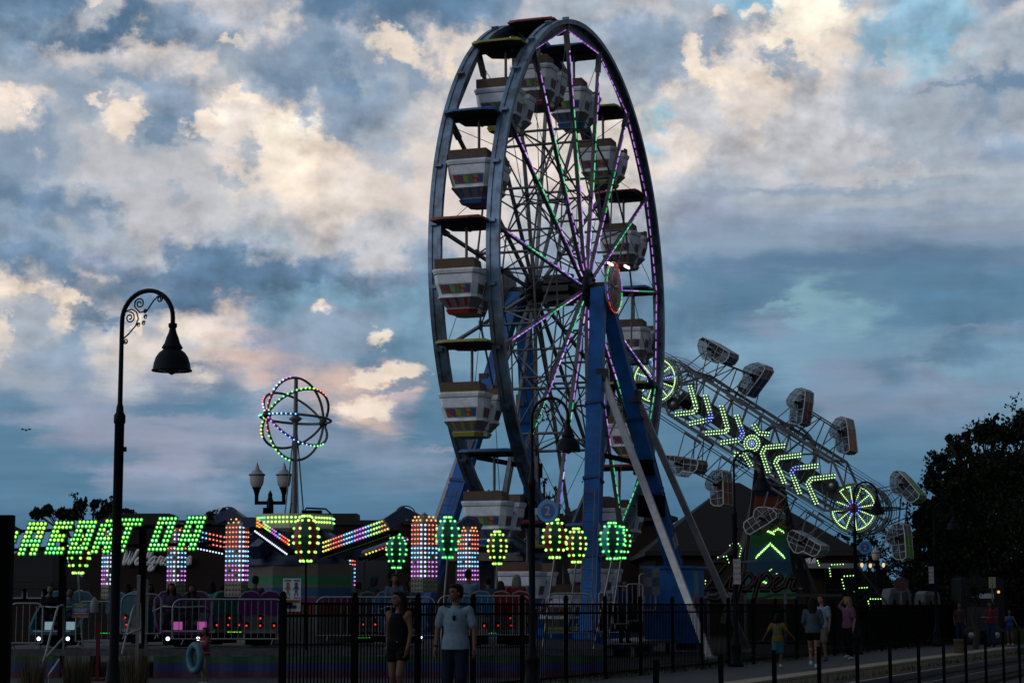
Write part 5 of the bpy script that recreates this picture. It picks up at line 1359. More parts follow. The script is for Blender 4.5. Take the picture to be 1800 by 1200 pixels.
mb = MB(); mb.box((0, 0, 0.60), (0.07, 0.07, 1.2)); mb.box((0, 0, 0.03), (0.3, 0.3, 0.05)); mb.build('post', mat('faded_red', (0.07, 0.006, 0.008), 0.7, spec=0.2), t)
t2 = empty('canister', (gx(166, 43.45), 43.45, at(166, 1077, 43.45).z), 'white bullet shaped canister on top of the red post', 'canister')
mb = MB(); mb.lathe([(0.0, 0.0), (0.085, 0.0), (0.09, 0.03), (0.09, 0.17), (0.08, 0.23), (0.045, 0.30), (0.012, 0.33), (0.0, 0.36)], n=16); mb.build('body', M_carw, t2)
mb = MB(); mb.lathe([(0.092, 0.15), (0.092, 0.165)], n=16); mb.build('band', M_grey, t2)
p = at(141, 1072, 45.7); t = empty('rainbow_board', p, 'small rainbow striped rules board hung on the barrier', 'board')
for i, (c, h) in enumerate((((0.015, 0.10, 0.12), .12), ((0.02, 0.06, 0.18), .10), ((0.16, 0.02, 0.10), .06), ((0.18, 0.13, 0.02), .05))):
    z = 0.165 - sum((.12, .10, .06, .05)[:i]) - h / 2; mb = MB(); mb.box((0, 0, z), (0.36, 0.015, h)); mb.build('stripe', mat('board_stripe%s' % 'abcd'[i], c, 0.6), t)
rr = random.Random(2); mb = MB()
for z, w_, m_ in ((0.13, 0.26, 0), (0.09, 0.16, 0), (0.03, 0.28, 1), (0.0, 0.28, 1), (-0.03, 0.22, 1), (-0.07, 0.27, 1)):
    x = -w_ / 2
    while x < w_ / 2: l = rr.uniform(0.012, 0.04); mb.box((x + l / 2, -0.01, z), (l, 0.004, 0.02), m_); x += l + 0.01
mb.build('small_print', [mat('print_yellow', (0.35, 0.30, 0.02), 0.6), M_signw], t)
# white notice on the fence end post
c = pq(pf0 + 0.35, FQ - 0.0, 0); Yn = c.y; p = at(513, 1045, Yn - 0.07); t = empty('fence_notice', p, 'white notice with two drawn figures and a blue arrow on the fence end post', 'sign')
k = Yn / FPX; mb = MB(); mb.box((0, 0, 0), (31 * k, 0.01, 57 * k)); bd = mb.build('board', mat('notice_board', (0.42, 0.46, 0.54), 0.5), t)
def nb_(x, z): return Vector((x * k, -0.008, z * k))
mb = MB(); mb.box(nb_(0, -11), (29 * k, 0.006, 6 * k)); mb.build('yellow_band', mat('band_ochre', (0.25, 0.12, 0.01), 0.5), bd)
mb = MB(); mb.prism([nb_(-9, -17.5), nb_(6, -17.5), nb_(6, -16.5), nb_(9.5, -20.5), nb_(6, -24.5), nb_(6, -23.5), nb_(-9, -23.5)], (0, -0.004, 0)); mb.build('arrow', mat('arrow_navy', (0.004, 0.01, 0.08), 0.5), bd)
mb = MB(); rr = random.Random(4)
for z, x0, x1, m_, h in ((25, -13, -1, 0, 2.6), (25, 3, 14, 1, 2.6), (-5, -12, -2, 0, 1.6), (-5, 3, 13, 0, 1.6), (-11, -13, 13, 2, 3)):
    x = x0
    while x < x1 - 0.8: l = rr.uniform(0.9, 1.7); mb.box(nb_(x + l / 2, z) - Vector((0, 0.004, 0)), (l * k, 0.003, h * k), m_); x += l + 0.5
mb.build('small_print', [mat('print_navy', (0.01, 0.015, 0.06), 0.5), mat('print_red', (0.12, 0.01, 0.02), 0.5), mat('print_brown', (0.08, 0.02, 0.01), 0.5)], bd)
for x, c1, nm in ((-7, (0.16, 0.10, 0.03), 'a'), (7.5, (0.03, 0.05, 0.08), 'b')):
    mb = MB()
    mb.prism([nb_(x + 3.2 * math.cos(a), 19 + 3.2 * math.sin(a)) for a in [2 * PI * i / 10 for i in range(10)]], (0, -0.003, 0))
    mb.prism([nb_(x - 2.5, 16), nb_(x + 2.5, 16), nb_(x + 2, 6), nb_(x - 2, 6)], (0, -0.003, 0))
    for s_ in (-1, 1):
        mb.bar(nb_(x + s_ * 2, 15), nb_(x + s_ * 5, 9), 0.006, 0.012); mb.bar(nb_(x + s_ * 1, 6), nb_(x + s_ * 3, -2), 0.006, 0.014)
    mb.build('drawn_figure', mat('figure_' + nm, c1, 0.6), bd)
# bird
p = at(46, 756, 120); mb = MB(); mb.ball((0, 0, 0), 0.06, 0, 8, (1.0, 2.2, 0.9)); mb.add([(0.02, 0.05, 0.02), (0.02, -0.06, 0.02), (0.22, -0.04, 0.12), (0.34, 0.0, 0.03)], [(0, 1, 2), (0, 2, 3)]); mb.add([(-0.02, 0.05, 0.02), (-0.02, -0.06, 0.02), (-0.22, -0.04, 0.12), (-0.34, 0.0, 0.03)], [(0, 1, 2), (0, 2, 3)]); mb.add([(0.03, 0.12, 0), (-0.03, 0.12, 0), (0, 0.24, 0)], [(0, 1, 2)]); mb.ball((0, -0.15, 0.02), 0.04, 0, 6)
o = mb.build('bird', M_black, loc=p); tag(o, 'tiny dark bird flying low over the left trees', 'bird')

# ------------------------------------------------------------------ tumbling cage boom ride
ZY = 85.0
ZB = at(1345, 1064, 86.5); ZB.z = 0
zr = empty('boom_ride', ZB, 'tilted lattice boom ride ringed with tumbling cages and green bulb chevrons', 'fairground ride')
AX = Vector((0.42, 0.907, 0))
def zp(px, py, w=0.0): return at(px, py, ZY) + AX * w - ZB
M_zsteel = mat('boom_steel', (0.20, 0.205, 0.215), 0.45, 0.5, noise=0.3, nscale=3)
M_zplate = mat('boom_plate', (0.15, 0.155, 0.16), 0.5, 0.3, noise=0.25, nscale=2)
WID = 2.3
U0, U1 = (1213, 650), (1463, 807)
L0, L1 = (1175, 727), (1450, 897)
def lerp2(a, b, t): return (a[0] + (b[0] - a[0]) * t, a[1] + (b[1] - a[1]) * t)
C1, C2 = (1152, 668), (1501, 893)
for w in (0.0, WID):
    mb = MB()
    for a, b in ((U0, U1), (L0, L1)):
        mb.bar(zp(*a, w), zp(*b, w), 0.10, 0.12); o_ = (-5, 7) if a is U0 else (5, -7)
        mb.bar(zp(a[0] + o_[0], a[1] + o_[1], w), zp(b[0] + o_[0], b[1] + o_[1], w), 0.06, 0.06)
    for i in range(11):
        t = i / 10; a, b = lerp2(U0, U1, t), lerp2(L0, L1, t); mb.bar(zp(*a, w), zp(*b, w), 0.06, 0.06)
        if i < 10 and w == 0.0:
            c = lerp2(L0, L1, t + 0.1) if i % 2 else lerp2(U0, U1, t + 0.1); d = a if i % 2 else b
            mb.tube([zp(*d, w), zp(*c, w)], 0.025, 5)
    for c, a, b in ((C1, U0, L0), (C2, U1, L1)):
        for e in (a, b): mb.bar(zp(*e, w), zp(*c, w), 0.08, 0.1)
    mb.build('boom_truss', M_zsteel, zr)
mb = MB()
for i in range(6):
    t = i / 5
    for A, B in ((U0, U1), (L0, L1)):
        a = lerp2(A, B, t); mb.bar(zp(*a, 0), zp(*a, WID), 0.06, 0.06)
mb.build('cross_beam', M_zsteel, zr)
mb = MB(); mb.bar(zp(1192, 694, 0.25), zp(1325, 780, 0.25), 0.42, 0.12, 0, AX, 0.62, 0.12); mb.bar(zp(1325, 780, 0.25), zp(1480, 880, 0.25), 0.62, 0.12, 0, AX, 0.42, 0.12)
mb.bar(zp(1192, 694, WID - .25), zp(1480, 880, WID - .25), 0.5, 0.12, 0, AX); mb.build('spine_plate', M_zplate, zr)
def ringpts(c, r, w, n=40, a0=0, a1=2 * PI):
    o = zp(*c, w); ux = Vector((0.907, -0.42, 0)); return [o + (ux * math.cos(a0 + (a1 - a0) * i / n) + Vector((0, 0, 1)) * math.sin(a0 + (a1 - a0) * i / n)) * r for i in range(n)]
for ci, c in enumerate((C1, C2)):
    for w in (0.0, 0.45, WID - 0.4, WID):
        mb = MB(); mb.tube(ringpts(c, 1.02, w), 0.04, 6, 0, True); mb.tube(ringpts(c, 0.90, w), 0.028, 5, 0, True)
        o = zp(*c, w); q = ringpts(c, 0.98, w, 12)
        for p in q: mb.bar(o, p, 0.05, 0.05)
        mb.build('chain_wheel', M_zsteel, zr)
    mb = MB(); mb.tube([zp(*c, -0.1), zp(*c, WID + 0.1)], 0.12, 10); mb.build('wheel_shaft', M_dsteel, zr)
    mb = MB(); mb.ball(zp(*c, -0.12), 0.20, 0, 12); mb.build('hub_cap', mat('hub_maroon', (0.12, 0.015, 0.06), 0.4), zr)
    bb = MB(); o = zp(*c, -0.08); ux = Vector((0.907, -0.42, 0))
    for s in range(12):
        a = R_(8 + 30 * s); d = ux * math.cos(a) + Vector((0, 0, 1)) * math.sin(a)
        for j in range(9):
            r = 0.24 + j * 0.083; bb.bulb(o + d * r, 0.030, 'blue' if j < 2 or (ci == 0 and s % 3 == 0) else ('zip' if j % 2 else 'pale'), 6)
        if s % 3 != 0 or ci == 0:
            for j in range(1, 6):
                a2 = a - R_(30) * j / 6; bb.bulb(o + (ux * math.cos(a2) + Vector((0, 0, 1)) * math.sin(a2)) * 0.905, 0.033, ('zip' if j % 2 else 'pale'), 6)
    bb.build('wheel_bulbs', BM, zr)
# cables running round both wheels
dv = Vector((C2[0] - C1[0], C2[1] - C1[1])).normalized(); nv2 = Vector((dv.y, -dv.x)); PXM = FPX / ZY
for w in (0.0, 0.12, WID):
    for r in (1.12, 1.22):
        k = r * PXM; pts = []
        a_n = math.atan2(-nv2.y, nv2.x)
        for i in range(15): a = a_n - PI * i / 14; pts.append(zp(C2[0] + k * math.cos(a), C2[1] - k * math.sin(a), w))
        for i in range(15): a = a_n - PI - PI * i / 14; pts.append(zp(C1[0] + k * math.cos(a), C1[1] - k * math.sin(a), w))
        mb = MB(); mb.tube(pts, 0.012, 4, 0, True); mb.build('cable', M_dsteel, zr)
# spare road wheels and counterweight
for px, py in ((1186, 710), (1464, 853)):
    mb = MB(); mb.lathe([(0.10, -0.1), (0.24, -0.12), (0.28, -0.08), (0.28, 0.08), (0.24, 0.12), (0.1, 0.1)], zp(px, py, -0.15), 18, 0, Matrix.Rotation(-R_(25), 3, 'Z') @ Matrix.Rotation(PI / 2, 3, 'X')); wl = mb.build('road_wheel', M_rubber, zr)
    mb = MB(); mb.lathe([(0, 0.11), (0.11, 0.10), (0.13, 0.05)], zp(px, py, -0.15), 14, 0, Matrix.Rotation(-R_(25), 3, 'Z') @ Matrix.Rotation(PI / 2, 3, 'X')); mb.build('wheel_rim', M_alu, wl)
mb = MB(); mb.box(zp(1208, 713, 0.3), (0.9, 0.5, 0.3), 0, Matrix.Rotation(R_(30), 3, 'Y')); mb.build('counterweight', M_black, zr)
mb = MB(); 
for w in (WID + 0.3, WID + 0.6): mb.tube(ringpts((1345, 792), 1.35, w), 0.05, 6, 0, True)
for p, q in zip(ringpts((1345, 792), 1.35, WID + 0.3, 10), ringpts((1345, 792), 0.2, WID + 0.3, 10)): mb.bar(p, q, 0.07, 0.07)
mb.build('bull_wheel', M_zplate, zr)
# chevrons of bulbs
Q4 = lambda x, y: (1080 + x / 3.0, 560 + y / 3.0)
chev = [[(405, 355), (430, 440), (440, 480), (420, 495), (325, 505)], [(485, 405), (520, 530), (400, 555)], [(570, 460), (605, 585), (590, 597), (485, 605)], [(650, 510), (685, 610), (665, 640), (565, 655)],
        [(740, 560), (770, 605), (825, 610)], [(640, 715), (690, 715), (730, 780)], [(905, 670), (800, 680), (785, 710), (820, 815)], [(990, 720), (870, 735), (855, 760), (880, 810), (905, 870)],
        [(1080, 775), (955, 790), (940, 810), (985, 925)], [(1170, 830), (1045, 845), (1025, 870), (1075, 980)]]
for ci, ch in enumerate(chev):
    mb = MB(); bb = MB()
    pts = [zp(*Q4(*p), -0.18) for p in ch]
    for a, b in zip(pts, pts[1:]):
        mb.bar(a, b, 0.26, 0.05, 0, AX) if False else mb.bar(a + AX * 0.05, b + AX * 0.05, 0.26, 0.05, 0, AX)
        L = (b - a).length; d = (b - a) / L; nn = d.cross(AX).normalized(); n = max(1, int(L / 0.115))
        for i in range(n + 1):
            for s_ in (-1, 1):
                p = a + d * (L * (i + (0.25 if s_ > 0 else 0)) / (n + 0.5)) + nn * 0.062 * s_
                blue = ci in (1, 3, 8) and (p - pts[1]).length < 0.3
                bb.bulb(p, 0.033, 'blue' if blue else ('zip'), 6)
    o = mb.build('chevron', M_zplate, zr); bb.build('bulbs', BM, o)
mb = MB(); c = zp(*Q4(735, 660), -0.2); ux = Vector((0.907, -0.42, 0)); RM = Matrix.Rotation(-R_(25), 3, 'Z') @ Matrix.Rotation(PI / 2, 3, 'X')
mb.lathe([(0, 0.03), (0.40, 0.03), (0.42, 0), (0.40, -0.05)], c, 22, 0, RM); o = mb.build('centre_disc', M_zplate, zr); bb = MB()
for r, n, cc in ((0.0, 1, 'white'), (0.1, 7, 'blue'), (0.22, 14, 'zip'), (0.34, 20, 'zip')):
    for i in range(n): a = 2 * PI * i / n; bb.bulb(c - AX * 0.06 + (ux * math.cos(a) + Vector((0, 0, 1)) * math.sin(a)) * r, 0.033, (cc), 6)
bb.build('bulbs', BM, o)
# cages
M_mesh = mat('cage_mesh', (0.018, 0.018, 0.022), 0.7, noise=0.3)
def make_mesh_alpha():
    nt = M_mesh.node_tree; b = nt.nodes['Principled BSDF']; b.inputs['Alpha'].default_value = 0.70
make_mesh_alpha()
M_cframe = mat('cage_frame', (0.52, 0.54, 0.56), 0.45, 0.1)
prof = [(8, -29), (-4, -27), (-15, -17), (-22, -5), (-21, 4), (-13, 11), (-14, 22), (-14, 33), (-8, 39), (4, 41), (11, 38), (13, 15), (15, -5), (15, -24)]
cages = [(1249, 614, -63, 1, (0.03, 0.13, 0.30), 'cage with blue foot panel, topmost of the boom ride'), (1323, 660, 34, 1, (0.02, 0.10, 0.28), 'blue cage'), (1402, 708, 4, 1, (0.20, 0.05, 0.03), 'dark cage with red and white head panel'),
         (1478, 759, -10, 1, (0.42, 0.10, 0.02), 'cage with orange foot panel'), (1585, 852, -45, 1, (0.10, 0.34, 0.03), 'cage with green foot panel'), (1578, 946, -8, 1, (0.10, 0.42, 0.03), 'bright green cage'),
         (1408, 953, -65, 1, (0.12, 0.20, 0.28), 'pale cage'), (1340, 911, 56, 1, (0.02, 0.16, 0.14), 'teal cage'), (1259, 852, -6, 1, (0.22, 0.05, 0.03), 'cage with red foot panel'),
         (1192, 815, -84, 1, (0.10, 0.12, 0.13), 'grey cage'), (1096, 722, 10, -1, (0.10, 0.12, 0.14), 'dark grey cage')]
for px, py, ang, mir, colr, lab in cages:
    c = zp(px, py, 0.55); k = ZY / FPX; a = R_(ang); ux = Vector((0.907, -0.42, 0)) 
    def P(x, y, w):
        x *= mir; x, y = x * 0.92, y * 0.92
        X, Y_ = x * math.cos(a) - y * math.sin(a), x * math.sin(a) + y * math.cos(a)
        return c + ux * X * k + Vector((0, 0, -Y_ * k)) + AX * w
    HWd = 0.60
    mb = MB(); n = len(prof)
    for w in (-HWd, HWd): mb.add([P(x, y, w) for x, y in prof], [tuple(range(n))])
    cg = mb.build('cage', M_mesh, zr); cg['label'] = lab
    mb = MB()      # back and base shell
    for i in range(8, 13): mb.add([P(*prof[i], -HWd), P(*prof[i + 1], -HWd), P(*prof[i + 1], HWd), P(*prof[i], HWd)], [(0, 1, 2, 3)], 1 if i == 12 else 0)
    mb.add([P(*prof[13], -HWd), P(*prof[0], -HWd), P(*prof[0], HWd), P(*prof[13], HWd)], [(0, 1, 2, 3)], 1)
    for i in (7, ): mb.add([P(*prof[i], -HWd), P(*prof[i + 1], -HWd), P(*prof[i + 1], HWd), P(*prof[i], HWd)], [(0, 1, 2, 3)], 0)
    mb.build('back_shell', [mat('shell_%d' % (px), colr, 0.45, noise=0.25), mat('shell_pale', (0.26, 0.28, 0.30), 0.45, noise=0.4, nscale=9)], cg)
    mb = MB()
    for w in (-HWd, 0, HWd): mb.tube([P(x, y, w) for x, y in prof], 0.026 if w else 0.016, 5, 0, True)
    for i in range(0, n): mb.tube([P(*prof[i], -HWd), P(*prof[i], HWd)], 0.014, 4)
    for w in (-HWd - 0.005,):
        for p, q in (((-22, -2), (15, -8)), ((-13, 12), (14, 12)), ((-14, 26), (12, 26)), ((2, -28), (0, 40)), ((-12, -20), (14, -16)), ((-8, -24), (-6, 10))): mb.tube([P(*p, w), P(*q, w)], 0.012, 4)
    for s_ in range(1, 5): mb.tube([P(-14 - 0, 11 + s_ * 6, -HWd), P(-14, 11 + s_ * 6, HWd)], 0.008, 4)
    mb.build('cage_frame', M_cframe, cg)
    mb = MB(); mb.tube([P(0, 0, -HWd - 0.25), P(0, 0, HWd + 0.25)], 0.06, 8); mb.box(P(-2, 2, 0), (0.3, 0.3, 0.3)); mb.bar(P(8, -15, 0), P(8, 18, 0), 0.10, 0.8, 0, AX); mb.build('seat', M_black, cg)
    # struts to the boom
    v = Vector((px, py)) - Vector(C1); t = v.dot(dv); s2 = v.dot(nv2)
    Lc = (Vector(C2) - Vector(C1)).length
    mb = MB()
    if 0 < t < Lc:
        f = Vector(C1) + dv * t + nv2 * (47 if s2 > 0 else -47)
        ends = [f - dv * 17, f + dv * 17]
    else:
        cc = Vector(C2) if t >= Lc else Vector(C1); r = (Vector((px, py)) - cc).normalized(); pr = Vector((-r.y, r.x)); ends = [cc + r * 45 - pr * 14, cc + r * 45 + pr * 14]
    for w in (-HWd - 0.2, HWd + 0.2):
        for e in ends: mb.bar(P(0, 0, w), zp(e.x, e.y, 0.55 + w), 0.045, 0.045)
        mb.bar(zp(ends[0].x, ends[0].y, 0.55 + w), zp(ends[1].x, ends[1].y, 0.55 + w), 0.12, 0.08)
        mb.build('cage_strut', M_zsteel, cg); mb = MB()
# black linking trusses between neighbouring cages
lk = [((1249, 630), (1323, 660)), ((1402, 712), (1478, 759)), ((1192, 815), (1259, 850)), ((1340, 905), (1408, 948)), ((1585, 865), (1578, 935))]
for a, b in lk:
    mb = MB()
    for w in (0.0, 1.1):
        A, B = zp(*a, w), zp(*b, w); M1, M2 = A.lerp(B, 0.38), A.lerp(B, 0.62)
        mb.bar(A, B, 0.05, 0.05)
        v = Vector(((a[0] + b[0]) / 2, (a[1] + b[1]) / 2)); s = (v - Vector(C1)).dot(nv2); t = (v - Vector(C1)).dot(dv)
        f = (Vector(C1) + dv * min(t, (Vector(C2) - Vector(C1)).length + 30) + nv2 * (47 if s > 0 else -47)) if t < 400 else v - Vector((48, -10))
        for M_, o_ in ((M1, -20), (M2, 20)):
            e = f + dv * o_; mb.bar(M_, zp(e.x, e.y, w), 0.045, 0.045)
        g = f - dv * 38; mb.bar(M1, zp(g.x, g.y, w), 0.04, 0.04)
    mb.build('link_truss', M_dsteel, zr)
# painted tower behind the boom
TY = 88.6
def tp(px, py, dy=0.0): return at(px, py, TY + dy) - ZB
bands = [('tower_navy', (0.005, 0.015, 0.05), 840, 872), ('tower_orange', (0.20, 0.045, 0.012), 872, 898), ('tower_gold', (0.17, 0.11, 0.01), 898, 925), ('tower_olive', (0.08, 0.11, 0.01), 925, 940), ('tower_green', (0.015, 0.11, 0.04), 940, 960),
         ('tower_teal', (0.01, 0.09, 0.14), 960, 985), ('tower_blue', (0.01, 0.06, 0.13), 985, 1008), ('tower_cyan', (0.015, 0.13, 0.16), 1008, 1022), ('tower_grey', (0.06, 0.06, 0.08), 1022, 1030), ('tower_leaf', (0.01, 0.16, 0.06), 1030, 1052)]
def tx(py, s_):
    t = (py - 840) / 212.0; return (1352 - 20 - 24 * t) if s_ < 0 else (1352 + 18 + 30 * t)
for nm, c_, y0, y1 in bands:
    mb = MB(); q = [tp(tx(y1, -1), y1), tp(tx(y1, 1), y1), tp(tx(y0, 1), y0), tp(tx(y0, -1), y0)]
    mb.prism(q, (0, 1.1, 0)); mb.build('tower_panel', mat(nm, c_, 0.5, noise=0.3, nscale=2), zr)
mb = MB()
for s_ in (-1, 1): mb.bar(tp(tx(1060, s_) + s_ * 3, 1075, 0.3), tp(tx(780, s_) + s_ * 2, 780, 0.3), 0.14, 0.3); 
for s_ in (-1, 1): mb.bar(tp(1352 + s_ * 80, 1095, 2.2), tp(1352 + s_ * 6, 800, 1.0), 0.2, 0.25)
mb.build('tower_leg', M_dsteel, zr)
for cx, cy, w_, h_, dbl in ((1354, 954, 22, 21, 1), (1345, 930, 14, 6, 0), (1368, 928, 8, 5, 0), (1341, 1020, 9, 5, 0)):
    bb = MB(); n = max(2, int(w_ / 2.7))
    for s_ in (-1, 1):
        for i in range(n + 1):
            for r in range(2 + (dbl)):
                bb.bulb(tp(cx + s_ * w_ * i / n + r * 1.5 * s_, cy + h_ * i / n + r * 2.6, -0.06), 0.033, ('lime' if (i + r) % 2 else 'zip'), 6)
    bb.build('tower_bulbs', BM, zr)
# base platform, stairs with single row light arrows
mb = MB(); mb.hexa([tp(1300, 1125, -3), tp(1480, 1125, -3), tp(1480, 1125, 2), tp(1300, 1125, 2)], [tp(1300, 1062, -3), tp(1480, 1062, -3), tp(1480, 1062, 2), tp(1300, 1062, 2)]); mb.build('base', mat('base_brown', (0.009, 0.007, 0.006), 0.8), zr)
mb = MB(); mb.bar(tp(1296, 1062, -3.2), tp(1360, 1045, -3.2), 0.1, 0.12); mb.bar(tp(1360, 1045, -3.2), tp(1480, 1046, -3.2), 0.1, 0.12); mb.bar(tp(1500, 985, -3), tp(1560, 1062, -3), 0.06, 0.06); mb.bar(tp(1400, 950, -2), tp(1465, 1120, -2), 0.12, 0.12)
mb.build('ramp_rail', M_dsteel, zr)
arr = [[(1440, 993), (1437, 985), (1435, 977)], [(1482, 991), (1462, 992), (1458, 998), (1460, 1012)], [(1500, 1011), (1484, 1012), (1480, 1018), (1484, 1034)], [(1524, 1032), (1506, 1033), (1502, 1039), (1507, 1055)], [(1548, 1052), (1530, 1052), (1526, 1056), (1530, 1073)],
       [(1262, 979), (1277, 977), (1281, 988)], [(1283, 958), (1288, 955)], [(1298, 955), (1303, 963), (1300, 977)], [(1240, 1020), (1240, 1031)], [(1249, 997), (1251, 997)], [(1353, 1002), (1356, 1000)], [(1365, 1008), (1367, 1008)]]
for pts in arr:
    mb = MB(); bb = MB(); P3 = [tp(x, y, -3.1) for x, y in pts]
    for a, b in zip(P3, P3[1:]):
        mb.bar(a + Vector((0, 0.05, 0)), b + Vector((0, 0.05, 0)), 0.05, 0.1, 0, (0, 1, 0)); L = (b - a).length; n = max(1, int(L / 0.10))
        for i in range(n + 1): bb.bulb(a.lerp(b, i / n), 0.030, ('lime' if i % 2 else 'zip'), 6)
    o = mb.build('light_arrow', M_black, zr); bb.build('bulbs', BM, o)
# script name sign
t = empty('script_name_sign', at(1315, 1064, 80), 'big dark brown script lettering sign at the foot of the boom ride', 'sign'); t.location.z = 0
sm = script_sign(t, word_strokes('Zipper', 0.15), 1236, 1036, 3.45, 80, 0.10); o = sm.build('lettering', mat('sign_copper', (0.02, 0.009, 0.006), 0.8, spec=0.1, noise=0.3), t)
sm = script_sign(t, word_strokes('Zipper', 0.15), 1236, 1036, 3.45, 79.87, 0.03); sm.build('lettering_core', mat('sign_copper_dark', (0.03, 0.018, 0.012), 0.6), o)
mb = MB(); 
for x0, y0, x1, y1 in ((1230, 1052, 1300, 1030), (1300, 1030, 1410, 1034), (1240, 1000, 1290, 960), (1230, 1004, 1252, 992), (1298, 987, 1330, 985)): mb.bar(at(x0, y0, 80.2) - t.location, at(x1, y1, 80.2) - t.location, 0.08, 0.08)
for x in (1245, 1310, 1380): mb.bar(at(x, 1035, 80.25) - t.location, Vector((at(x, 1035, 80.25).x, 80.25, 0)) - t.location, 0.1, 0.1)
mb.build('sign_frame', M_steel, t)

# ------------------------------------------------------------------ vehicles and bits at the right
def vehicle(px0, px1, pyt, Y, prof_, col_, label, cat, name, glass, extra=None, depth=1.9):
    a, b = gx(px0, Y), gx(px1, Y); H = at(px0, pyt, Y).z; L = b - a
    t = empty(name, ((a + b) / 2, Y, 0), label, cat)
    P = lambda x, z: Vector((a + x * L - t.location.x, 0, z * H))
    mb = MB(); mb.prism([P(x, z) for x, z in prof_], (0, depth, 0)); mb.build('body', col_, t)
    for i, g in enumerate(glass):
        mb = MB(); mb.prism([P(x, z) + Vector((0, -0.012, 0)) for x, z in g], (0, 0.02, 0)); mb.build('window', M_glass, t)
    for x in (0.2, 0.8):
        mb = MB(); mb.lathe([(0.12, -0.1), (0.30, -0.12), (0.36, -0.08), (0.36, 0.08), (0.30, 0.12), (0.12, 0.1)], P(x, 0) + Vector((0, 0.05, 0.36)), 18, 0, Matrix.Rotation(PI / 2, 3, 'X')); w = mb.build('wheel', M_rubber, t)
        mb = MB(); mb.lathe([(0, 0.1), (0.16, 0.1), (0.2, 0.05)], P(x, 0) + Vector((0, 0.05, 0.36)), 14, 0, Matrix.Rotation(PI / 2, 3, 'X')); mb.build('rim', M_alu, w)
    return t, P
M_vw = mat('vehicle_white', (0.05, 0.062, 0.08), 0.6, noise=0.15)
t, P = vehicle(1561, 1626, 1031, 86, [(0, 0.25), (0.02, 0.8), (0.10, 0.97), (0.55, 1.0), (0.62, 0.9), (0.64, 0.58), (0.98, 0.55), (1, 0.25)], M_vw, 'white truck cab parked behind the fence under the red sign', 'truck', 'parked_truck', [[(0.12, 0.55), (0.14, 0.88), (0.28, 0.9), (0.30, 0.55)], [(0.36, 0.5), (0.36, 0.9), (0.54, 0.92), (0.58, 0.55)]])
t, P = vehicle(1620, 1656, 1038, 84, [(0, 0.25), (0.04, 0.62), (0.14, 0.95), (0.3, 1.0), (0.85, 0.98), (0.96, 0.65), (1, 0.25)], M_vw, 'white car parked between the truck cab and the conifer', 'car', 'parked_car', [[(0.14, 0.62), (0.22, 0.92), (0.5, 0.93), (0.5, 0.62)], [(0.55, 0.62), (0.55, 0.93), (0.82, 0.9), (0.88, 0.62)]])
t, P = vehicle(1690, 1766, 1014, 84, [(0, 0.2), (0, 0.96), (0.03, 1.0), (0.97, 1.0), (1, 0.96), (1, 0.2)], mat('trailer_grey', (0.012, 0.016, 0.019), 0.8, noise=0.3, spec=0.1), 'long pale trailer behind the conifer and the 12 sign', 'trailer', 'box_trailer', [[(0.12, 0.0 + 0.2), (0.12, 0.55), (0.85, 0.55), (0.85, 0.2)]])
mb = MB(); mb.box(P(0.5, 0.72) + Vector((0, -0.03, 0)), (0.9, 0.03, 0.2)); mb.build('vent_grille', M_signw, t)
mb = MB(); mb.ball(P(0.86, 0.78) + Vector((0, -0.06, 0)), 0.06, 0, 8); mb.build('side_lamp', lamp('side_lamp', (1.0, 0.45, 0.12), 1.2), t)
p = at(1584, 1026, 84); t = empty('stop_sign', (p.x, p.y, 0), 'red octagonal stop sign above the truck cab', 'sign')
mb = MB(); mb.prism([Vector((0.33 * math.cos(PI / 8 + i * PI / 4), 0, p.z + 0.30 * math.sin(PI / 8 + i * PI / 4))) for i in range(8)], (0, 0.02, 0)); f = mb.build('face', mat('stop_red', (0.045, 0.005, 0.004), 0.5), t)
text_mesh('wording', 'STOP', 0.21, M_greyc, f, (0, -0.012, p.z)); mb = MB(); mb.box((0, 0.05, p.z / 2), (0.06, 0.06, p.z)); mb.build('post', M_steel, t)
p = at(1744, 1023, 80); t = empty('number_sign', (p.x, p.y, 0), 'narrow pale sign with the digits 1 over 2 in front of the trailer', 'sign')
mb = MB(); mb.box((0, 0, p.z), (0.26, 0.02, 0.42)); f = mb.build('face', mat('pale_lime', (0.24, 0.26, 0.14), 0.5), t)
for i, s in enumerate('12'): text_mesh('numeral', s, 0.22, M_black, f, (0, -0.014, p.z + 0.10 - 0.2 * i))
mb = MB(); mb.box((0, 0.04, p.z / 2), (0.05, 0.05, p.z)); mb.build('post', M_steel, t)
p = at(1685, 1134, 0 + 66.0); t = empty('litter_bin', pq(0, 0) + Vector((gx(1685, 67.5), 67.5, 0.0)), 'tan concrete litter bin at the platform edge', 'litter bin')
mb = MB(); mb.lathe([(0.0, 0.0), (0.17, 0.0), (0.19, 0.05), (0.19, 0.40), (0.21, 0.42), (0.21, 0.46), (0.16, 0.46), (0.15, 0.40), (0, 0.40)], n=16); mb.build('body', mat('concrete_tan', (0.10, 0.075, 0.05), 0.8, noise=0.3), t)
mb = MB(); mb.lathe([(0.20, 0.34), (0.2, 0.37)], n=16); mb.build('band', M_dsteel, t)

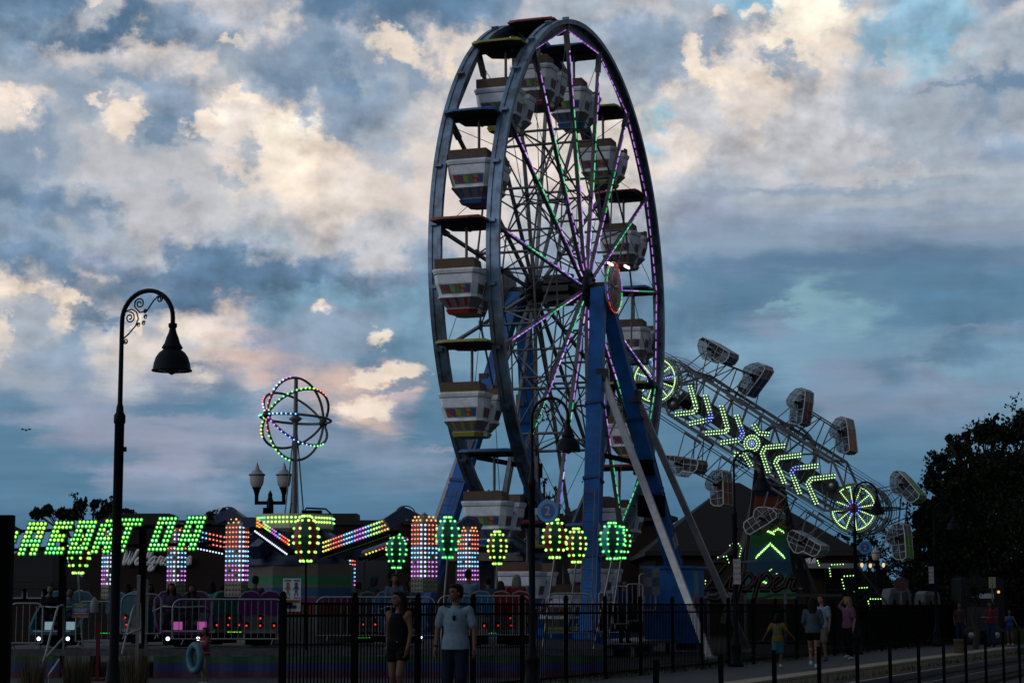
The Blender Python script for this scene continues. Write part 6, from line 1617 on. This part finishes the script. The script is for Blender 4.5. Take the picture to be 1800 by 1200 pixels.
# ------------------------------------------------------------------ people
def remesh(mb, name, m_, parent, vox, smooth=4, loc=None):
    me = bpy.data.meshes.new(name); me.from_pydata(mb.v, [], mb.f); 
    o = bpy.data.objects.new(name, me); COL.objects.link(o)
    md = o.modifiers.new('r', 'REMESH'); md.mode = 'VOXEL'; md.voxel_size = vox; md.use_smooth_shade = True
    if smooth: sm = o.modifiers.new('s', 'SMOOTH'); sm.factor = 0.5; sm.iterations = smooth
    dg = bpy.context.evaluated_depsgraph_get(); m2 = bpy.data.meshes.new_from_object(o.evaluated_get(dg)); bpy.data.objects.remove(o); bpy.data.meshes.remove(me)
    m2.name = name; m2.materials.clear(); m2.materials.append(m_)
    for p in m2.polygons: p.use_smooth = True
    ob = bpy.data.objects.new(name, m2); COL.objects.link(ob); ob.parent = parent
    return ob
def loft(mb, lv, n=18):
    """closed stack of ellipses: (centre, rx, ry)"""
    o = []
    for c, rx, ry in lv: o += [V((c.x + rx * math.cos(2 * PI * j / n), c.y + ry * math.sin(2 * PI * j / n), c.z)) for j in range(n)]
    fs = [(i * n + j, i * n + (j + 1) % n, (i + 1) * n + (j + 1) % n, (i + 1) * n + j) for i in range(len(lv) - 1) for j in range(n)]
    fs += [tuple(range(n))[::-1], tuple(range((len(lv) - 1) * n, len(lv) * n))]
    mb.add(o, fs)
def cap(mb, pts, rs, n=10):
    mb.tube(pts, rs, n); 
    for p, r in zip(pts, rs): mb.ball(p, r * 1.0, 0, 10)
def skin(c): return mat('skin_' + c, {'light': (0.17, 0.09, 0.065), 'tan': (0.095, 0.046, 0.030), 'brown': (0.06, 0.03, 0.02)}[c], 0.6, spec=0.3)
def cloth(nm, c): return mat('cloth_' + nm, c, 0.85, noise=0.25, nscale=14, spec=0.1)
HAIRC = {'black': (0.004, 0.0035, 0.0035), 'brown': (0.035, 0.02, 0.012), 'blonde': (0.16, 0.11, 0.06), 'grey': (0.14, 0.13, 0.12)}
V = Vector
def person(loc, face, H, label, pose=None, skn='tan', top=None, bottom=None, hair=('black', 'short'), shoes=None, vox=0.02, seated=False, fem=False, group=None, extra=None, cat='person'):
    """local +y is where the person faces; face = heading in degrees from north (y), clockwise"""
    t = empty('person', loc, label, cat, group, -R_(face)); s = H / 1.75
    J = dict(pel=(0, 0, .95), wst=(0, .0, 1.10), chs=(0, .0, 1.30), nek=(0, -.005, 1.47), hed=(0, .02, 1.635),
             sL=(-.175, -.01, 1.41), eL=(-.225, -.03, 1.13), wL=(-.23, .04, .88), sR=(.175, -.01, 1.41), eR=(.225, -.03, 1.13), wR=(.23, .04, .88),
             hL=(-.09, 0, .92), kL=(-.10, .02, .50), aL=(-.10, -.03, .09), hR=(.09, 0, .92), kR=(.10, .02, .50), aR=(.10, -.03, .09), yaw=0, nod=0)
    if seated:
        J.update(pel=(0, -.05, .10), wst=(0, -.05, .27), chs=(0, -.02, .47), nek=(0, .0, .64), hed=(0, .04, .80), sL=(-.17, -.02, .58), eL=(-.21, .08, .36), wL=(-.12, .30, .36), sR=(.17, -.02, .58), eR=(.21, .08, .36), wR=(.12, .30, .36),
                 hL=(-.09, 0, .10), kL=(-.11, .42, .12), aL=(-.11, .48, -.28), hR=(.09, 0, .10), kR=(.11, .42, .12), aR=(.11, .48, -.28))
    J.update(pose or {})
    yaw, nod = J.pop('yaw'), J.pop('nod')
    J = {k: V(v) * s for k, v in J.items()}
    w = 0.92 if fem else 1.0
    hip_w = 1.05 if fem else 0.95
    # body
    mb = MB()
    cap(mb, [J['pel'], J['wst'], J['chs']], [.125 * s * hip_w, .105 * s * w, .125 * s * w])
    for a in 'LR':
        sg = -1 if a == 'L' else 1
        cap(mb, [J['chs'] + V((sg * .07 * s, 0, 0)), J['s' + a]], [.10 * s * w, .062 * s])
        cap(mb, [J['pel'] + V((sg * .05 * s, 0, -.02 * s)), J['h' + a]], [.105 * s, .09 * s])
        cap(mb, [J['s' + a], J['e' + a], J['w' + a]], [.052 * s * w, .040 * s * w, .027 * s])
        cap(mb, [J['h' + a], J['k' + a], J['a' + a]], [.088 * s, .056 * s, .036 * s])
        k_, an = J['k' + a], J['a' + a]; mb.ball(k_.lerp(an, .28) + V((0, -.02 * s, 0)), .056 * s, 0, 10)
        ft = V((sg * .02, .14, -.055)) * s if not seated or True else V((0, .1, 0)); cap(mb, [an + V((0, -.03 * s, -.04 * s)), an + ft], [.038 * s, .028 * s])
        # hand
        d = (J['w' + a] - J['e' + a]).normalized(); sd = V((0, 1, 0)) if abs(d.z) > .6 else V((1, 0, 0)); sd = (sd - d * sd.dot(d)).normalized(); nn = d.cross(sd)
        hw = J['w' + a]; pc = hw + d * .05 * s; cap(mb, [hw, pc + sd * .015 * s, pc + d * .03 * s], [.024 * s, .028 * s, .026 * s])
        cap(mb, [hw + d * .02 * s, pc - sd * .012 * s], [.024 * s, .026 * s])
        fr = max(.0085, vox * 0.55) * s
        for i, (o_, l) in enumerate(((-.028, .062), (-.010, .072), (.009, .070), (.027, .055))):
            b = pc + d * .035 * s + sd * o_ * s; m_ = b + d * l * .55 * s - nn * sg * .006 * s; e = m_ + d * l * .42 * s - nn * sg * .028 * s; mb.tube([b, m_, e], [fr, fr * .95, fr * .8], 6)
        b = hw + d * .025 * s + sd * .028 * s; mb.tube([b, b + (d * .6 + sd * .8).normalized() * .04 * s, b + (d * .95 + sd * .5).normalized() * .062 * s], [fr * 1.1, fr, fr * .8], 6)
    hd = J['hed']; RH = Matrix.Rotation(R_(-yaw), 3, 'Z') @ Matrix.Rotation(R_(-nod), 3, 'X')
    def h(x, y, z): return hd + RH @ V((x, y, z)) * s
    cap(mb, [J['chs'] + V((0, 0, .08 * s)), J['nek'], h(0, -.02, -.04)], [.085 * s * w, .052 * s * w, .052 * s])
    def ell(c, r):   # oriented ellipsoid
        o0 = len(mb.v); mb.ball((0, 0, 0), 1.0, 0, 14); 
        for i in range(o0, len(mb.v)): v = V(mb.v[i]); mb.v[i] = tuple(c + RH @ V((v.x * r[0], v.y * r[1], v.z * r[2])) * s)
    ell(h(0, -.012, .03), (.076, .095, .090)); ell(h(0, .022, -.035), (.058, .068, .075)); ell(h(0, .058, -.082), (.028, .024, .022))
    ell(h(0, .090, -.015), (.012, .020, .022)); ell(h(0, .080, .012), (.009, .014, .03)); ell(h(0, .078, .036), (.052, .016, .013)); ell(h(0, .080, -.052), (.024, .012, .009))
    for x in (-.076, .076): ell(h(x, -.005, -.008), (.012, .02, .032))
    for x in (-.032, .032): ell(h(x, .066, -.022), (.02, .016, .018))
    body = remesh(mb, 'body', skin(skn), t, vox, 3)
    if vox < 0.015:
        mb = MB()
        for x in (-.03, .03): mb.ball(h(x, .082, .012), .0095 * s, 0, 8, (1.3, .6, .8))
        mb.build('eyes', mat('eye_dark', (0.01, 0.01, 0.012), 0.2), t)
        mb = MB(); mb.tube([h(-.024, .087, -.052), h(0, .093, -.050), h(.024, .087, -.052)], .004 * s, 5); mb.build('lips', mat('lip', (0.12, 0.04, 0.04), 0.5), t)
        mb = MB()
        for x in (-.032, .032): mb.tube([h(x - .018, .084, .034), h(x, .091, .040), h(x + .018, .084, .035)], .0035 * s, 4)
        mb.build('eyebrows', mat('hair_' + hair[0], HAIRC[hair[0]], 0.7, noise=0.4, nscale=40, spec=0.12), t)
    # top
    if top:
        kind, cl = top; mb = MB(); e = .014
        hem = -.075 if kind not in ('crop', 'romper', 'tank') and not seated else .02
        m_up = lambda a_, z, y=0: V((a_.x, a_.y + y * s, a_.z + z * s))
        hw_ = .196 if fem else .198
        loft(mb, [(m_up(J['pel'], hem), hw_ * s, .150 * s), (m_up(J['pel'], .04), (hw_ - .004) * s, .146 * s), (J['wst'], (.150 if fem else .158) * s, .132 * s), (m_up(J['chs'], -.04), (.158 if fem else .172) * s, .142 * s), (m_up(J['chs'], .06), (.150 if fem else .168) * s, .132 * s), (m_up(J['chs'], .13), .10 * s, .085 * s)])
        for a in 'LR':
            sg = -1 if a == 'L' else 1; S_, E_, W_ = J['s' + a], J['e' + a], J['w' + a]
            if kind in ('tank', 'romper'):
                cap(mb, [J['chs'] + V((sg * .06 * s, 0, .0)), S_ + V((-sg * .07 * s, 0, .005 * s))], [(.10 * w + e) * s, .045 * s])
            else:
                cap(mb, [J['chs'] + V((sg * .07 * s, 0, 0.02 * s)), S_ - V((sg * .015 * s, 0, .012 * s))], [(.092 * w + e) * s, (.052 + e) * s])
                cap(mb, [J['chs'] + V((sg * .07 * s, 0, .02 * s)), S_, S_.lerp(E_, .3)], [.108 * s, .064 * s, .056 * s])
                if kind == 'long': cap(mb, [S_, E_, W_.lerp(E_, .1)], [(.055 + e) * s, (.043 + e) * s, (.032 + e) * s])
                else: cap(mb, [S_, S_.lerp(E_, .72)], [(.050 + e) * s, (.050 + e) * s])
        if kind == 'polo' or kind == 'long': cap(mb, [J['chs'] + V((0, 0, .1 * s)), J['nek'] - V((0, 0, .03 * s))], [.08 * s, .064 * s])
        remesh(mb, {'polo': 'polo_shirt', 'tank': 'tank_top', 'romper': 'romper_top', 'long': 'jacket', 'tee': 'shirt', 'crop': 'shirt'}[kind], cl, t, max(vox, .011), 5)
        if kind == 'polo' and vox < 0.015:
            mb = MB(); n0 = J['nek'] - V((0, 0, .01 * s)); mb.tube([n0 + V((math.sin(a) * .062, math.cos(a) * .062 + (0.012 if abs(a) < 1 else 0), -.03 * (math.cos(a) > .5))) * s for a in [-2.8 + 5.6 * i / 14 for i in range(15)]], .011 * s, 6); mb.build('collar', cl, t)
    if bottom:
        kind, cl = bottom; mb = MB(); e = .016
        cap(mb, [J['pel'], J['pel'] + V((0, 0, .05 * s))], [(.125 * hip_w + e) * s, (.115 * w + e) * s])
        for a in 'LR':
            sg = -1 if a == 'L' else 1
            cap(mb, [J['pel'] + V((sg * .05 * s, 0, -.02 * s)), J['h' + a]], [(.106 + e) * s, (.092 + e) * s])
            H_, K_, A_ = J['h' + a], J['k' + a], J['a' + a]
            if kind == 'pants': cap(mb, [H_, K_, A_ + V((0, 0, .02 * s))], [(.09 + e) * s, (.063 + e) * s, (.048 + e) * s]); mb.ball(K_.lerp(A_, .25), .072 * s, 0, 10)
            elif kind == 'kneeshorts': cap(mb, [H_, H_.lerp(K_, .92)], [(.092 + e) * s, (.078 + e) * s])
            else: cap(mb, [H_, H_.lerp(K_, .36)], [(.09 + e) * s, (.086 + e) * s])
        remesh(mb, 'trousers' if kind == 'pants' else 'shorts', cl, t, max(vox, .011), 4)
    if shoes:
        for a in 'LR':
            sg = -1 if a == 'L' else 1; an = J['a' + a]; mb = MB(); cap(mb, [an + V((0, -.04, -.045)) * s, an + V((sg * .01, .05, -.05)) * s, an + V((sg * .025, .15, -.06)) * s], [.046 * s, .044 * s, .034 * s]); mb.ball(an, .045 * s, 0, 10)
            remesh(mb, 'shoe', shoes, t, max(vox * .8, .01), 2)
    hc, hs = hair; mh = mat('hair_' + hc, HAIRC[hc], 0.7, noise=0.4, nscale=40, spec=0.12)
    mb = MB(); o0 = 0
    def hell(c, r):
        o0 = len(mb.v); mb.ball((0, 0, 0), 1.0, 0, 14)
        for i in range(o0, len(mb.v)): v = V(mb.v[i]); mb.v[i] = tuple(c + RH @ V((v.x * r[0], v.y * r[1], v.z * r[2])) * s)
    hell(h(0, -.030, .052), (.083, .098, .082)); hell(h(0, -.055, .0), (.078, .06, .085)); hell(h(0, .04, .098), (.062, .042, .028))
    if hs == 'short':
        for x in (-.07, .07): hell(h(x, -.01, .03), (.014, .04, .04))
    if hs == 'hood': hell(h(0, -.03, .04), (.11, .11, .115)); hell(h(0, -.06, -.06), (.10, .08, .10))
    if hs in ('long', 'mid', 'pony', 'bun'):
        L_ = {'long': .36, 'mid': .18, 'pony': .10, 'bun': .04}[hs]
        for x in (-.068, -.035, 0, .035, .068):
            y0 = -.02 if abs(x) > .06 else -.085
            mb.tube([h(x, y0, .05), h(x * 1.25, y0 - .015, -.05), h(x * 1.3, y0 - .03, -.06 - L_ * .6), h(x * 1.2, y0 - .02, -.07 - L_)], [.032 * s, .036 * s, .036 * s, .014 * s], 8)
        if hs == 'pony': mb.tube([h(0, -.11, .04), h(0, -.17, -.02), h(0, -.15, -.16), h(0, -.13, -.25)], [.03 * s, .034 * s, .028 * s, .01 * s], 8)
        if hs == 'bun': mb.ball(h(0, -.09, .11), .05 * s, 0, 10)
    ho = remesh(mb, 'hood' if hs == 'hood' else 'hair', top[1] if hs == 'hood' else mh, t, max(vox, .011), 2)
    return t, J, h, s
def ground_at(px, Y, z=0.0): return V((gx(px, Y), Y, z))
# couple in front
walk = dict(kL=(-.09, .14, .52), aL=(-.08, .02, .14), kR=(.09, .02, .50), aR=(.09, -.14, .11))
t, J, h, s = person(ground_at(801, 29.5), 190, 1.85, 'young man in a grey blue polo shirt with sunglasses hung at the collar', dict(yaw=42, eL=(-.26, .0, 1.14), wL=(-.27, .06, .90), eR=(.26, -.05, 1.14), wR=(.27, .03, .89), sL=(-.182, 0, 1.405), sR=(.182, 0, 1.405), kL=(-.1, .1, .5)), 'tan', ('polo', cloth('polo', (0.13, 0.19, 0.25))), ('pants', cloth('jeans_dark', (0.006, 0.010, 0.022))), ('black', 'short'), M_black, 0.010)
mb = MB(); c = J['chs'] + V((-.01, .155, .045)) * s
for dx in (-.012, .012): mb.ball(c + V((dx, 0, -.045)), .02, 0, 8, (.6, .4, 1.9))
mb.tube([c + V((0, .0, .05)), c + V((0, .004, -.09))], .005, 5); mb.build('sunglasses', M_black, t)
mb = MB(); w_ = J['wR'].lerp(J['eR'], .12); d_ = (J['wR'] - J['eR']).normalized(); mb.tube([w_ - d_ * .012, w_ + d_ * .012], .034, 10); mb.build('wristwatch', M_black, t)
t, J, h, s = person(ground_at(701, 31.0), 205, 1.76, 'long haired young woman in a black sleeveless romper walking left', dict(yaw=38, eL=(-.22, .02, 1.14), wL=(-.21, .12, .90), eR=(.22, -.07, 1.14), wR=(.23, -.08, .89), sL=(-.16, 0, 1.41), sR=(.16, 0, 1.41), **walk), 'tan', ('romper', cloth('black_knit', (0.004, 0.004, 0.005))), ('shorts', cloth('black_knit', (0.004, 0.004, 0.005))), ('black', 'long'), M_carw, 0.010, fem=True)
mb = MB(); mb.ball(J['pel'] + V((-.05, .145, .06)), .009, 0, 6); mb.build('buckle', mat('brass', (0.5, 0.38, 0.15), 0.3, 0.8), t)
mb = MB(); w_ = J['wR'].lerp(J['eR'], .1); d_ = (J['wR'] - J['eR']).normalized(); mb.tube([w_ - d_ * .006, w_ + d_ * .006], .030, 10); mb.build('bracelet', M_alu, t)
# on the platform to the right
t, J, h, s = person(ground_at(1366, 50.2), 20, 1.36, 'girl in pale blue dungarees over a yellow top running away', dict(eL=(-.30, -.08, 1.18), wL=(-.44, -.02, .98), eR=(.31, .05, 1.20), wR=(.46, .16, 1.02), kL=(-.09, .0, .5), aL=(-.08, -.08, .1), kR=(.08, .12, .52), aR=(.08, .0, .16)), 'tan', ('tee', cloth('yellow', (0.13, 0.085, 0.015))), ('kneeshorts', cloth('sky_denim', (0.03, 0.13, 0.19))), ('black', 'pony'), M_signw, 0.016, fem=True)
mb = MB(); 
for sx in (-1, 1): mb.tube([J['wst'] + V((sx * .06, -.12, .0)) * s, J['chs'] + V((sx * .03, -.145, 0)) * s, J['s' + 'LR'[sx > 0]] + V((-sx * .08, -.06, .03)) * s], .016 * s, 6)
mb.box(J['wst'] + V((0, -.10, .02)) * s, (.2 * s, .05 * s, .14 * s)); mb.build('dungaree_straps', cloth('sky_denim', (0.03, 0.13, 0.19)), t)
person(ground_at(1428, 51.3), 12, 1.75, 'long haired woman in a loose grey top and black shorts seen from behind', dict(eL=(-.24, .02, 1.15), wL=(-.16, .12, .98), eR=(.24, .02, 1.15), wR=(.16, .12, .98), kR=(.08, -.02, .5), aR=(.07, -.06, .09), kL=(-.07, .12, .52), aL=(-.06, .0, .16)), 'light', ('long', cloth('slate_grey', (0.045, 0.065, 0.085))), ('shorts', cloth('black_knit', (0.004, 0.004, 0.005))), ('black', 'long'), mat('mint_shoe', (0.22, 0.42, 0.40), 0.6), 0.016, fem=True)
person(ground_at(1444, 58), 215, 1.85, 'man in a pale blue shirt and khaki shorts facing the woman in grey', dict(yaw=30, kL=(-.1, .1, .5), aL=(-.1, 0, .1)), 'light', ('tee', cloth('pale_blue', (0.14, 0.21, 0.29))), ('kneeshorts', cloth('khaki', (0.10, 0.10, 0.08))), ('brown', 'short'), M_dsteel, 0.018)
person(ground_at(1490, 59.5), 230, 1.80, 'blonde woman in a pink top holding one hand to her head', dict(yaw=30, eR=(.30, .02, 1.5), wR=(.10, .06, 1.68), kL=(-.09, .10, .5), aL=(-.1, -.02, .1), aR=(.12, -.16, .14)), 'light', ('tee', cloth('pink', (0.11, 0.05, 0.09))), ('pants', cloth('black_knit', (0.004, 0.004, 0.005))), ('blonde', 'mid'), M_signw, 0.018, fem=True)
t, J, h, s = person(ground_at(1741, 79), 220, 1.70, 'woman in a dark red top and jeans holding a white paper far along the path', dict(yaw=20, eL=(-.26, .05, 1.15), wL=(-.12, .28, 1.12), eR=(.26, .05, 1.15), wR=(.10, .28, 1.12)), 'tan', ('tee', cloth('wine', (0.10, 0.012, 0.025))), ('pants', cloth('denim', (0.012, 0.03, 0.07))), ('black', 'mid'), M_black, 0.02, fem=True)
o = MB(); o.box((0, 0, 0), (0.24, 0.16, 0.012)); o = o.build('paper', M_signw, loc=(t.location.x - 0.28, t.location.y - 0.22, 1.12)); tag(o, 'white paper held by the woman in dark red', 'paper')
person(ground_at(1774, 81), 200, 1.38, 'small child in a blue vest beside the woman in dark red', dict(eL=(-.28, .02, 1.15), wL=(-.36, .12, 1.0), eR=(.2, .12, 1.2), wR=(.05, .25, 1.28)), 'tan', ('tank', cloth('royal_blue', (0.02, 0.06, 0.20))), ('shorts', cloth('blue_grey', (0.02, 0.04, 0.08))), ('brown', 'short'), M_signw, 0.02)
for px, Y, lab, c in ((1622, 82, 'person standing in shade beside the white car', (0.03, 0.02, 0.02)), (1686, 83, 'person with bare head beyond the fence left of the conifer', (0.05, 0.03, 0.03))):
    person(ground_at(px, Y), 180, 1.68, lab, None, 'tan', ('tee', cloth('dusk%d' % px, c)), ('pants', cloth('denim', (0.012, 0.03, 0.07))), ('black', 'short'), M_black, 0.024)
person(ground_at(1098, 60.3, 0.47), 160, 1.85, 'ride attendant in dark clothes standing at the wheel entrance', None, 'brown', ('tee', cloth('navy_tee', (0.006, 0.01, 0.05))), ('pants', cloth('black_knit', (0.004, 0.004, 0.005))), ('black', 'short'), M_black, 0.024)
# child with the swim ring
t, J, h, s = person(ground_at(362, 41), 235, 1.12, 'dark haired child in a colourful striped cardigan carrying a blue swim ring', dict(eL=(-.24, .10, 1.15), wL=(-.20, .34, 1.10), eR=(.24, .05, 1.15), wR=(.16, .3, 1.05)), 'tan', ('long', cloth('crochet_red', (0.16, 0.02, 0.03))), ('pants', cloth('pale_trousers', (0.12, 0.11, 0.10))), ('black', 'mid'), M_signw, 0.014)
mb = MB()
for i, c in enumerate(range(5)):
    for sg in (-1, 1): mb.tube([V((sg * .02 + math.cos(a) * .162 * s, math.sin(a) * .150 * s, (0.98 + i * .085) * s)) for a in [2 * PI * j / 12 for j in range(12)]], .013, 5, i % 4, True)
mb.build('cardigan_stripes', [mat('yarn_cream', (0.30, 0.26, 0.18), 0.9), mat('yarn_pink', (0.30, 0.03, 0.10), 0.9), mat('yarn_green', (0.03, 0.16, 0.08), 0.9), mat('yarn_blue', (0.02, 0.12, 0.20), 0.9)], t)
rp_ = at(343, 1156, 40.72); mb = MB(); X_ = V((0.62, -0.78, 0)).normalized(); pts = [(X_ * math.cos(a) * .22 + V((0, 0, 1)) * math.sin(a) * .25) for a in [2 * PI * i / 28 for i in range(28)]]
mb.tube(pts, 0.072, 12, 0, True); o = mb.build('swim_ring', mat('ring_blue', (0.006, 0.055, 0.085), 0.6, col2=(0.018, 0.11, 0.15), nscale=30), loc=rp_); tag(o, 'speckled blue inflatable swim ring carried by the child', 'swim ring')
# riders
RID = [(88, 1027, 47.3, 175, (0.006, 0.006, 0.008), 'black', 'short', .92, 'boy leaning forward at the left of the cyan car'), (124, 1032, 47.3, 190, (0.03, 0.05, 0.07), 'black', 'short', .9, 'rider in grey bending down at the right of the cyan car'),
       (223, 1024, 51.0, 20, (0.03, 0.08, 0.10), 'black', 'mid', .95, 'dark haired rider behind the nearest lamp post'), (239, 1030, 51.1, 200, (0.05, 0.03, 0.03), 'black', 'short', .85, 'small rider glimpsed beside the white pole'), (263, 1024, 51.6, 180, (0.04, 0.04, 0.05), 'black', 'mid', .95, 'rider between the two white poles'),
       (301, 1024, 47.5, 170, (0.05, 0.03, 0.07), 'black', 'long', .92, 'long haired child at the left of the purple car facing the camera'), (338, 1027, 47.4, 190, (0.02, 0.02, 0.03), 'black', 'mid', .9, 'child with bowed head at the right of the purple car'),
       (371, 1020, 49.9, 20, (0.02, 0.14, 0.14), 'black', 'long', .95, 'long haired rider in the teal car seen from behind'), (391, 1026, 50.0, 60, (0.16, 0.17, 0.18), 'black', 'short', .85, 'rider in white next to the light column'),
       (448, 1011, 48.7, 10, (0.02, 0.025, 0.04), 'black', 'short', 1.0, 'short haired man in the rear facing purple car'), (629, 1022, 51.6, 40, (0.12, 0.12, 0.12), 'black', 'short', .92, 'rider in pale grey left of the hooded rider'),
       (657, 1012, 51.5, 60, (0.02, 0.045, 0.06), 'brown', 'hood', .98, 'rider in a dark blue hood facing right'), (693, 1008, 49.8, 170, (0.05, 0.11, 0.17), 'brown', 'bun', 1.0, 'smiling girl in a pale denim jacket with hair buns'), (724, 1018, 49.9, 200, (0.02, 0.05, 0.10), 'black', 'mid', .92, 'rider half hidden by the tall light column'),
       (823, 1000, 48.4, 0, (0.10, 0.16, 0.24), 'black', 'short', 1.06, 'tall short haired man in the light blue car seen from behind'), (858, 1013, 48.5, 350, (0.02, 0.04, 0.08), 'black', 'short', .95, 'shorter rider at the right of the light blue car'),
       (880, 1020, 49.0, 10, (0.10, 0.012, 0.012), 'brown', 'mid', .85, 'small child in the red car'), (908, 1009, 49.0, 15, (0.15, 0.01, 0.012), 'grey', 'mid', 1.0, 'grey haired rider in red in the red car')]
for px, py, Y, fc, c, hc, hs, sc, lab in RID:
    top_z = at(px, py, Y).z; H = 1.75 * sc
    person((gx(px, Y), Y, top_z - 0.925 * sc), fc, H, lab, dict(nod=-18 if 'bow' in lab or 'lean' in lab or 'bend' in lab else 0), 'light' if 'girl' in lab or 'grey haired' in lab else 'tan', ('long' if c[2] < .1 else 'tee', cloth('r%d' % px, c)), ('pants', cloth('r_dark', (0.01, 0.012, 0.02))), (hc, hs), M_black, 0.02, True, group='riders seated in the arm ride cars')
# riders in two of the gondolas
for k, hc in ((0, 'black'), (-7, 'brown')):
    p = FW.matrix_world if False else None
    piv = Matrix.Rotation(WAZ, 3, 'Z') @ wp(kt(k), WR, 0) + _c
    person(piv + Matrix.Rotation(WAZ, 3, 'Z') @ V((0.5, 0.1, -2.05)), 100, 1.7, 'dark haired rider in the topmost gondola' if k == 0 else 'rider in the lowest gondola of the wheel', None, 'tan', ('tee', cloth('g%d' % k, (0.02, 0.02, 0.025))), ('pants', cloth('r_dark', (0.01, 0.012, 0.02))), (hc, 'short'), M_black, 0.024, True)
